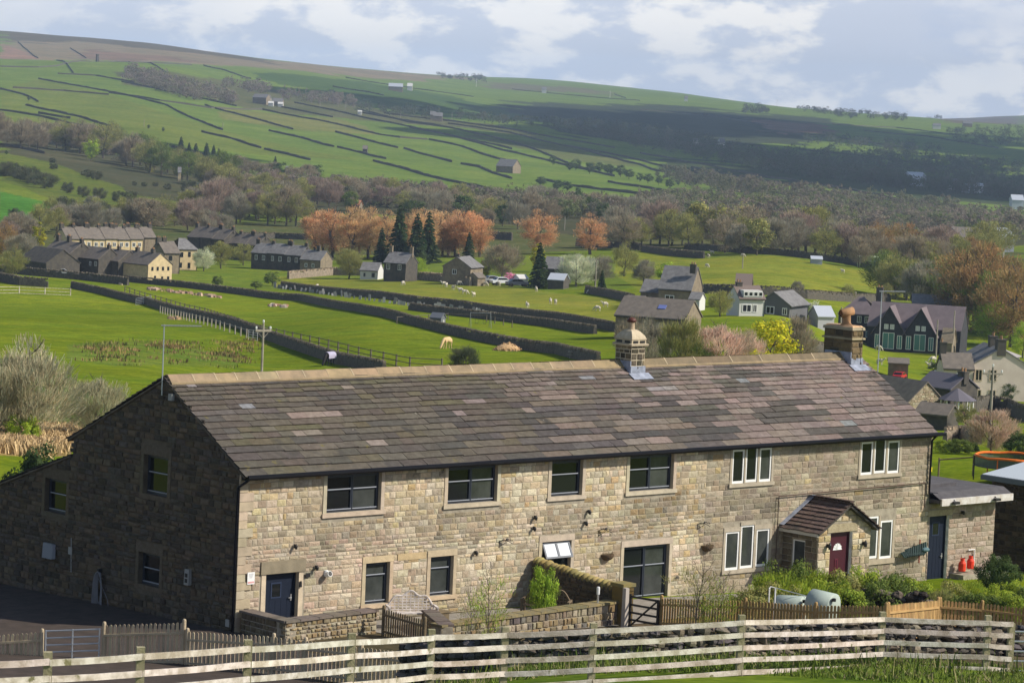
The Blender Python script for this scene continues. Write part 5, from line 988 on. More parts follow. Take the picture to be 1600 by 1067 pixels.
# far buildings
for px, py, w, dp, e, r_, rel, wm, rf, l in ((405, 163, 22, 9, 6, 3, -.4, m_vst, m_vrg, 'largest stone house of the hillside farm among the bare trees'), (419, 164, 9, 8, 6, 3, .5, m_vwh, m_vrg, 'white gabled house of the hillside farm'), (433, 166, 16, 8, 4, 3, -.1, m_vst, m_vrg, 'low stone barn of the hillside farm'), (423, 166.5, 8, 6, 3, 1.5, 0, m_vwh, m_vwh, 'small white shed before the hillside farm'), (438, 168, 8, 6, 3, 1.5, 0, m_vwh, m_vwh, 'white trailer like shed right of the hillside farm'),
    (788, 270, 26, 10, 4, 4, -.5, m_vst, m_vrg, 'lone stone barn with a broad roof among small trees on the far pasture'), (562, 180, 6, 4, 3, 1, 0, m_vwh, m_vwh, 'small white van like shed on the hill lane'), (684, 190, 14, 8, 5, 3, 0, m_vst, m_vrg, 'stone farm at the top of the far lane'), (676, 188, 8, 8, 5, 3, 0, m_vst, m_vrg, 'small farm building left of the lane farm'),
    (618, 143, 22, 10, 6, 4, 0, m_vst, m_bluef, 'long pale roofed farm near the skyline'), (640, 142, 8, 9, 6, 4, 0, m_vwh, m_vwh, 'white farm building near the skyline'), (850, 146, 7, 9, 6, 4, 0, m_vwh, m_vrg, 'tiny white farm below the blue skyline'),
    (1129, 234, 8, 8, 7, 4, .3, m_vwh, m_vrg, 'white gabled house in the dark valley side'), (1090, 228, 14, 6, 5, 2, 0, m_vwh, m_vrg, 'pale low building left of the white gabled house'), (1435, 291, 24, 20, 7, 3, .2, m_bluef, m_bluef, 'white works building in the dark valley wood'), (1490, 297, 10, 10, 5, 3, 0, m_vwh, m_vrg, 'small white house right of the works building'), (1508, 301, 14, 10, 4, 2, 0, m_bluef, m_bluef, 'low pale works roof right of the white works'), (1530, 302, 12, 10, 5, 2, 0, m_vwh, m_bluef, 'pale house at the end of the valley works'),
    (1590, 328, 18, 12, 6, 3, 0, m_bluef, m_bluef, 'pale blue works roof at the right edge'), (1464, 202, 12, 9, 6, 3, 0, m_vwh, m_vrg, 'white farm on the far right hill'), (1512, 199, 14, 9, 6, 3, 0, m_vst, m_vrg, 'brown farm right of the white hill farm'), (1072, 159, 5, 8, 6, 4, 0, m_vwh, m_vrg, 'tiny white house on the skyline'),
    (553, 330, 14, 6, 2.2, 1.6, -.2, m_vst, mat('red tile roof', (.4, .18, .1), .8), 'small red roofed house behind the orange poplars'), (570, 240, 7, 6, 3, 2, 0, m_vdk, m_vrf, 'dark field barn on the far pastures'), (447, 283, 3, 5, 5, 2, 0, m_vwh, m_vrg, 'white speck of a house among the dark trees'),
    (340, 270, 16, 6, 3, 2, .1, m_vst, m_vrg, 'low farm roof behind the conifers left'), (365, 277, 12, 6, 3, 2, .1, m_vwh, m_vrg, 'pale farm roof behind the conifers right'), (280, 284, 4, 5, 4, 2, .1, m_vlit, m_vrg, 'cream cottage gable in the olive belt')):
    V(px, py, rel, w, dp, e, r_, l, wm, rf, dmin=800, over=.4)
V(1522, 398, .1, 44, 26, 5., 2.5, 'brown works hall at the right behind the copper wood', mat('brown cladding', (.16, .11, .09), .8), m_vrf, name='warehouse', cat='warehouse', dmin=700)
V(1566, 394, .1, 36, 20, 5., 2., 'pale blue roofed works hall left of the pylon', m_bluef, m_bluef, name='warehouse', cat='warehouse', dmin=700)
V(1358, 419, -.05, 36, 4, 2.6, .2, 'pale green shed with one small window in the upper pasture corner', m_gsh, m_gsh, wins=(('f', .72, 1., .5, .6, 'd'),), name='shed', cat='shed', dmin=500)
V(1276, 413, 0, 17, 3, 1.2, .6, 'small grey trailer in the upper pasture corner', mat('grey canvas', (.3, .33, .36), .7), m_bluef, name='trailer', cat='trailer', dmin=500)
g, d = G(152, 97, 2500); o = thing('stone_tower', 'small dark stone tower on the left skyline moor', 'tower', g); o.scale = (.65,)*3; b = MB(); b.box(-2.2, 2.2, -2.2, 2.2, -1, 12, taper=.5); b.build('wall', m_vdk, o); b = MB(); b.box(-2.1, 2.1, -2.1, 2.1, 12, 12.8); b.build('parapet', m_vdk, o)
for px, py, hp, l in ((744, 136, 15, 'slim white wind turbine left of the skyline wood'), (953, 154, 14, 'white wind turbine on the middle skyline'), (1214, 166, 14, 'faint white wind turbine on the right skyline')):
    g, d = G(px, py, 3500); hh = hp*d/FPX*.72; o = thing('wind_turbine', l, 'wind turbine', g, -YAW); b = MB(); b.tube([(0, 0, -2), (0, 0, hh)], [hh*.035, hh*.018], 8); b.build('tower', m_white, o); b = MB(); b.box(-hh*.03, hh*.03, -hh*.08, hh*.06, hh-hh*.02, hh+hh*.03); b.build('nacelle', m_white, o)
    for k in range(3):
        a = PI/2+.1+k*2*PI/3; b = MB(); b.add([(0, -hh*.09, hh), (math.cos(a+.25)*hh*.08, -hh*.1, hh+math.sin(a+.25)*hh*.08), (math.cos(a)*hh*.42, -hh*.09, hh+math.sin(a)*hh*.42), (math.cos(a-.15)*hh*.07, -hh*.085, hh+math.sin(a-.15)*hh*.07)], [(0, 1, 2), (0, 2, 3), (0, 1, 3)]); b.build('blade', m_white, o)

# ------------------------------------------------------------------ poles, masts, aerials
m_pole = mat('weathered pole', (.36, .32, .26), .9, col2=(.26, .23, .18), scale=3)
def pole(base, hgt, label, rot=0, arm=1.5, r=.13, name='utility_pole', tilt=0):
    o = thing(name, label, 'pole', base, rot); b = MB(); b.tube([(0, 0, -.5), (0, 0, hgt)], [r, r*.7], 9); b.build('post', m_pole, o)
    if arm:
        b = MB(); b.box(-arm/2, arm/2, -.06, .06, hgt-.55, hgt-.42); b.tube([(-arm*.4, 0, hgt-.5), (0, 0, hgt-1.)], .02, 4); b.tube([(arm*.4, 0, hgt-.5), (0, 0, hgt-1.)], .02, 4); b.build('crossarm', m_pole, o)
        for k in (-.45, 0, .45): b = MB(); z = hgt-.42 if k else hgt; b.lathe([(.0, .22), (.06, .2), (.07, .1), (.03, .0)], 8, (k*arm, 0, z)); b.build('insulator', m_white, o)
    return o
g = gnd(412, 205); tp = P(415, 505, 205); pole(g, tp.z-g.z, 'wooden pole with crossarm and insulators rising above the left of the ridge', -YAW+.5, 1.1, .1)
g = gnd(1556, 232); tp = P(1561, 574, 232); pole(g, tp.z-g.z, 'tall pale utility pole beside the cream house', -YAW+.2, 1.5, .12)
for px, py, hp, l in ((930, 452, 46, 'thin dark pole beside the pale budding tree'), (1160, 420, 20, 'thin pole in the upper sheep pasture'), (1376, 418, 16, 'thin pole beside the pale green shed'), (1462, 562, 62, 'thin pole standing right of the school'), (1488, 556, 70, 'second thin pole right of the school'), (1312, 540, 60, 'thin pole left of the brown chimney'), (882, 360, 22, 'thin pole between the two single poplars')):
    g, d = G(px, py, 200); pole(g, hp*d/FPX, l, arm=0, r=.14)
for px, py in ((225, 199), (348, 203), (626, 185), (706, 188), (780, 200), (540, 172), (528, 168), (500, 166)):
    g, d = G(px, py, 900); pole(g, 12*d/FPX, 'tiny pole along the far hill lane', arm=0, r=.22)['group'] = 'poles along the far hill lane'
g, d = G(1566, 405, 500); hh = 48*d/FPX; o = thing('lattice_mast', 'grey lattice phone mast with white panels at the right', 'mast', g); b = MB()
for k in range(3): a = k*2.1; b.tube([(math.cos(a)*.7, math.sin(a)*.7, -1), (math.cos(a)*.45, math.sin(a)*.45, hh)], .11, 4)
for i in range(9): z = hh*i/9; b.tube([(math.cos(2.1*(i % 3))*.6, math.sin(2.1*(i % 3))*.6, z), (math.cos(2.1*(i % 3)+2.1)*.6, math.sin(2.1*(i % 3)+2.1)*.6, z+hh/9)], .07, 4)
b.build('frame', m_galv, o)
for k in range(4): a = k*1.57; b = MB(); z = hh*(.72 if k % 2 else .86); b.box(math.cos(a)*.9-.3, math.cos(a)*.9+.3, math.sin(a)*.9-.15, math.sin(a)*.9+.15, z, z+hh*.11); b.build('antenna_panel', m_white, o)
def aerial(base, hgt, boom, d, label):
    o = thing('tv_aerial', label, 'aerial', base); b = MB(); b.tube([(0, 0, -.6), (0, 0, hgt)], .022, 6); b.build('mast', m_galv, o); b = MB(); b.tube([(-.1*d.x, -.1*d.y, hgt-.04), (boom*d.x, boom*d.y, hgt-.04+boom*d.z)], .025, 5); b.build('boom', m_metal, o)
    b = MB(); s = Vector((-d.y, d.x, 0)).normalized()
    for i in range(12): t = boom*(i+.5)/12; c = Vector((t*d.x, t*d.y, hgt-.04+t*d.z)); L_ = .07+.05*(i % 2); b.tube([c-s*L_, c+s*L_], .008, 4)
    b.build('element', m_metal, o)
rd = Vector((rt[0], rt[1], .0)).normalized()
aerial((-.12, YR+.05, HR+.05), 1.78, 1.25, Vector((rd.x, rd.y, .03)), 'television aerial on the dark gable peak pointing right')
aerial((34.95, 3.0, 7.9), 2.75, .95, Vector((rd.x, rd.y, .03)), 'television aerial on a tall mast beside the brown chimney')
# ------------------------------------------------------------------ field fences
def prfence(pts, n_gap, hgt, label, m=m_wood, rails=2, name='post_and_rail_fence', r=.07):
    o = thing(name, label, 'fence', pts[0]); P_ = []
    for a, b in zip(pts, pts[1:]):
        k = max(1, int((b-a).length/n_gap)); P_ += [a.lerp(b, i/k) for i in range(k)]
    P_.append(pts[-1]); P_ = [Vector((p.x, p.y, h(p.x, p.y)))-pts[0] for p in P_]
    pb = MB(); pb.box(-r, r, -r, r, -.4, hgt, taper=.005); po = pb.build('post', m); me = po.data; bpy.data.objects.remove(po)
    for p in P_[:100]: q = bpy.data.objects.new('post', me); C.objects.link(q); q.parent = o; q.location = p
    for i in range(rails):
        b = MB(); z = hgt*(.9-.42*i)
        for a, c in zip(P_, P_[1:]): b.tube([a+Vector((0, 0, z)), c+Vector((0, 0, z))], .045 if rails < 4 else .03, 4)
        b.build('rail', m, o)
    return o
m_fp = mat('grey fence posts', (.30, .27, .22), .9)
prfence(gl([(195, 458), (260, 478), (320, 494), (385, 516), (470, 538), (560, 560), (640, 577), (690, 580)]), 5.5, 1.3, 'long timber post and rail fence beside the dark wall in the near field', mat('brown grey fence posts', (.13, .11, .08), .9), 3)
prfence(gl([(250, 489), (300, 503), (350, 517), (385, 528)]), 4., 1.15, 'row of pale posts in front of the dark wall at the left', m_fp, 1)
o = thing('flag_fence', 'row of leaning grey upright stone flags below the sheep field wall', 'fence', G(430, 450)[0]); O = o.location.copy(); px = 430.
while px < 760:
    b = MB(); g = G(px, 450+(px-430)*.135, 250)[0]; b.M = Matrix.Translation(g-O) @ Matrix.Rotation(random.uniform(-.5, .5)-YAW, 4, 'Z') @ Matrix.Rotation(random.uniform(-.3, .3), 4, 'Y'); w = random.uniform(.1, .4); b.box(-w, w, -.07, .07, -.3, random.uniform(.45, 1.25), jit((1, 1, 1), .35), .03); px += random.uniform(3, 9); b.build('flagstone', mat('grey flag stones', (.27, .27, .26), .9, attr=True), o)
prfence(gl([(-40, 459), (30, 459), (110, 462)]), 4., 1.3, 'white painted rails at the far left of the near field', m_rail, 3)
prfence(gl([(620, 506), (700, 500), (760, 503), (800, 512)]), 5, 1.0, 'thin wire fence behind the little shed', mat('brown grey fence posts', (.13, .11, .08), .9), 1, r=.05)
prfence([G(1466, 748, 150)[0], G(1520, 744, 150)[0]], 2.2, 1.2, 'thin wire fence behind the annex roof', m_wood, 1, r=.04)
def gate5(a, b, hgt, label, m, bars=5, name='field_gate'):
    o = thing(name, label, 'gate', a); v = b-a; L_ = math.hypot(v.x, v.y); o.rotation_euler = (0, 0, math.atan2(v.y, v.x)); s = v.z/L_
    f = MB()
    for i in range(bars): z = .15+(hgt-.2)*i/(bars-1)*(1 if i else 1); f.tube([(0, 0, z), (L_, 0, z+s*L_)], .024, 6)
    f.build('bar', m, o) if False else f.build('bars', m, o)
    f = MB()
    for u in (0, L_*.5, L_): f.tube([(u, 0, .1+s*u), (u, 0, hgt-.02+s*u)], .03, 6)
    f.build('frame', m, o); return o
a, _ = G(212, 478, 200); b2, _ = G(236, 474, 200); gate5(a, b2, 1.3, 'pale field gate in the fence gap at the left', m_galv)
a, _ = G(388, 532, 200); b2, _ = G(402, 534, 200); gate5(a, b2, 1.4, 'short white slatted gate near the wooden pole', m_vwh)

# ------------------------------------------------------------------ animals
def skin(name, verts, edges, m, parent=None, sub=1, col=None):
    me = bpy.data.meshes.new(name); me.from_pydata([v[:3] for v in verts], edges, []); o = bpy.data.objects.new(name, me); C.objects.link(o)
    md = o.modifiers.new('s', 'SKIN'); md.use_smooth_shade = True
    for i, v in enumerate(verts): me.skin_vertices[0].data[i].radius = (v[3], v[4] if len(v) > 4 else v[3])
    me.skin_vertices[0].data[0].use_root = True
    o.modifiers.new('u', 'SUBSURF').levels = sub; dg = bpy.context.evaluated_depsgraph_get(); m2 = bpy.data.meshes.new_from_object(o.evaluated_get(dg)); bpy.data.objects.remove(o)
    m2.materials.clear(); m2.materials.append(m); o = bpy.data.objects.new(name, m2); C.objects.link(o)
    if parent: o.parent = parent
    return o
# local x forward; grazing head down
def quad_(L_, hh, bw, neck, head, legr, graze):
    hz_ = hh; v = [(0, 0, hz_*.86, bw, bw*1.05), (L_*.28, 0, hz_*.86, bw*.95, bw*1.05), (L_*.46, 0, hz_*.9, bw*.6, bw*.7), (-L_*.28, 0, hz_*.88, bw*1., bw*1.), (-L_*.46, 0, hz_*.86, bw*.6, bw*.6)]
    e = [(0, 1), (1, 2), (0, 3), (3, 4)]
    if graze: v += [(L_*.64, 0, hz_*.62, neck*.9), (L_*.78, 0, hz_*.32, neck*.7), (L_*.84, 0, hz_*.2, head), (L_*.9, 0, hz_*.04+.02, head*.6)]
    else: v += [(L_*.6, 0, hz_*1.1, neck*.9), (L_*.68, 0, hz_*1.3, neck*.7), (L_*.76, 0, hz_*1.34, head), (L_*.92, 0, hz_*1.24, head*.6)]
    e += [(2, 5), (5, 6), (6, 7), (7, 8)]
    for sx, par in ((.33, 1), (-.36, 3)):
        for sy in (-1, 1):
            i = len(v); kx_ = .03 if sx > 0 else -.05; v += [(L_*sx, sy*bw*.55, hz_*.62, legr*1.6), (L_*(sx+kx_*-1), sy*bw*.55, hz_*.34, legr), (L_*(sx+kx_*.3), sy*bw*.55, hz_*.06, legr*.8), (L_*(sx+kx_*.3)+.03, sy*bw*.55, 0, legr)]; e += [(par, i), (i, i+1), (i+1, i+2), (i+2, i+3)]
    return v, e
m_wool = mat('cream fleece', (.66, .60, .48), .95, col2=(.5, .45, .36), scale=9); m_face = mat('sheep skin', (.12, .10, .08), .9)
def sheep_proto(graze):
    o = thing('sheep', 'x', 'sheep'); v, e = quad_(1., .72, .24, .12, .085, .045, graze); skin('body', v, e, m_wool, o)
    b = MB(); hx, hz2 = (.86, .16) if graze else (.8, .95)
    for s in (-1, 1): b.ell((hx-.1, s*.1, hz2+.06), (.03, .07, .02), 6, 4)
    b.build('ear', m_face, o) if False else b.build('ears', m_face, o); return o
sp = [sheep_proto(True), sheep_proto(False)]
SH = [(629, 446), (694, 447), (697, 449), (708, 453), (717, 446), (720, 457), (726, 460), (740, 464), (758, 447), (780, 447), (495, 451), (838, 456), (817, 447), (860, 475), (868, 476), (824, 481), (922, 459), (946, 480), (934, 486), (897, 436),
      (1104, 418), (1057, 423), (1107, 403), (1317, 427), (1420, 420), (1440, 419), (1372, 548), (1376, 546), (1389, 549), (1374, 570), (1458, 566), (1454, 576), (1462, 588), (1336, 464), (1160, 402), (1113, 397)]
tags = ['on the left of the lower sheep field', 'in the lower sheep field', 'on the upper pasture', 'in the paddock below the school']
for i, (x, y) in enumerate(SH):
    g, d = G(x, y, 250); s = sp[i % 2] if i < 2 else dup(sp[i % 2]); s.location = g; s.rotation_euler = (0, 0, random.uniform(0, 6.3)); s.scale = (1.05,)*3
    w = 'dotted over the lower sheep field' if y < 500 and x < 960 else ('on the upper sheep pasture' if y < 500 else 'in the paddock below the school'); s['label'] = 'white sheep '+w; s['group'] = 'sheep '+w
m_rug = mat('lilac grey horse rug', (.38, .36, .46), .8); m_cream = mat('cream horse coat', (.62, .43, .22), .8); m_blk = mat('black horse hair', (.02, .018, .018), .8)
def horse(px, py, rot, m, label, rug, s):
    g, d = G(px, py, 250); o = thing('pony', label, 'horse', g, rot); o.scale = (s,)*3; v, e = quad_(1.65, 1.25, .3, .2, .12, .055, True); bd = skin('body', v, e, m, o, 2)
    t_ = MB(); t_.tube([(-.8, 0, 1.15), (-.92, 0, .95), (-.9, 0, .45)], [.05, .07, .03], 6); t_.build('tail', m_blk, o); mn = MB(); mn.tube([(.7, 0, 1.25), (1.05, 0, .95), (1.28, 0, .5)], [.03, .06, .04], 6); mn.build('mane', m_blk if rug else m_wool, o)
    if rug:
        b = MB(); vs = []; fs = []; n = 9
        for i in range(8):
            x = -.78+1.5*i/7
            for k in range(n): a = -.35+(PI+.7)*k/(n-1); rr_ = .37 if 0 < i < 7 else .33; vs.append((x, math.cos(a)*rr_, 1.08+math.sin(a)*rr_*1.05 if math.sin(a) > 0 else 1.08+math.sin(a)*.9))
        b.add(vs, [(i*n+k, i*n+k+1, i*n+n+k+1, i*n+n+k) for i in range(7) for k in range(n-1)]); b.build('rug', m_rug, o, True)
    return o
horse(515, 571, -YAW+PI+1.1, m_blk, 'dark pony in a lilac grey rug grazing by the dark wall', True, 1.02); horse(699, 545, -YAW+PI+1.0, m_cream, 'cream pony grazing in the middle of the near field', False, 1.02)
# ------------------------------------------------------------------ cars
def car(px, py, rot, m, label, s=1.):
    g, d = G(px, py, 300); o = thing('parked_car', label, 'car', g+Vector((0, 0, .02)), rot); o.scale = (s,)*3
    pr_ = [(-2.1, .45), (-2.1, .85), (-1.5, .98), (-1., 1.42), (.5, 1.45), (1.15, 1.0), (2., .85), (2.15, .45)]; b = MB(); n = len(pr_)
    b.add([(x, -.85, z) for x, z in pr_]+[(x, .85, z) for x, z in pr_], [tuple(range(n)), tuple(range(2*n-1, n-1, -1))]+[(i, (i+1) % n, n+(i+1) % n, n+i) for i in range(n)]); b.build('body', m, o)
    b = MB()
    for s_ in (-1, 1): b.add([(-1.25, s_*.86, 1.02), (1., s_*.86, 1.02), (.45, s_*.86, 1.36), (-.95, s_*.86, 1.36)], [(0, 1, 2, 3)])
    b.add([(1.12, -.75, 1.05), (1.12, .75, 1.05), (.54, .7, 1.43), (.54, -.7, 1.43)], [(0, 1, 2, 3)]); b.add([(-1.5, -.75, 1.02), (-1.5, .75, 1.02), (-1.04, .7, 1.4), (-1.04, -.7, 1.4)], [(0, 1, 2, 3)]); b.build('glazing', m_pane, o)
    for x in (-1.3, 1.35):
        for y in (-.8, .8): b = MB(); b.tube([(x, y-.1, .33), (x, y+.1, .33)], .33, 12); b.build('wheel', m_dark, o)
    return o
car(784, 446, -YAW+.4, mat('white car paint', (.75, .76, .78), .3, spec=.6), 'white car parked by the pink blossoming tree', 1.15); car(770, 443, -YAW+.4, mat('silver car paint', (.5, .52, .55), .3, metal=.5), 'silver car parked left of the white car', 1.1)
car(808, 448, -YAW+.3, mat('dark car paint', (.05, .06, .08), .3), 'dark car parked right of the pink blossoming tree', 1.1); car(97, 432, -YAW, mat('pale van paint', (.6, .6, .6), .4), 'pale car behind the left village wall', 1.1)
g, d = G(1403, 592, 260); o = car(1403, 592, -YAW+1.2, mat('red car paint', (.45, .02, .03), .3), 'small red car standing at the mouth of the low garage'); o.location = g+Vector((-fw[0]*1.7, -fw[1]*1.7, .05)); o.scale = (.72,)*3
# ------------------------------------------------------------------ small things in the near field
o_ = V(680, 513, -.35, 17, 1.7, 1.35, .55, 'little grey garden shed alone in the near field', mat('dark grey shed boards', (.12, .13, .14), .8), mat('shed felt', (.10, .11, .13), .8), wins=(('r', .5, .5, .5, .6, 'w'),), name='shed', cat='shed', over=.15)
g, d = G(793, 548, 250); b = MB()
for i in range(260):
    a = random.uniform(0, 6.3); q = random.random()**.7; z = (1-q)*1.0*random.uniform(.5, 1); b.M = Matrix.Translation((math.cos(a)*q*1.8, math.sin(a)*q*1.2, z)) @ Matrix.Rotation(random.uniform(0, 6), 4, 'Z') @ Matrix.Rotation(random.uniform(-1, 1), 4, 'Y'); b.box(-.3, .3, -.09, .09, -.08, .08, jit((1, 1, 1), .25))
b.M = None; b.ell((0, 0, 0), (1.7, 1.15, .85), 14, 8); o = b.build('straw_heap', mat('orange straw', (.50, .33, .17), .95, col2=(.36, .23, .11), scale=3, attr=True)); o.location = g; o['label'] = 'heap of orange brown straw against the long dark wall'; o['category'] = 'straw heap'
g, d = G(750, 512, 250); o = thing('swing_frame', 'thin grey swing frame standing right of the little shed', 'swing frame', g, -YAW+.2); b = MB()
for x in (-1.4, 1.4):
    b.tube([(x, -.8, 0), (x, 0, 2.0)], .03, 5); b.tube([(x, .8, 0), (x, 0, 2.0)], .03, 5)
b.tube([(-1.4, 0, 2.), (1.4, 0, 2.)], .03, 5); b.build('frame', mat('dull grey tube', (.2, .22, .22), .6), o)
for x in (-.5, .6): b = MB(); b.tube([(x-.2, 0, 2), (x-.2, 0, .6)], .012, 4); b.tube([(x+.2, 0, 2), (x+.2, 0, .6)], .012, 4); b.box(x-.22, x+.22, -.12, .12, .56, .6); b.build('swing_seat', m_dark, o)
for px, py, l in ((838, 543, 'grey picnic table beyond the straw heap'), (900, 560, 'pale bench against the long dark wall')):
    g, d = G(px, py, 250); o = thing('picnic_table', l, 'table', g, -YAW-.2); b = MB(); b.box(-.9, .9, -.35, .35, .68, .74); b.build('top', m_fp, o)
    for s in (-1, 1): b = MB(); b.box(-.9, .9, s*.75-.13, s*.75+.13, .4, .45); b.build('seat', m_fp, o)
    for x in (-.6, .6): b = MB(); b.tube([(x, -.7, 0), (x, -.2, .68)], .04, 4); b.tube([(x, .7, 0), (x, .2, .68)], .04, 4); b.box(x-.03, x+.03, -.8, .8, .34, .4); b.build('leg', m_fp, o)
def stonepile(line, n, label, cs, dmin=200):
    b = MB()
    for i in range(n):
        t = random.random()*(len(line)-1); k = int(t); a, c = line[k], line[min(k+1, len(line)-1)]; f = t-k; g, d = G(a[0]+(c[0]-a[0])*f, a[1]+(c[1]-a[1])*f+random.uniform(-1.5, 1.5), dmin); s = random.uniform(.2, .55)
        b.M = Matrix.Translation(g+Vector((0, 0, s*.3))) @ Matrix.Rotation(random.uniform(0, 6), 4, 'Z') @ Matrix.Rotation(random.uniform(-.5, .5), 4, 'X'); b.box(-s, s, -s*.6, s*.6, -s*.5, s*.5, jit(random.choice(cs), .2), s*.2)
    b.M = None; tag(b.build('rubble', mat('pale rubble stone', (1, 1, 1), .95, attr=True)), label, 'rubble', kind='stuff')
stonepile([(125, 437), (150, 434), (175, 438), (190, 444)], 120, 'pale rubble heaped on the wall below the terrace', [(.42, .33, .23), (.33, .26, .18)])
stonepile([(232, 452), (245, 453), (290, 459), (345, 465)], 110, 'scattered brown rubble along the long dark wall', [(.30, .19, .13), (.4, .28, .2)]); stonepile([(420, 478), (448, 480)], 30, 'small heap of reddish rubble on the wall foot', [(.36, .2, .14), (.45, .36, .3)]); stonepile([(265, 498), (280, 500)], 16, 'few brown stones at the wall foot', [(.36, .24, .14)])
# rushes in the field: stuff
r = np.random.default_rng(5); Vs = []; Fs = []; Cs = []; off = 0
def tufts(polys, per, hgt, colr):
    global off
    for poly, k in polys:
        xs = [p[0] for p in poly]; ys = [p[1] for p in poly]; c = 0
        while c < k:
            px = random.uniform(min(xs), max(xs)); py = random.uniform(min(ys), max(ys))
            if not inside(poly, np.array([px]), np.array([py]))[0]: continue
            g, d = G(px, py, 120); o3 = r.normal(size=(per, 3))*[.8, .8, 0]+[g.x, g.y, g.z]; hh = hgt*r.uniform(.5, 1.1, per); w = r.normal(size=(per, 3))*.04; w[:, 2] = 0; tip = r.normal(size=(per, 3))*(.3 if hgt > .5 else .16)*hgt; tip[:, 2] = hh
            Vs.append(np.stack([o3-w, o3+w, o3+tip+w*.3, o3+tip-w*.3], 1).reshape(-1, 3)); Fs.append(np.arange(per*4).reshape(-1, 4)+off); off += per*4; Cs.append(np.tile(np.array(random.choice(colr))*random.uniform(.7, 1.2), (per, 1))); c += 1
RUSH = [(.30, .19, .08), (.22, .15, .06), (.15, .14, .04), (.2, .2, .05)]
tufts([([(125, 536), (170, 533), (205, 545), (205, 565), (160, 563)], 26), ([(228, 537), (300, 536), (310, 548), (240, 545)], 22), ([(340, 535), (395, 538), (395, 552), (350, 548)], 14), ([(305, 552), (380, 552), (386, 568), (320, 562)], 24), ([(130, 530), (400, 530), (400, 575), (140, 575)], 26)], 30, .36, RUSH)
tag(npmesh('rushes', np.vstack(Vs), np.vstack(Fs), mat('rush blades', (1, 1, 1), .9, attr=True), np.vstack(Cs)), 'brown rush tufts in the near field', kind='stuff')
Vs, Fs, Cs, off = [], [], [], 0; tufts([([(-30, 672), (112, 672), (106, 700), (40, 712), (-30, 706)], 620)], 34, .6, [(.62, .45, .24), (.5, .36, .19), (.44, .3, .14)])
tag(npmesh('reeds', np.vstack(Vs), np.vstack(Fs), mat('rush blades', (1, 1, 1), .9, attr=True), np.vstack(Cs)), 'straw coloured reeds beyond the gable', kind='stuff')
# near shrubs behind the house, left
def nplant(px, py, hp, kind, c, label, name='tree', cat='tree', wide=1., dmin=130): return tree(px, py, hp, kind, c, label, None, name, cat, wide, dmin)
nplant(45, 692, 165, 'bare', 'thorn', 'big bare grey thorn tree filling the left edge of the near field', wide=1.35); nplant(150, 690, 110, 'bare', 'thorn', 'lower leaning bare thorn right of the big grey one', wide=1.3); nplant(-15, 690, 140, 'bare', 'thorn', 'bare thorn tree cut by the left frame edge')
nplant(36, 694, 56, 'bush', 'lime', 'bright yellow green bush under the bare thorn trees', 'bush', 'bush', 1.); nplant(195, 668, 46, 'bush', 'green', 'green bush by the left roof slope', 'bush', 'bush', 1.)
plant('conifer_hedge', 'dark evergreen hedge clump behind the lean-to roof', 'hedge', gnd(70, 128)-Vector((0, 0, .2)), 4.3, 'bush0', 'dark', None, .62); plant('conifer_hedge', 'dark evergreen clump touching the back gutter', 'hedge', gnd(101, 126)-Vector((0, 0, .2)), 3.9, 'bush1', 'dark', None, .5)

# ------------------------------------------------------------------ garden, fences and everything in front of the row
def FR(px, py, y=0.):
    r_ = ray(px, py); t_ = (y-CAM[1])/r_[1]; p = CAM+t_*r_; return Vector((p[0], y, p[2]))
drape('yard', [(.1, -3), (.1, 19), (-34, 19), (-34, -8), (-14, -16), (-2, -8)], m_asph, .02, .5)
m_pave = mat('grey gravel and flags', (.30, .27, .23), .95, col2=(.2, .18, .15), scale=3, bump=.6)
drape('patio', [(.1, -2.4), (4.2, -2.4), (4.8, -4.7), (26., -4.3), (26., -.1), (.1, -.1)], m_pave, .02, .4)
def gwall(pts, thick, z0, zt, label, pal, cop=True, copm=None, mort=None, hc=(.1, .2)):
    """low garden wall of laid stones with flat copings; pts are (x, y), zt the top at each point"""
    b = MB(); cb = MB()
    for i in range(len(pts)-1):
        (x0, y0), (x1, y1) = pts[i], pts[i+1]; L_ = math.hypot(x1-x0, y1-y0); a = math.atan2(y1-y0, x1-x0); T0, T1 = zt[i], zt[i+1]
        M_ = Matrix.Translation((x0, y0, 0)) @ Matrix.Rotation(a, 4, 'Z'); b.M = M_; b.mi = 0
        b.add([(0, 0, z0), (L_, 0, z0), (L_, 0, T1), (0, 0, T0), (0, thick, z0), (L_, thick, z0), (L_, thick, T1), (0, thick, T0)], [(0, 1, 2, 3), (5, 4, 7, 6), (3, 2, 6, 7), (0, 3, 7, 4), (1, 5, 6, 2)]); b.mi = 1
        stones(b, 0, L_, z0, max(T0, T1), [], hc, (.14, .36), pal, prot=(.02, .05), top=lambda u: T0+(T1-T0)*u/L_)
        cb.M = M_
        if cop == 'cock':
            u = 0
            while u < L_: w = random.uniform(.14, .26); z = T0+(T1-T0)*(u+w/2)/L_; cb.ell((u+w/2, thick/2, z+.02), (w*.62, thick*.62, random.uniform(.15, .21)), 8, 6, jit((1, 1, .8), .3)); u += w
        elif cop:
            u = -.04
            while u < L_-.05: w = min(random.uniform(.5, .9), L_+.04-u); z = T0+(T1-T0)*u/L_; cb.box(u, u+w-.012, -.08, thick+.06, z+.003, z+.075, jit((1, 1, 1), .2), .008); u += w
    b.M = None; o = b.build('garden_wall', [mort or m_mortar, m_stone]); tag(o, label, 'garden wall', kind='thing'); cb.M = None; cb.build('coping', copm or m_dress, o, cop == 'cock'); return o
PAL_GW = [tuple(v*.66 for v in q) for q in PAL_YEL]+[(.3, .22, .12), (.25, .2, .13)]
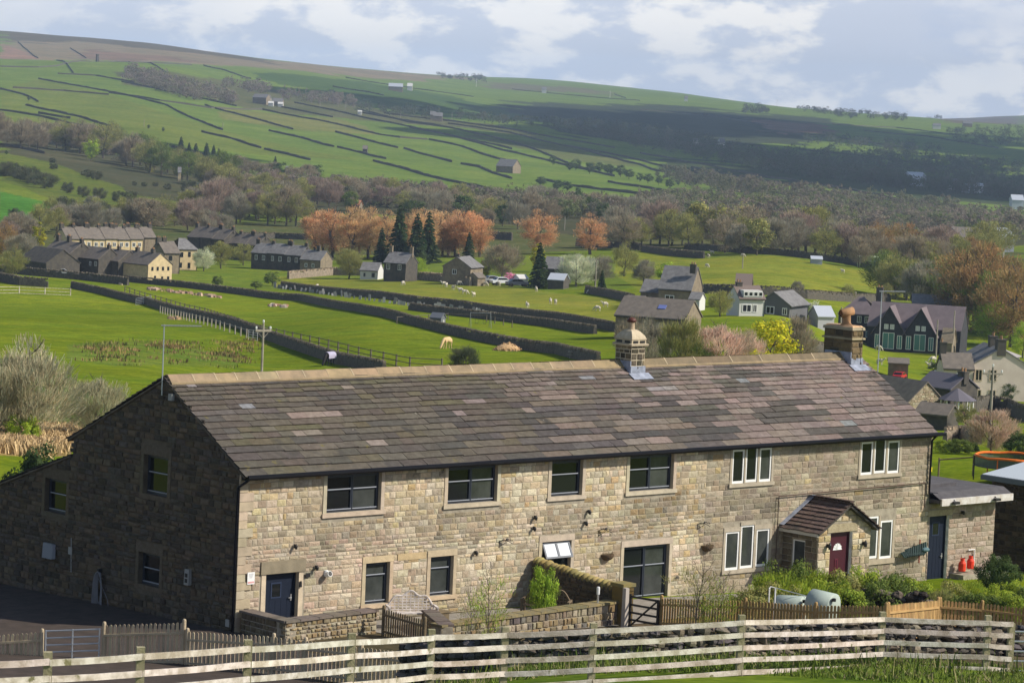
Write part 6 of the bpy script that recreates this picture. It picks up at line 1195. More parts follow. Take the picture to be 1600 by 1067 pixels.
m_copd = mat('dark coping stone', (.16, .125, .10), .9, col2=(.11, .09, .075), scale=3, attr=True, bump=.4); m_copm = mat('mossy coping', (.26, .20, .08), .95, col2=(.17, .15, .09), scale=4, attr=True, bump=.6)
gwall([(.12, -.15), (0., -2.6)], .4, -1.2, (.68, .7), 'short shaded garden wall meeting the near house corner', [(.2, .16, .10), (.15, .12, .08)], copm=m_copd)  # darker stones than the next leg, its shade put into the palette
gwall([(0., -2.6), (4.05, -2.35)], .4, -1.2, (.7, .72), 'sunlit low garden wall with dark coping below the front door', PAL_GW, copm=m_copd)
gwall([(4.6, -4.95), (13.1, -4.5)], .45, -1.4, (.55, .62), 'long low garden wall of mixed rubble with mossy coping', PAL_GW+[(.2, .18, .16), (.3, .24, .18), (.14, .12, .11)], copm=m_copm, hc=(.12, .24))
gwall([(5.9, -2.6), (4.6, -4.95)], .4, -1.2, (.6, .55), 'short garden wall end beside the silver bench', PAL_GW, copm=m_copd)
gwall([(13.15, -.1), (13.3, -4.2)], .4, -1.2, (1.45, 1.0), 'shaded cross wall topped with upright rounded stones', [(.14, .11, .07), (.1, .085, .06)], cop='cock', copm=mat('mossy yellow stones', (.33, .25, .10), .95, col2=(.2, .17, .1), scale=5, attr=True), mort=m_mortar_d)  # dark stones and mortar carry the shade of the left face
b = MB(); b.box(13.1, 13.62, -4.75, -4.22, -1.4, 1.2, (.8, .7, .5)); b.M = Matrix.Translation((13.1, -4.75, 0)); stones(b, 0, .52, -1.2, 1.2, [], (.2, .3), (.2, .5), PAL_YEL); b.M = None; b.box(13.05, 13.66, -4.82, -4.17, 1.2, 1.32, (1, 1, .8)); tag(b.build('gate_pillar', m_copm), 'square mossy stone pillar beside the dark garden gate', 'pillar', kind='thing')
m_pal = mat('grey brown palings', (.52, .42, .28), .88, col2=(.38, .31, .21), scale=2, bump=.4, attr=True)
def picket(nodes, hgt, label, m, pw=.085, gap=.055, th=.02, round_=True, rails=(.2, .75), post=True, side=-1):
    o = thing('picket_fence', label, 'fence', nodes[0]); b = MB(); O = nodes[0]
    for a, c in zip(nodes, nodes[1:]):
        v = c-a; L_ = math.hypot(v.x, v.y); n = int(L_/(pw+gap)); ang = math.atan2(v.y, v.x); sl = v.z/L_
        for i in range(n):
            u = (i+.5)/n*L_; p = a-O+v*((i+.5)/n)+Vector((0, 0, random.uniform(-.012, .012))); b.M = Matrix.Translation(p) @ Matrix.Rotation(ang+random.uniform(-.03, .03), 4, 'Z'); w = pw/2; t0 = -th/2; k = jit((1, 1, 1), .22)
            prof = [(-w, -hgt), (w, -hgt), (w, -.05), (w*.7, -.015), (0, 0), (-w*.7, -.015), (-w, -.05)]
            b.add([(x, -th, z) for x, z in prof]+[(x, th*.0, z) for x, z in prof], [tuple(range(7)), tuple(range(13, 6, -1))]+[(j, (j+1) % 7, 7+(j+1) % 7, 7+j)[::-1] for j in range(7)], k)
        for f in rails:
            rb = MB(); rb.M = Matrix.Translation(a-O) @ Matrix.Rotation(ang, 4, 'Z'); y0 = -.062 if side < 0 else .003
            rb.add([(0, y0, -f*hgt-.035), (L_, y0, v.z-f*hgt-.035), (L_, y0+.038, v.z-f*hgt-.035), (0, y0+.038, -f*hgt-.035), (0, y0, -f*hgt+.035), (L_, y0, v.z-f*hgt+.035), (L_, y0+.038, v.z-f*hgt+.035), (0, y0+.038, -f*hgt+.035)], [(3, 2, 1, 0), (4, 5, 6, 7), (0, 1, 5, 4), (1, 2, 6, 5), (2, 3, 7, 6), (3, 0, 4, 7)]); rb.M = None; rb.build('rail', m, o)
    b.M = None; b.build('palings', m, o)
    if post:
        for a in nodes: p = a-O; q = MB(); q.lathe([(0, -hgt-.4), (.06, -hgt-.4), (.06, .06), (.045, .1), (0, .115)], 8, tuple(p)); q.build('post', m, o)
    return o
picket([P(-40, 993, 99), P(66, 987, 98.5)], 1.3, 'grey brown picket panel left of the galvanised gate', m_pal)
picket([P(163, 976, 98), P(288, 972, 97.3)], 1.6, 'tallest picket panel right of the galvanised gate', m_pal)
picket([P(293, 986, 97.2), P(428, 994, 95.6), P(478, 1000, 95.1), P(565, 1010, 94.), P(648, 1021, 93.)], 1.3, 'long shaded picket fence dropping towards the dry stone wall', m_pal)
a, c = P(72, 983, 98.4), P(156, 980, 98.); gate5(a-Vector((0, 0, 1.3)), c-Vector((0, 0, 1.3)), 1.3, 'galvanised metal gate between the picket panels', m_galv, 6, 'metal_gate')
picket([P(600, 950, 104.2), P(664, 968, 102.6)], 1.0, 'little brown wooden gate of pointed pales in the low garden wall', m_wood, pw=.07, gap=.045)['category'] = 'gate'
NF = m_newwood
picket([P(1034, 934, 108.3), P(1100, 936, 107), P(1165, 938, 105.8), P(1275, 945, 104.6), P(1385, 946, 104)], 1.15, 'yellow brown picket fence below the white framed windows', NF, gap=.03)
picket([P(1388, 945, 104.2), P(1466, 937, 108)], 1.25, 'bright sunlit section of picket fence turning up the slope', mat('sunlit orange timber', (.50, .32, .13), .8, col2=(.4, .25, .1), scale=3, attr=True), gap=.03)  # brighter copy of the fence timber, sun put into its colour
picket([P(1469, 937, 108.2), P(1535, 942, 108.5), P(1602, 950, 108.5)], 1.2, 'picket fence in front of the green bushes at the right end', NF, gap=.03)
# dark garden gate with diagonal brace
a = P(984, 931, 109.); c = P(1030, 944, 108.2); o = thing('garden_gate', 'dark timber garden gate with a diagonal brace beside the pillar', 'gate', a); v = c-a; v.z = 0; L_ = v.length; o.rotation_euler = (0, 0, math.atan2(v.y, v.x))
for z in (-1.05, -.8, -.55, -.28, 0): b = MB(); b.box(0, L_, -.02, .02, z-.035, z+.035); b.build('bar', m_dark, o)
b = MB(); b.tube([(0.05, -.03, -1.05), (L_-.05, -.03, 0)], .035, 4); b.box(0, .08, -.03, .03, -1.1, .08); b.box(L_-.08, L_, -.03, .03, -1.1, .04); b.build('frame', m_dark, o)
b = MB(); b.box(-.09, .09, -.09, .09, -1.5, .25, taper=.01); o = b.build('gate_post', mat('pale grey gate post', (.42, .37, .32), .9), loc=P(978, 925, 108.8)-Vector((0, 0, .1))); tag(o, 'pale square post between the pillar and the dark gate', 'post', kind='thing')
# white post and rail fence along the bottom of the view
FN = [(-60, 1037, 55), (75, 1032, 56), (220, 1024, 57.5), (388, 1012, 60.3), (550, 1001, 64.5), (675, 994, 69), (790, 990, 70.5), (928, 984, 71), (1160, 971, 73.5), (1380, 965.5, 79), (1545, 971, 80), (1582, 973.5, 80.4)]
TP = [P(*q) for q in FN]; wf_ = thing('rail_fence', 'long white painted post and five rail fence along the bottom of the view', 'fence', TP[0]); O = TP[0]
for i, (a, c) in enumerate(zip(TP, TP[1:])):
    for k in range(5):
        b = MB(); v = c-a; L_ = math.hypot(v.x, v.y); z = -.29*k-.02+random.uniform(-.012, .012); z2 = -.29*k-.02+random.uniform(-.012, .012); hw = .058; b.M = Matrix.Translation(a-O) @ Matrix.Rotation(math.atan2(v.y, v.x), 4, 'Z'); n = 6; vs = []
        for j in range(n+1):
            u = L_*j/n; zc = z+(v.z+z2-z)*j/n-.012*math.sin(PI*j/n)+random.uniform(-.003, .003); y = -.055+random.uniform(-.004, .004); vs += [(u, y, zc-hw), (u, y, zc+hw), (u, y+.035, zc+hw), (u, y+.035, zc-hw)]
        b.add(vs, [(j*4+q, j*4+(q+1) % 4, j*4+4+(q+1) % 4, j*4+4+q) for j in range(n) for q in range(4)]+[(0, 3, 2, 1), (n*4, n*4+1, n*4+2, n*4+3)], jit((1, 1, 1), .1)); b.build('rail', m_rail, wf_)
m_rpost = mat('mossy rail post', (.36, .32, .2), .9, col2=(.24, .22, .12), scale=4, bump=.5)
for i, a in enumerate(TP): b = MB(); p = a-O; s = .075; b.box(-s, s, -.015, .13, -2.4, .15 if i < 11 else .0); b.build('post', m_rpost, wf_, loc=p, rot=-YAW+.2)
a = P(1584, 980, 80.6); c = a+rd*2.6+Vector((0, 0, .05)); gate5(a-Vector((0, 0, 1.25)), c-Vector((0, 0, 1.25)), 1.2, 'thin grey metal gate at the right end of the white rails', m_galv, 5, 'metal_gate')
# dry stone wall of loose dark boulders behind the white rails
def boulders(nodes, label, pal, sz=(.12, .24), thick=.25, name='dry_stone_wall', depth=1.4, jt=0.):
    b = MB(); bases = []
    for k in range(5):
        V0 = []; n, m_ = 7, 4
        for i in range(m_+1):
            p = PI*i/m_
            for q in range(n): t = 2*PI*q/n; f = 1+random.uniform(-.26, .26); V0.append((math.sin(p)*math.cos(t)*f, math.sin(p)*math.sin(t)*f, math.cos(p)*f))
        bases.append((V0, [(i*n+q, (i+1)*n+q, (i+1)*n+(q+1) % n, i*n+(q+1) % n) for i in range(m_) for q in range(n)]))
    for a, c in zip(nodes, nodes[1:]):
        v = c-a; L_ = math.hypot(v.x, v.y); ang = math.atan2(v.y, v.x); z = 0
        while z < depth:
            hh = random.uniform(*sz)*.55; u = -.05
            while u < L_:
                w = random.uniform(*sz); p = a+v*((u+w)/L_)+Vector((random.uniform(-thick, thick)*.3, random.uniform(-thick, thick)*.3, -z-hh+random.uniform(-.02, .02)-jt*random.random()))
                b.M = Matrix.Translation(p) @ Matrix.Rotation(ang+random.uniform(-.15, .15), 4, 'Z') @ Matrix.Rotation(random.uniform(-.2, .2), 4, 'Y') @ Matrix.Diagonal((w*1.12, thick, hh*1.0, 1)); V0, F0 = random.choice(bases); b.add(V0, F0, jit(random.choice(pal), .25)); u += w*1.75
            z += hh*1.65
    b.M = None; return tag(b.build(name, m_stone), label, 'dry stone wall', kind='thing')
PD = [(.15, .13, .105), (.10, .09, .08), (.2, .17, .13), (.12, .11, .115), (.28, .24, .18), (.08, .07, .06)]
boulders([P(632, 998, 86), P(800, 989, 83), P(1000, 983, 82.5), P(1160, 977, 84), P(1400, 966, 87), P(1590, 976, 89)], 'rough dark dry stone wall seen through the white rails', PD)
boulders([P(1240, 926, 112), P(1290, 918, 112), P(1360, 916, 111.5), P(1450, 922, 111)], 'dark rubble bank behind the pale green tanks', [(.05, .04, .035), (.08, .065, .05), (.13, .11, .09)], depth=1.5, jt=.12)
# benches
def bench(c, rot, m, label):
    o = thing('garden_bench', label, 'bench', c, rot); b = MB(); w = .82
    def top(x): t_ = abs(x)/w; return .62+.46*max(0, math.cos(t_*PI/2))**.8+.06*math.cos(t_*PI*3)
    xs = [-w+2*w*i/24 for i in range(25)]; b.tube([(x, 0, top(x)) for x in xs], .035, 6)
    for i in range(1, 12): x = -w+2*w*i/12; b.box(x-.015, x+.015, -.01, .01, .45, top(x)-.02)
    for k in range(6):
        z = .5+.095*k; lim = max((x for x in xs if top(x) > z), default=0)
        if lim > .1: b.box(-lim, lim, -.012, .012, z-.018, z+.018)
    b.build('backrest', m, o); b = MB()
    for k in range(5): b.box(-w, w, -.1-.09*k, -.03-.09*k, .42, .45)
    b.build('seat', m, o)
    for s in (-1, 1): b = MB(); b.box(s*w-.04, s*w+.04, -.55, .04, .62, .67); b.build('armrest', m, o); b = MB(); b.box(s*w-.035, s*w+.035, -.52, -.45, 0, .62); b.box(s*w-.035, s*w+.035, -.02, .05, 0, .68); b.build('leg', m, o)
m_silv = mat('silvered teak', (.72, .65, .6), .8, col2=(.4, .35, .31), scale=6)
p = onz(640, 975, .1); bench(Vector((p.x, p.y, h(p.x, p.y)+.12)), -YAW+.25, m_silv, 'silver grey bench with a curved slatted back by the low wall'); p = onz(866, 962, .1); bench(Vector((11.6, -2.6, h(11.6, -2.6)+.05)), -YAW-.2, mat('brown bench wood', (.19, .14, .09), .85), 'shaded brown bench with an arched back beside the cross wall')
b = MB(); b.box(-.35, .35, -.3, .3, 0, .5); b.box(-.39, .39, -.34, .34, .5, .54); tag(b.build('planter', m_wood, loc=(6.7, -2.3, h(6.7, -2.3)+.02)), 'low brown box planter right of the silver bench', 'planter')
o = thing('bollard_light', 'small white bollard light standing on the mossy coping', 'light', (12.25, -4.4, .68)); b = MB(); b.lathe([(.035, 0), (.035, .34), (0, .34)], 8); b.build('post', m_metal, o); b = MB(); b.lathe([(.055, .3), (.06, .52), (.05, .56), (0, .57)], 10); b.build('lamp_head', m_white, o)
# wall fittings of the farmhouse
def lantern(px, py, label):
    p = FR(px, py, -.05); o = thing('wall_lantern', label, 'wall lantern', p); o.scale = (.75,)*3; b = MB(); b.box(-.04, .04, -.03, .01, -.09, .09); b.tube([(0, -.02, .05), (0, -.13, .08)], .013, 5); b.build('bracket', m_dark, o); b = MB(); b.lathe([(.05, -.12), (.07, .02), (.02, .1), (0, .12)], 8, (0, -.13, 0)); b.build('lamp_head', m_dark, o)
for px, py, l in ((460, 853, 'black lantern above the dark timber door lintel'), (493, 886, 'black lantern between the lintel and the round camera'), (742, 863, 'black lantern right of the second ground floor window'), (835, 808, 'upper black lantern right of the leafy bush'), (833, 825, 'lower black lantern right of the leafy bush'), (919, 799, 'black lantern under the single upstairs window'), (914, 817, 'black lantern just below the one under the single upstairs window'),
    (1503, 800, 'black lantern on the annex wall')): lantern(px, py, l)
for px, py, l in ((1293, 852, 'black lantern left of the maroon porch door'), (1349, 848, 'black lantern right of the maroon porch door')):
    p = FR(px, py, -1.85); o = thing('wall_lantern', l, 'wall lantern', p); b = MB(); b.lathe([(.05, -.14), (.07, .02), (.02, .12), (0, .14)], 8, (0, -.12, 0)); b.build('lamp_head', m_dark, o); b = MB(); b.box(-.04, .04, -.05, .02, -.08, .06); b.build('bracket', m_dark, o)
for px, py, l in ((787, 849, 'curled iron bracket above the bare sapling'), (942, 832, 'curled iron bracket above the left hanging basket'), (1096, 822, 'curled iron bracket above the right hanging basket')):
    p = FR(px, py, -.03); b = MB(); b.tube([(-.2, 0, -.12), (-.2, 0, .12)], .012, 5); b.tube([(-.2, 0, .1), (-.05, -.1, .14), (.1, -.2, .08), (.2, -.25, .02)], .012, 5); b.tube([(-.2, 0, -.1), (-.1, -.08, .0), (0, -.15, .07)], .01, 5)
    for k in range(7): b.ell((-.12+.05*k, -.05-.03*k, .14+.02*math.sin(k*2)), (.025, .012, .03), 6, 4)
    b.ell((.02, -.14, .17), (.06, .02, .04), 7, 5); o = b.build('hanging_bracket', m_dark, loc=p); tag(o, l, 'wall bracket')
m_coir = mat('brown coir basket', (.13, .085, .05), .95, col2=(.07, .05, .03), scale=20, bump=1.)
for px, py, l in ((948, 868, 'brown half round hanging basket left of the tall window pair'), (1104, 854, 'brown half round hanging basket left of the lower white windows')):
    p = FR(px, py, -.02); o = thing('hanging_basket', l, 'hanging basket', p); b = MB(); vs = []; n = 10
    for i in range(6):
        f = PI/2*i/5
        for k in range(n+1): a = PI*k/n; vs.append((.3*math.cos(f)*math.cos(a), -.26*math.cos(f)*math.sin(a), -.24*math.sin(f)+.06))
    b.add(vs, [(i*(n+1)+k, (i+1)*(n+1)+k, (i+1)*(n+1)+k+1, i*(n+1)+k+1) for i in range(5) for k in range(n)]+[tuple(range(n+1))]); b.build('basket', m_coir, o); b = MB()
    for k in range(60): a = random.uniform(0, PI); q = random.random()**.5; b.tube([(.26*q*math.cos(a), -.22*q*math.sin(a), .05), (.3*q*math.cos(a)+random.uniform(-.05, .05), -.25*q*math.sin(a), .05+random.uniform(.01, .08))], .006, 3)
    b.build('dead_stems', mat('dead stems', (.2, .15, .08), .95), o)
p = FR(509, 895, -.02); o = thing('security_camera', 'round white camera with a dark lens on the front wall', 'camera', p); b = MB(); b.lathe([(0, -.1), (.08, -.1), (.08, .1), (0, .1)], 10); b.M = Matrix.Translation((0, -.14, -.02)) @ Matrix.Rotation(R(70), 4, 'X'); b.lathe([(0, -.08), (.1, -.08), (.1, .1), (.085, .1)], 14); b.build('housing', m_white, o); b = MB(); b.M = Matrix.Translation((0, -.14, -.02)) @ Matrix.Rotation(R(70), 4, 'X'); b.lathe([(.082, .095), (0, .095)], 14); b.lathe([(.06, .11), (0, .11)], 14); b.build('lens', m_dark, o)
p = FR(392, 903, -.055); o = thing('wall_notice', 'white notice with red lines beside the near house corner', 'sign', p); b = MB(); b.box(-.15, .15, -.012, 0, -.2, .2); b.build('board', m_white, o); b = MB()
for k, z in enumerate((-.12, -.15)): b.box(-.13, .13, -.016, -.0125, z-.008, z+.008)
b.build('lettering', mat('red print', (.6, .08, .08), .6), o); b = MB()
for k, z in enumerate((.14, .11, .08, .05, .02)): b.box(-.1+.01*k, .1-.015*k, -.016, -.0125, z-.006, z+.006)
b.build('lettering', mat('grey print', (.4, .4, .42), .6), o)
b = MB(); b.box(-.1, .1, -.02, 0, -.07, .07); tag(b.build('name_plaque', m_dark, loc=FR(481, 898, -.05)), 'small dark name plaque right of the front door', 'plaque'); b = MB(); b.box(-.04, .04, -.06, 0, -.1, .1, taper=.01); tag(b.build('key_safe', m_dark, loc=FR(469, 912, -.035)), 'small black key box on the door jamb', 'key box')
# dark hose bundle on the wall by the annex door
c = FR(1424, 861, -.2); o = thing('hose_bundle', 'dark green bundle of hoses and folded cloth hung left of the annex door', 'hose', c); b = MB()
for k in range(12): x = -.65+.11*k; b.tube([(x, -.02, .0+.02*math.sin(k)), (x+.07, -.14, -.16), (x+.2, -.1, -.22+.012*k), (x+.28, 0, .1+.02*k)], .045, 5, jit((1, 1, 1), .4))
b.build('hose', mat('dark green hose', (.035, .06, .055), .6, attr=True), o); b = MB(); b.ell((.75, -.1, .03), (.22, .12, .1), 10, 6); b.build('nozzle_cover', mat('teal plastic', (.09, .16, .18), .5), o); b = MB(); b.tube([(.5, 0, -.5), (.5, 0, .45)], .03, 5); b.tube([(.35, 0, .1), (.65, 0, .1)], .025, 5); b.build('reel_holder', mat('rust red iron', (.3, .08, .05), .7), o)
m_red = mat('red gas bottle paint', (.72, .05, .02), .45)
for px, py, l in ((1503, 892, 'left orange red gas bottle by the annex wall'), (1516, 888, 'right orange red gas bottle by the annex wall')):
    p = FR(px, py, -.35); o = thing('gas_bottle', l, 'gas bottle', p); o.scale = (.88,)*3; b = MB(); b.lathe([(0, 0), (.15, 0), (.17, .05), (.17, .36), (.12, .46), (.05, .5), (0, .5)], 14); b.build('body', m_red, o); b = MB(); b.lathe([(.1, .5), (.1, .6), (.085, .6), (.085, .5)], 12); b.build('collar', m_red, o); b = MB(); b.tube([(0, 0, .5), (0, 0, .58), (.1, -.05, .62)], .025, 6); b.build('valve', m_dark, o)
b = MB(); z0 = FR(1510, 894, -.3).z; b.box(LN+1.5, LN+4.4, -.75, -.04, -2, z0-.01); tag(b.build('stone_ledge', m_mortar), 'stone ledge under the gas bottles', 'ledge', kind='thing')
p = FR(1520, 874, -.06); b = MB(); b.tube([(-.35, -.02, .42), (0.05, -.02, .42), (.05, -.02, -.25)], .03, 7); tag(b.build('flue_pipe', m_white, loc=p), 'bent white pipe on the annex wall above the gas bottles', 'pipe')
p = FR(1547, 893, -.55); o = thing('garden_chair', 'pale grey curved garden chair at the annex corner', 'chair', p, -.4); b = MB(); b.add([(-.35, -.3, .0), (.25, -.3, .0), (.25, .25, .0), (-.35, .25, .0), (-.35, -.3, .05), (.25, -.3, .05), (.25, .25, .05), (-.35, .25, .05)], [(3, 2, 1, 0), (4, 5, 6, 7), (0, 1, 5, 4), (1, 2, 6, 5), (2, 3, 7, 6), (3, 0, 4, 7)]); b.build('seat', mat('pale plastic', (.45, .47, .44), .5), o)
b = MB(); n = 7; vs = []
for i in range(5):
    for k in range(n): t = -1+2*k/(n-1); z = .03+.62*i/4*(1-.18*t*t); x = .25+.08*(1-t*t)*.5+.06*i/4; vs += [(x, t*.28, z), (x+.03, t*.28, z)]
b.add(vs, [((i*n+k)*2, (i*n+k+1)*2, (i*n+n+k+1)*2, (i*n+n+k)*2) for i in range(4) for k in range(n-1)]+[((i*n+k)*2+1, (i*n+n+k)*2+1, (i*n+n+k+1)*2+1, (i*n+k+1)*2+1) for i in range(4) for k in range(n-1)]); b.build('backrest', mat('pale plastic', (.45, .47, .44), .5), o)
for x, y in ((-.3, -.25), (.2, -.25), (-.3, .2), (.2, .2)): b = MB(); b.tube([(x, y, 0), (x*1.1, y*1.1, -.35)], .018, 5); b.build('leg', m_metal, o)
# tanks, pipes
m_tank = mat('pale green tank paint', (.42, .48, .42), .5, col2=(.34, .40, .35), scale=2)
for (x0, y0, x1, y1, r_, d_, l) in ((1216, 948, 1256, 950, .42, 108.5, 'pale green gas tank lying behind the picket fence'), (1268, 942, 1302, 950, .5, 107.5, 'larger pale green tank tilted beside the dark rubble bank')):
    a, c = P(x0, y0, d_), P(x1, y1, d_-.4); v = (c-a).normalized(); o = thing('gas_tank', l, 'tank', a); b = MB(); pts = []; rs = []
    for f, k in ((-.12, .15), (-.1, .6), (-.03, .92), (0, 1), (1, 1), (1.02, .92), (1.06, .7), (1.07, .15)): pts.append((c-a)*f); rs.append(r_*k)
    b.tube(pts, rs, 20); b.build('shell', m_tank, o, True); b = MB(); b.lathe([(.07, 0), (.07, .1), (0, .12)], 10, tuple((c-a)*.97+Vector((0, 0, r_*.55))-rd.cross(Vector((0, 0, 1)))*(-.3))); b.build('valve', m_dark, o)
a = P(1201, 945, 108); o = thing('vent_pipe', 'white twin upright pipes left of the pale green tanks', 'pipe', a); b = MB()
b.tube([(0, 0, -.6), (0, 0, .58), (.05, 0, .62), tuple(rd*.2+Vector((0, 0, .6))), tuple(rd*.2+Vector((0, 0, -.6)))], .028, 6); b.build('pipe', m_white, o); b = MB(); b.tube([tuple(rd*.2+Vector((0, 0, .6))), tuple(rd*1.3+Vector((0, 0, .36)))], .015, 5); b.build('tie_bar', m_galv, o)
# gable fittings
def GA(py_, px_, x=-.05):
    r_ = ray(px_, py_); t_ = (x-CAM[0])/r_[0]; p = CAM+t_*r_; return Vector(p)
o = thing('meter_box', 'dark grey meter box with a pale side on the gable wall', 'meter box', GA(859, 78)); b = MB(); b.box(-.16, 0, -.32, .25, -.28, .25, taper=.02); b.build('box', mat('meter box grey', (.22, .24, .27), .5), o); b = MB(); b.box(-.15, -.01, -.36, -.325, -.26, .24); b.build('side_panel', m_edge, o)
o = thing('charging_box', 'pale meter box with two dark dials between the gable window and corner', 'meter box', GA(901, 296)); b = MB(); b.box(-.14, 0, -.13, .13, -.26, .26, taper=.015); b.build('box', mat('pale grey plastic', (.30, .30, .28), .5), o)
for z in (-.12, .06): b = MB(); b.box(-.155, -.135, -.06, .06, z-.06, z+.07); b.build('dial', m_dark, o)
o = thing('security_light', 'small pale floodlight high on the gable peak', 'light', GA(620, 270)); b = MB(); b.box(-.12, 0, -.1, .1, -.12, .1); b.build('housing', mat('pale grey plastic', (.30, .30, .28), .5), o); b = MB(); b.tube([(0, 0, .1), (.04, 0, .2)], .02, 5); b.build('bracket', m_dark, o)
b = MB(); b.box(-.02, 0, -.11, .11, -.13, .13); tag(b.build('wall_notice', mat('pale grey plastic', (.30, .30, .28), .5), loc=GA(860, 110)), 'small pale notice on the gable between meter box and hose', 'sign'); b = MB(); b.box(-.03, 0, -.1, .1, -.12, .12); tag(b.build('vent_cover', mat('pale grey plastic', (.30, .30, .28), .5), loc=GA(973, 356)), 'small pale cover low beside the corner drainpipe', 'vent')
p = GA(915, 155, -.1); o = thing('hose_reel', 'grey hose hanging in long loops on the gable wall', 'hose', p); b = MB()
for k in range(7):
    w = .1+.03*k; hh = .55+.07*k; n = 20; b.tube([(-.03*k*.5, w*math.sin(2*PI*i/n)*random.uniform(.9, 1.1), .5-hh*(1-math.cos(2*PI*i/n))) for i in range(n+1)], .02, 5)
b.tube([(0, .1, .3), (0, -.5, -.4), (-.05, -.7, -.9)], .012, 4); b.build('hose', mat('grey hose', (.2, .2, .21), .5), o); b = MB(); b.box(-.08, .06, -.05, .05, .45, .6); b.build('hook', m_dark, o)
pipe('cable', [(-.06, 9.3, 1.9), (-.06, 9.25, .7)], .02, mat('pale grey plastic', (.30, .30, .28), .5), 'thin pale cable')
# shrubs and saplings of the garden
def gp(px, d): g = gnd(px, d); return g-Vector((0, 0, .1))
plant('bare_sapling', 'tall bare sapling in front of the mossy garden wall', 'shrub', gp(783, 99.8), 3.2, 'sap0', 'lime', None, .75); plant('bare_sapling', 'thin bare stem left of the tall sapling', 'shrub', gp(757, 100.5), 2.5, 'sap1', 'olive', None, .7)
plant('leafy_bush', 'yellow green leafy bush against the shaded cross wall', 'bush', Vector((10.6, -3.4, -.1)), 2.25, 'bush1', 'lime', None, .42); plant('leafy_bush', 'green bush left of the shaded cross wall', 'bush', Vector((11.3, -2.9, -.1)), 2.1, 'bush2', 'green', None, .38)
plant('bare_sapling', 'wide many stemmed bare shrub behind the left end of the picket fence', 'shrub', gp(1112, 104.5), 3.1, 'sap0', 'olive', None, 1.0); plant('bare_sapling', 'second bare shrub below the lower white windows', 'shrub', gp(1145, 105), 2.6, 'sap1', 'lime', None, .9)
bl = [(1176, 913, 110), (1205, 885, 112), (1232, 868, 113.5), (1262, 880, 113), (1290, 886, 113), (1320, 888, 113), (1350, 882, 114), (1380, 890, 114), (1408, 892, 115), (1436, 900, 114), (1222, 905, 111), (1270, 903, 111), (1320, 902, 111), (1372, 903, 111.5), (1420, 908, 112), (1490, 904, 115), (1512, 900, 116), (1536, 905, 117), (1560, 912, 117), (1585, 905, 118), (1470, 916, 112), (1505, 920, 112), (1545, 922, 112), (1580, 922, 112), (1606, 912, 114)]
for i, (px, py, d_) in enumerate(bl):
    t_ = P(px, py, d_); z = h(t_.x, t_.y)-.3; hh = t_.z-z
    plant('broom_bush', 'green broom bush in front of the porch and white windows' if px < 1450 else 'green broom bush below the annex ledge', 'bush', Vector((t_.x, t_.y, z)), hh*1.05, random.choice(['bush0', 'bush2', 'bush1', 'scrub2']), random.choice(['broom', 'broom', 'green'] if i % 5 else ['olive']), 'green bushes in front of the porch' if px < 1450 else 'green bushes below the annex ledge', max(.8, 1.0/hh*1.35))
plant('dark_bush', 'dark round bush at the corner beyond the garden chair', 'bush', gp(1592, 121), 2.0, 'bush2', 'deep', None, .6); plant('dark_bush', 'dark bush behind the garden chair', 'bush', gp(1572, 123), 1.9, 'bush0', 'deep', None, .6)
# outbuilding at the right edge
XS = 41.2; c0 = CAM+ray(1543, 742)*((XS-CAM[0])/ray(1543, 742)[0]); c1_ = CAM+ray(1606, 775)*((XS-CAM[0])/ray(1606, 775)[0]); yb, yf, ze = c0[1], c1_[1]-1, c0[2]
o = thing('outbuilding', 'shaded stone outbuilding with a pale corrugated metal roof at the right edge', 'outbuilding', (XS, 0, 0)); b = MB(); b.M = Matrix.Translation((.35, 0, 0)) @ GM; backing(b, -yb, -yf, -3, ze-.12, []); b.mi = 1; stones(b, -yb, -yf, -3, ze-.15, [], (.15, .26), (.2, .5), [(.085, .07, .05), (.12, .095, .065), (.06, .05, .04)], prot=(.02, .06)); b.M = None; b.mi = 0; b.box(.36, 6, yf, yb, -3, ze-.15); b.build('wall', [m_mortar_d, m_stone], o)  # wall stones coloured dark, shade of the left-facing side put in
b = MB(); n = 90; L_ = yb-yf+.3; vs = []
for i in range(n+1):
    y = yf+L_*i/n; dz = .025*(i % 2); vs += [(0, y, ze+dz), (5.5, y, ze+.75+dz), (0, y, ze-.05+dz), (5.5, y, ze+.7+dz)]
b.add(vs, [(i*4, i*4+1, i*4+5, i*4+4) for i in range(n)]+[(i*4, i*4+4, i*4+6, i*4+2) for i in range(n)]); b.build('roof', mat('blue grey metal sheet', (.36, .40, .44), .45, metal=.3), o); b = MB(); b.box(-.03, .0, yf, yb+.3, ze-.22, ze-.02); b.box(-.03, 5.4, yb+.3, yb+.34, ze-.22, ze-.02); b.build('fascia', mat('grey blue trim', (.12, .15, .17), .5), o)
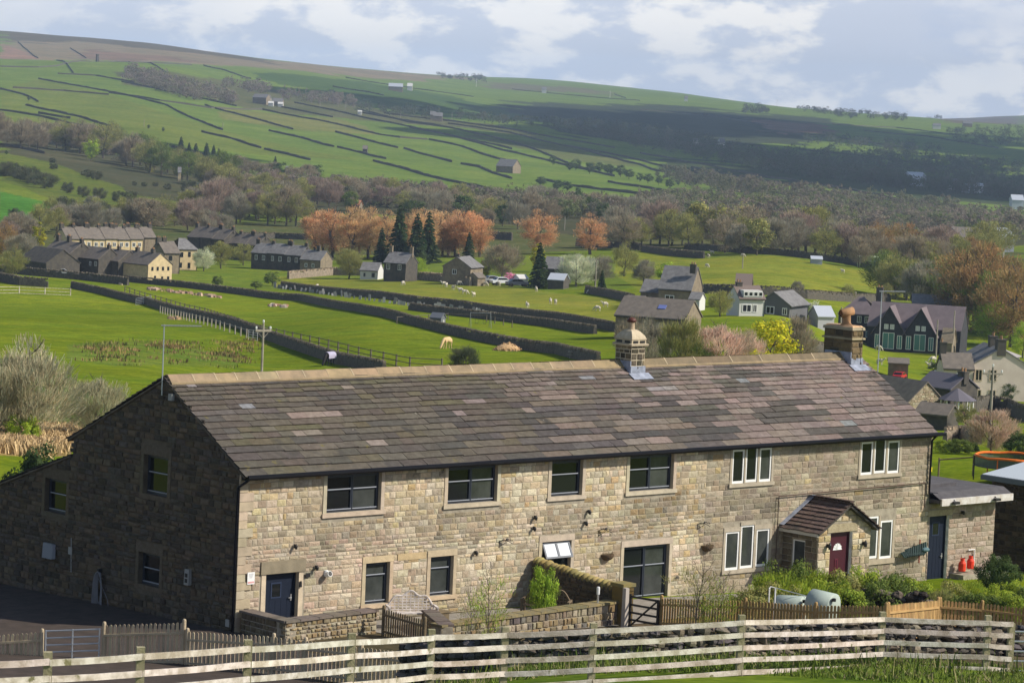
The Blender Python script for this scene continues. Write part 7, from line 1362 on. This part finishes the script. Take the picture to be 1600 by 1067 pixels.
# trampoline
d_ = 176; c = P(1580, 714, d_); gz = h(c.x, c.y); o = thing('trampoline', 'round trampoline with a green safety net and orange rim padding', 'trampoline', (c.x, c.y, gz)); zt = c.z-gz; Rr = 1.95
b = MB(); b.lathe([(Rr, .8), (Rr, zt)], 32); m_net = mat('green net', (.08, .11, .07), .9); b.build('net', m_net, o)
nt_ = m_net.node_tree; mxs = nt_.nodes.new('ShaderNodeMixShader'); trn = nt_.nodes.new('ShaderNodeBsdfTransparent'); ou = nt_.nodes['Material Output']; mxs.inputs[0].default_value = .85; nt_.links.new(trn.outputs[0], mxs.inputs[1]); nt_.links.new(nt_.nodes['Principled BSDF'].outputs[0], mxs.inputs[2]); nt_.links.new(mxs.outputs[0], ou.inputs[0])
b = MB(); n = 32; b.tube([(Rr*math.cos(2*PI*i/n), Rr*math.sin(2*PI*i/n), zt+.05*abs(math.sin(3*2*PI*i/n))) for i in range(n+1)], .07, 6); b.build('rim', mat('orange padding', (.72, .16, .02), .6), o); b = MB(); b.lathe([(Rr+.1, .8), (Rr-.25, .86), (0, .8)], 32); b.build('mat', m_dark, o)
for k in range(6): a = k*PI/3+.3; b = MB(); b.tube([((Rr+.05)*math.cos(a), (Rr+.05)*math.sin(a), 0), ((Rr+.05)*math.cos(a), (Rr+.05)*math.sin(a), zt)], .035, 6); b.build('leg', mat('orange padding', (.72, .16, .02), .6) if k % 2 else m_dark, o)
o = thing('sack', 'white sack with a blue mark lying on the flat annex roof', 'sack', (LN+2.3, 3.2, 2.82)); b = MB(); b.ell((0, 0, .16), (.5, .36, .22), 16, 10); b.ell((.35, .1, .1), (.3, .25, .16), 12, 8); b.build('bag', m_white, o, True); b = MB(); b.ell((.22, -.22, .28), (.14, .1, .06), 10, 6); b.build('printed_mark', mat('blue print', (.05, .3, .6), .5), o)
g = gnd(1466, 176); o = thing('sign_post', 'yellow sign on a thin post in the grass behind the annex', 'sign', g); b = MB(); b.tube([(0, 0, 0), (0, 0, 1.3)], .05, 5); b.build('post', m_wood, o); b = MB(); b.box(-.28, .1, -.06, -.03, 1.05, 1.3); b.build('board', mat('yellow board', (.75, .6, .02), .6), o)
# gardens beyond the right end
for px, py, hp, k, c_, l, w in ((1548, 712, 84, 'bare', 'blush', 'big pale pink blossoming shrub below the cream house', 1.2), (1500, 708, 30, 'bush', 'green', 'low green bush above the trampoline field', 1.6), (1475, 706, 26, 'bush', 'broom', 'green bush at the farmhouse right gutter', 1.2), (1519, 706, 38, 'conifer', 'dark', 'small dark conifer in the right garden', 1.6), (1592, 716, 50, 'bush', 'deep', 'dark green hedge bush at the right frame edge', 1.), (1508, 672, 46, 'bud', 'olive', 'olive shrub beside the summerhouse', 1.2),
    (1530, 668, 26, 'bush', 'green', 'green shrub right of the summerhouse', 1.), (1496, 690, 22, 'bush', 'copper', 'dark red shrub below the summerhouse', 1.), (1577, 625, 36, 'bush', 'deep', 'dark shrub against the cream house wall', .8), (1462, 582, 20, 'bush', 'deep', 'dark shrub in the paddock left of the green shed', 1.2), (1598, 560, 60, 'bud', 'lime', 'lime tree at the right frame edge behind the cream house', 1.)): tree(px, py, hp, k, c_, l, None, 'bush' if k == 'bush' else 'tree', 'bush' if k == 'bush' else 'tree', w, 190)
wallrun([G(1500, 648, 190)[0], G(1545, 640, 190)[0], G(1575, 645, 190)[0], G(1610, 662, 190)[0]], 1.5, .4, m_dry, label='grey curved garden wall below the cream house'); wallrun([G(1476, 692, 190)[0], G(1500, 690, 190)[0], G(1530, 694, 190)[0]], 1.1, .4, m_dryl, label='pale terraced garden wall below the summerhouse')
# grass blades along the white rails
Vs, Fs, Cs, off = [], [], [], 0; rr2 = np.random.default_rng(8)
for k in range(2600):
    px = random.uniform(560, 1640); d_ = random.uniform(74, 82); g = gnd(px, d_); per = 9; o3 = rr2.normal(size=(per, 3))*[.14, .14, 0]+[g.x, g.y, g.z-.02]; hh = rr2.uniform(.04, .16 if random.random() < .93 else .5, per); w = rr2.normal(size=(per, 3))*.012; w[:, 2] = 0; tp = rr2.normal(size=(per, 3))*.06; tp[:, 2] = hh
    Vs.append(np.stack([o3-w, o3+w, o3+tp+w*.3, o3+tp-w*.3], 1).reshape(-1, 3)); Fs.append(np.arange(per*4).reshape(-1, 4)+off); off += per*4; Cs.append(np.tile(np.array(random.choice([(.12, .17, .02), (.15, .19, .03), (.09, .14, .02), (.25, .22, .1)])), (per, 1)))
tag(npmesh('grass', np.vstack(Vs), np.vstack(Fs), mat('rush blades', (1, 1, 1), .9, attr=True), np.vstack(Cs)), kind='stuff')

# ------------------------------------------------------------------ air: one closed box of thin haze
lo = float(Z.min())-2; b = MB(); b.box(-6800, 8400, -600, 11500, lo-1, float(Z.max())+45)
b.M = None; hz = b.build('haze', mat('haze', (1, 1, 1))); hm = bpy.data.materials.new('pale haze'); hm.use_nodes = True; t = hm.node_tree; t.nodes.clear()
pv = t.nodes.new('ShaderNodeVolumePrincipled'); pv.inputs['Color'].default_value = (.60, .77, 1, 1); pv.inputs['Density'].default_value = .00008; pv.inputs['Anisotropy'].default_value = .1
t.links.new(pv.outputs[0], t.nodes.new('ShaderNodeOutputMaterial').inputs['Volume']); hz.data.materials[0] = hm; tag(hz, kind='stuff')

# ------------------------------------------------------------------ clouds above the frame, whose shadows cross the hills
m_cloud = mat('cloud white', (.9, .9, .92), 1., spec=0)
def cloud(px, py, rx, ry, dmin=600, alt=650):
    g, d = G(px, py, dmin); k = (alt-g.z)/TS.z; c = g+TS*k; b = MB(); ca, sa = math.cos(-YAW), math.sin(-YAW)
    for i in range(26):
        a = random.uniform(0, 6.3); q = math.sqrt(random.random())*.72; x = math.cos(a)*q*rx; y = math.sin(a)*q*ry; r_ = random.uniform(.26, .42)*min(rx, ry)
        b.ell((c.x+x*ca-y*sa, c.y+x*sa+y*ca, c.z+random.uniform(0, r_*.3)), (r_*1.2*max(1, (rx/ry)**.5), r_, r_*.34), 14, 8)
    return tag(b.build('cloud', m_cloud, smooth=True), kind='structure')
CLD = [(1250, 258, 330, 800), (1300, 208, 330, 1000), (1000, 188, 230, 800), (1010, 222, 170, 500), (1590, 240, 240, 1300), (700, 172, 110, 330), (520, 150, 90, 200), (180, 226, 75, 150), (330, 246, 40, 90)]
for q in CLD: cloud(*q)
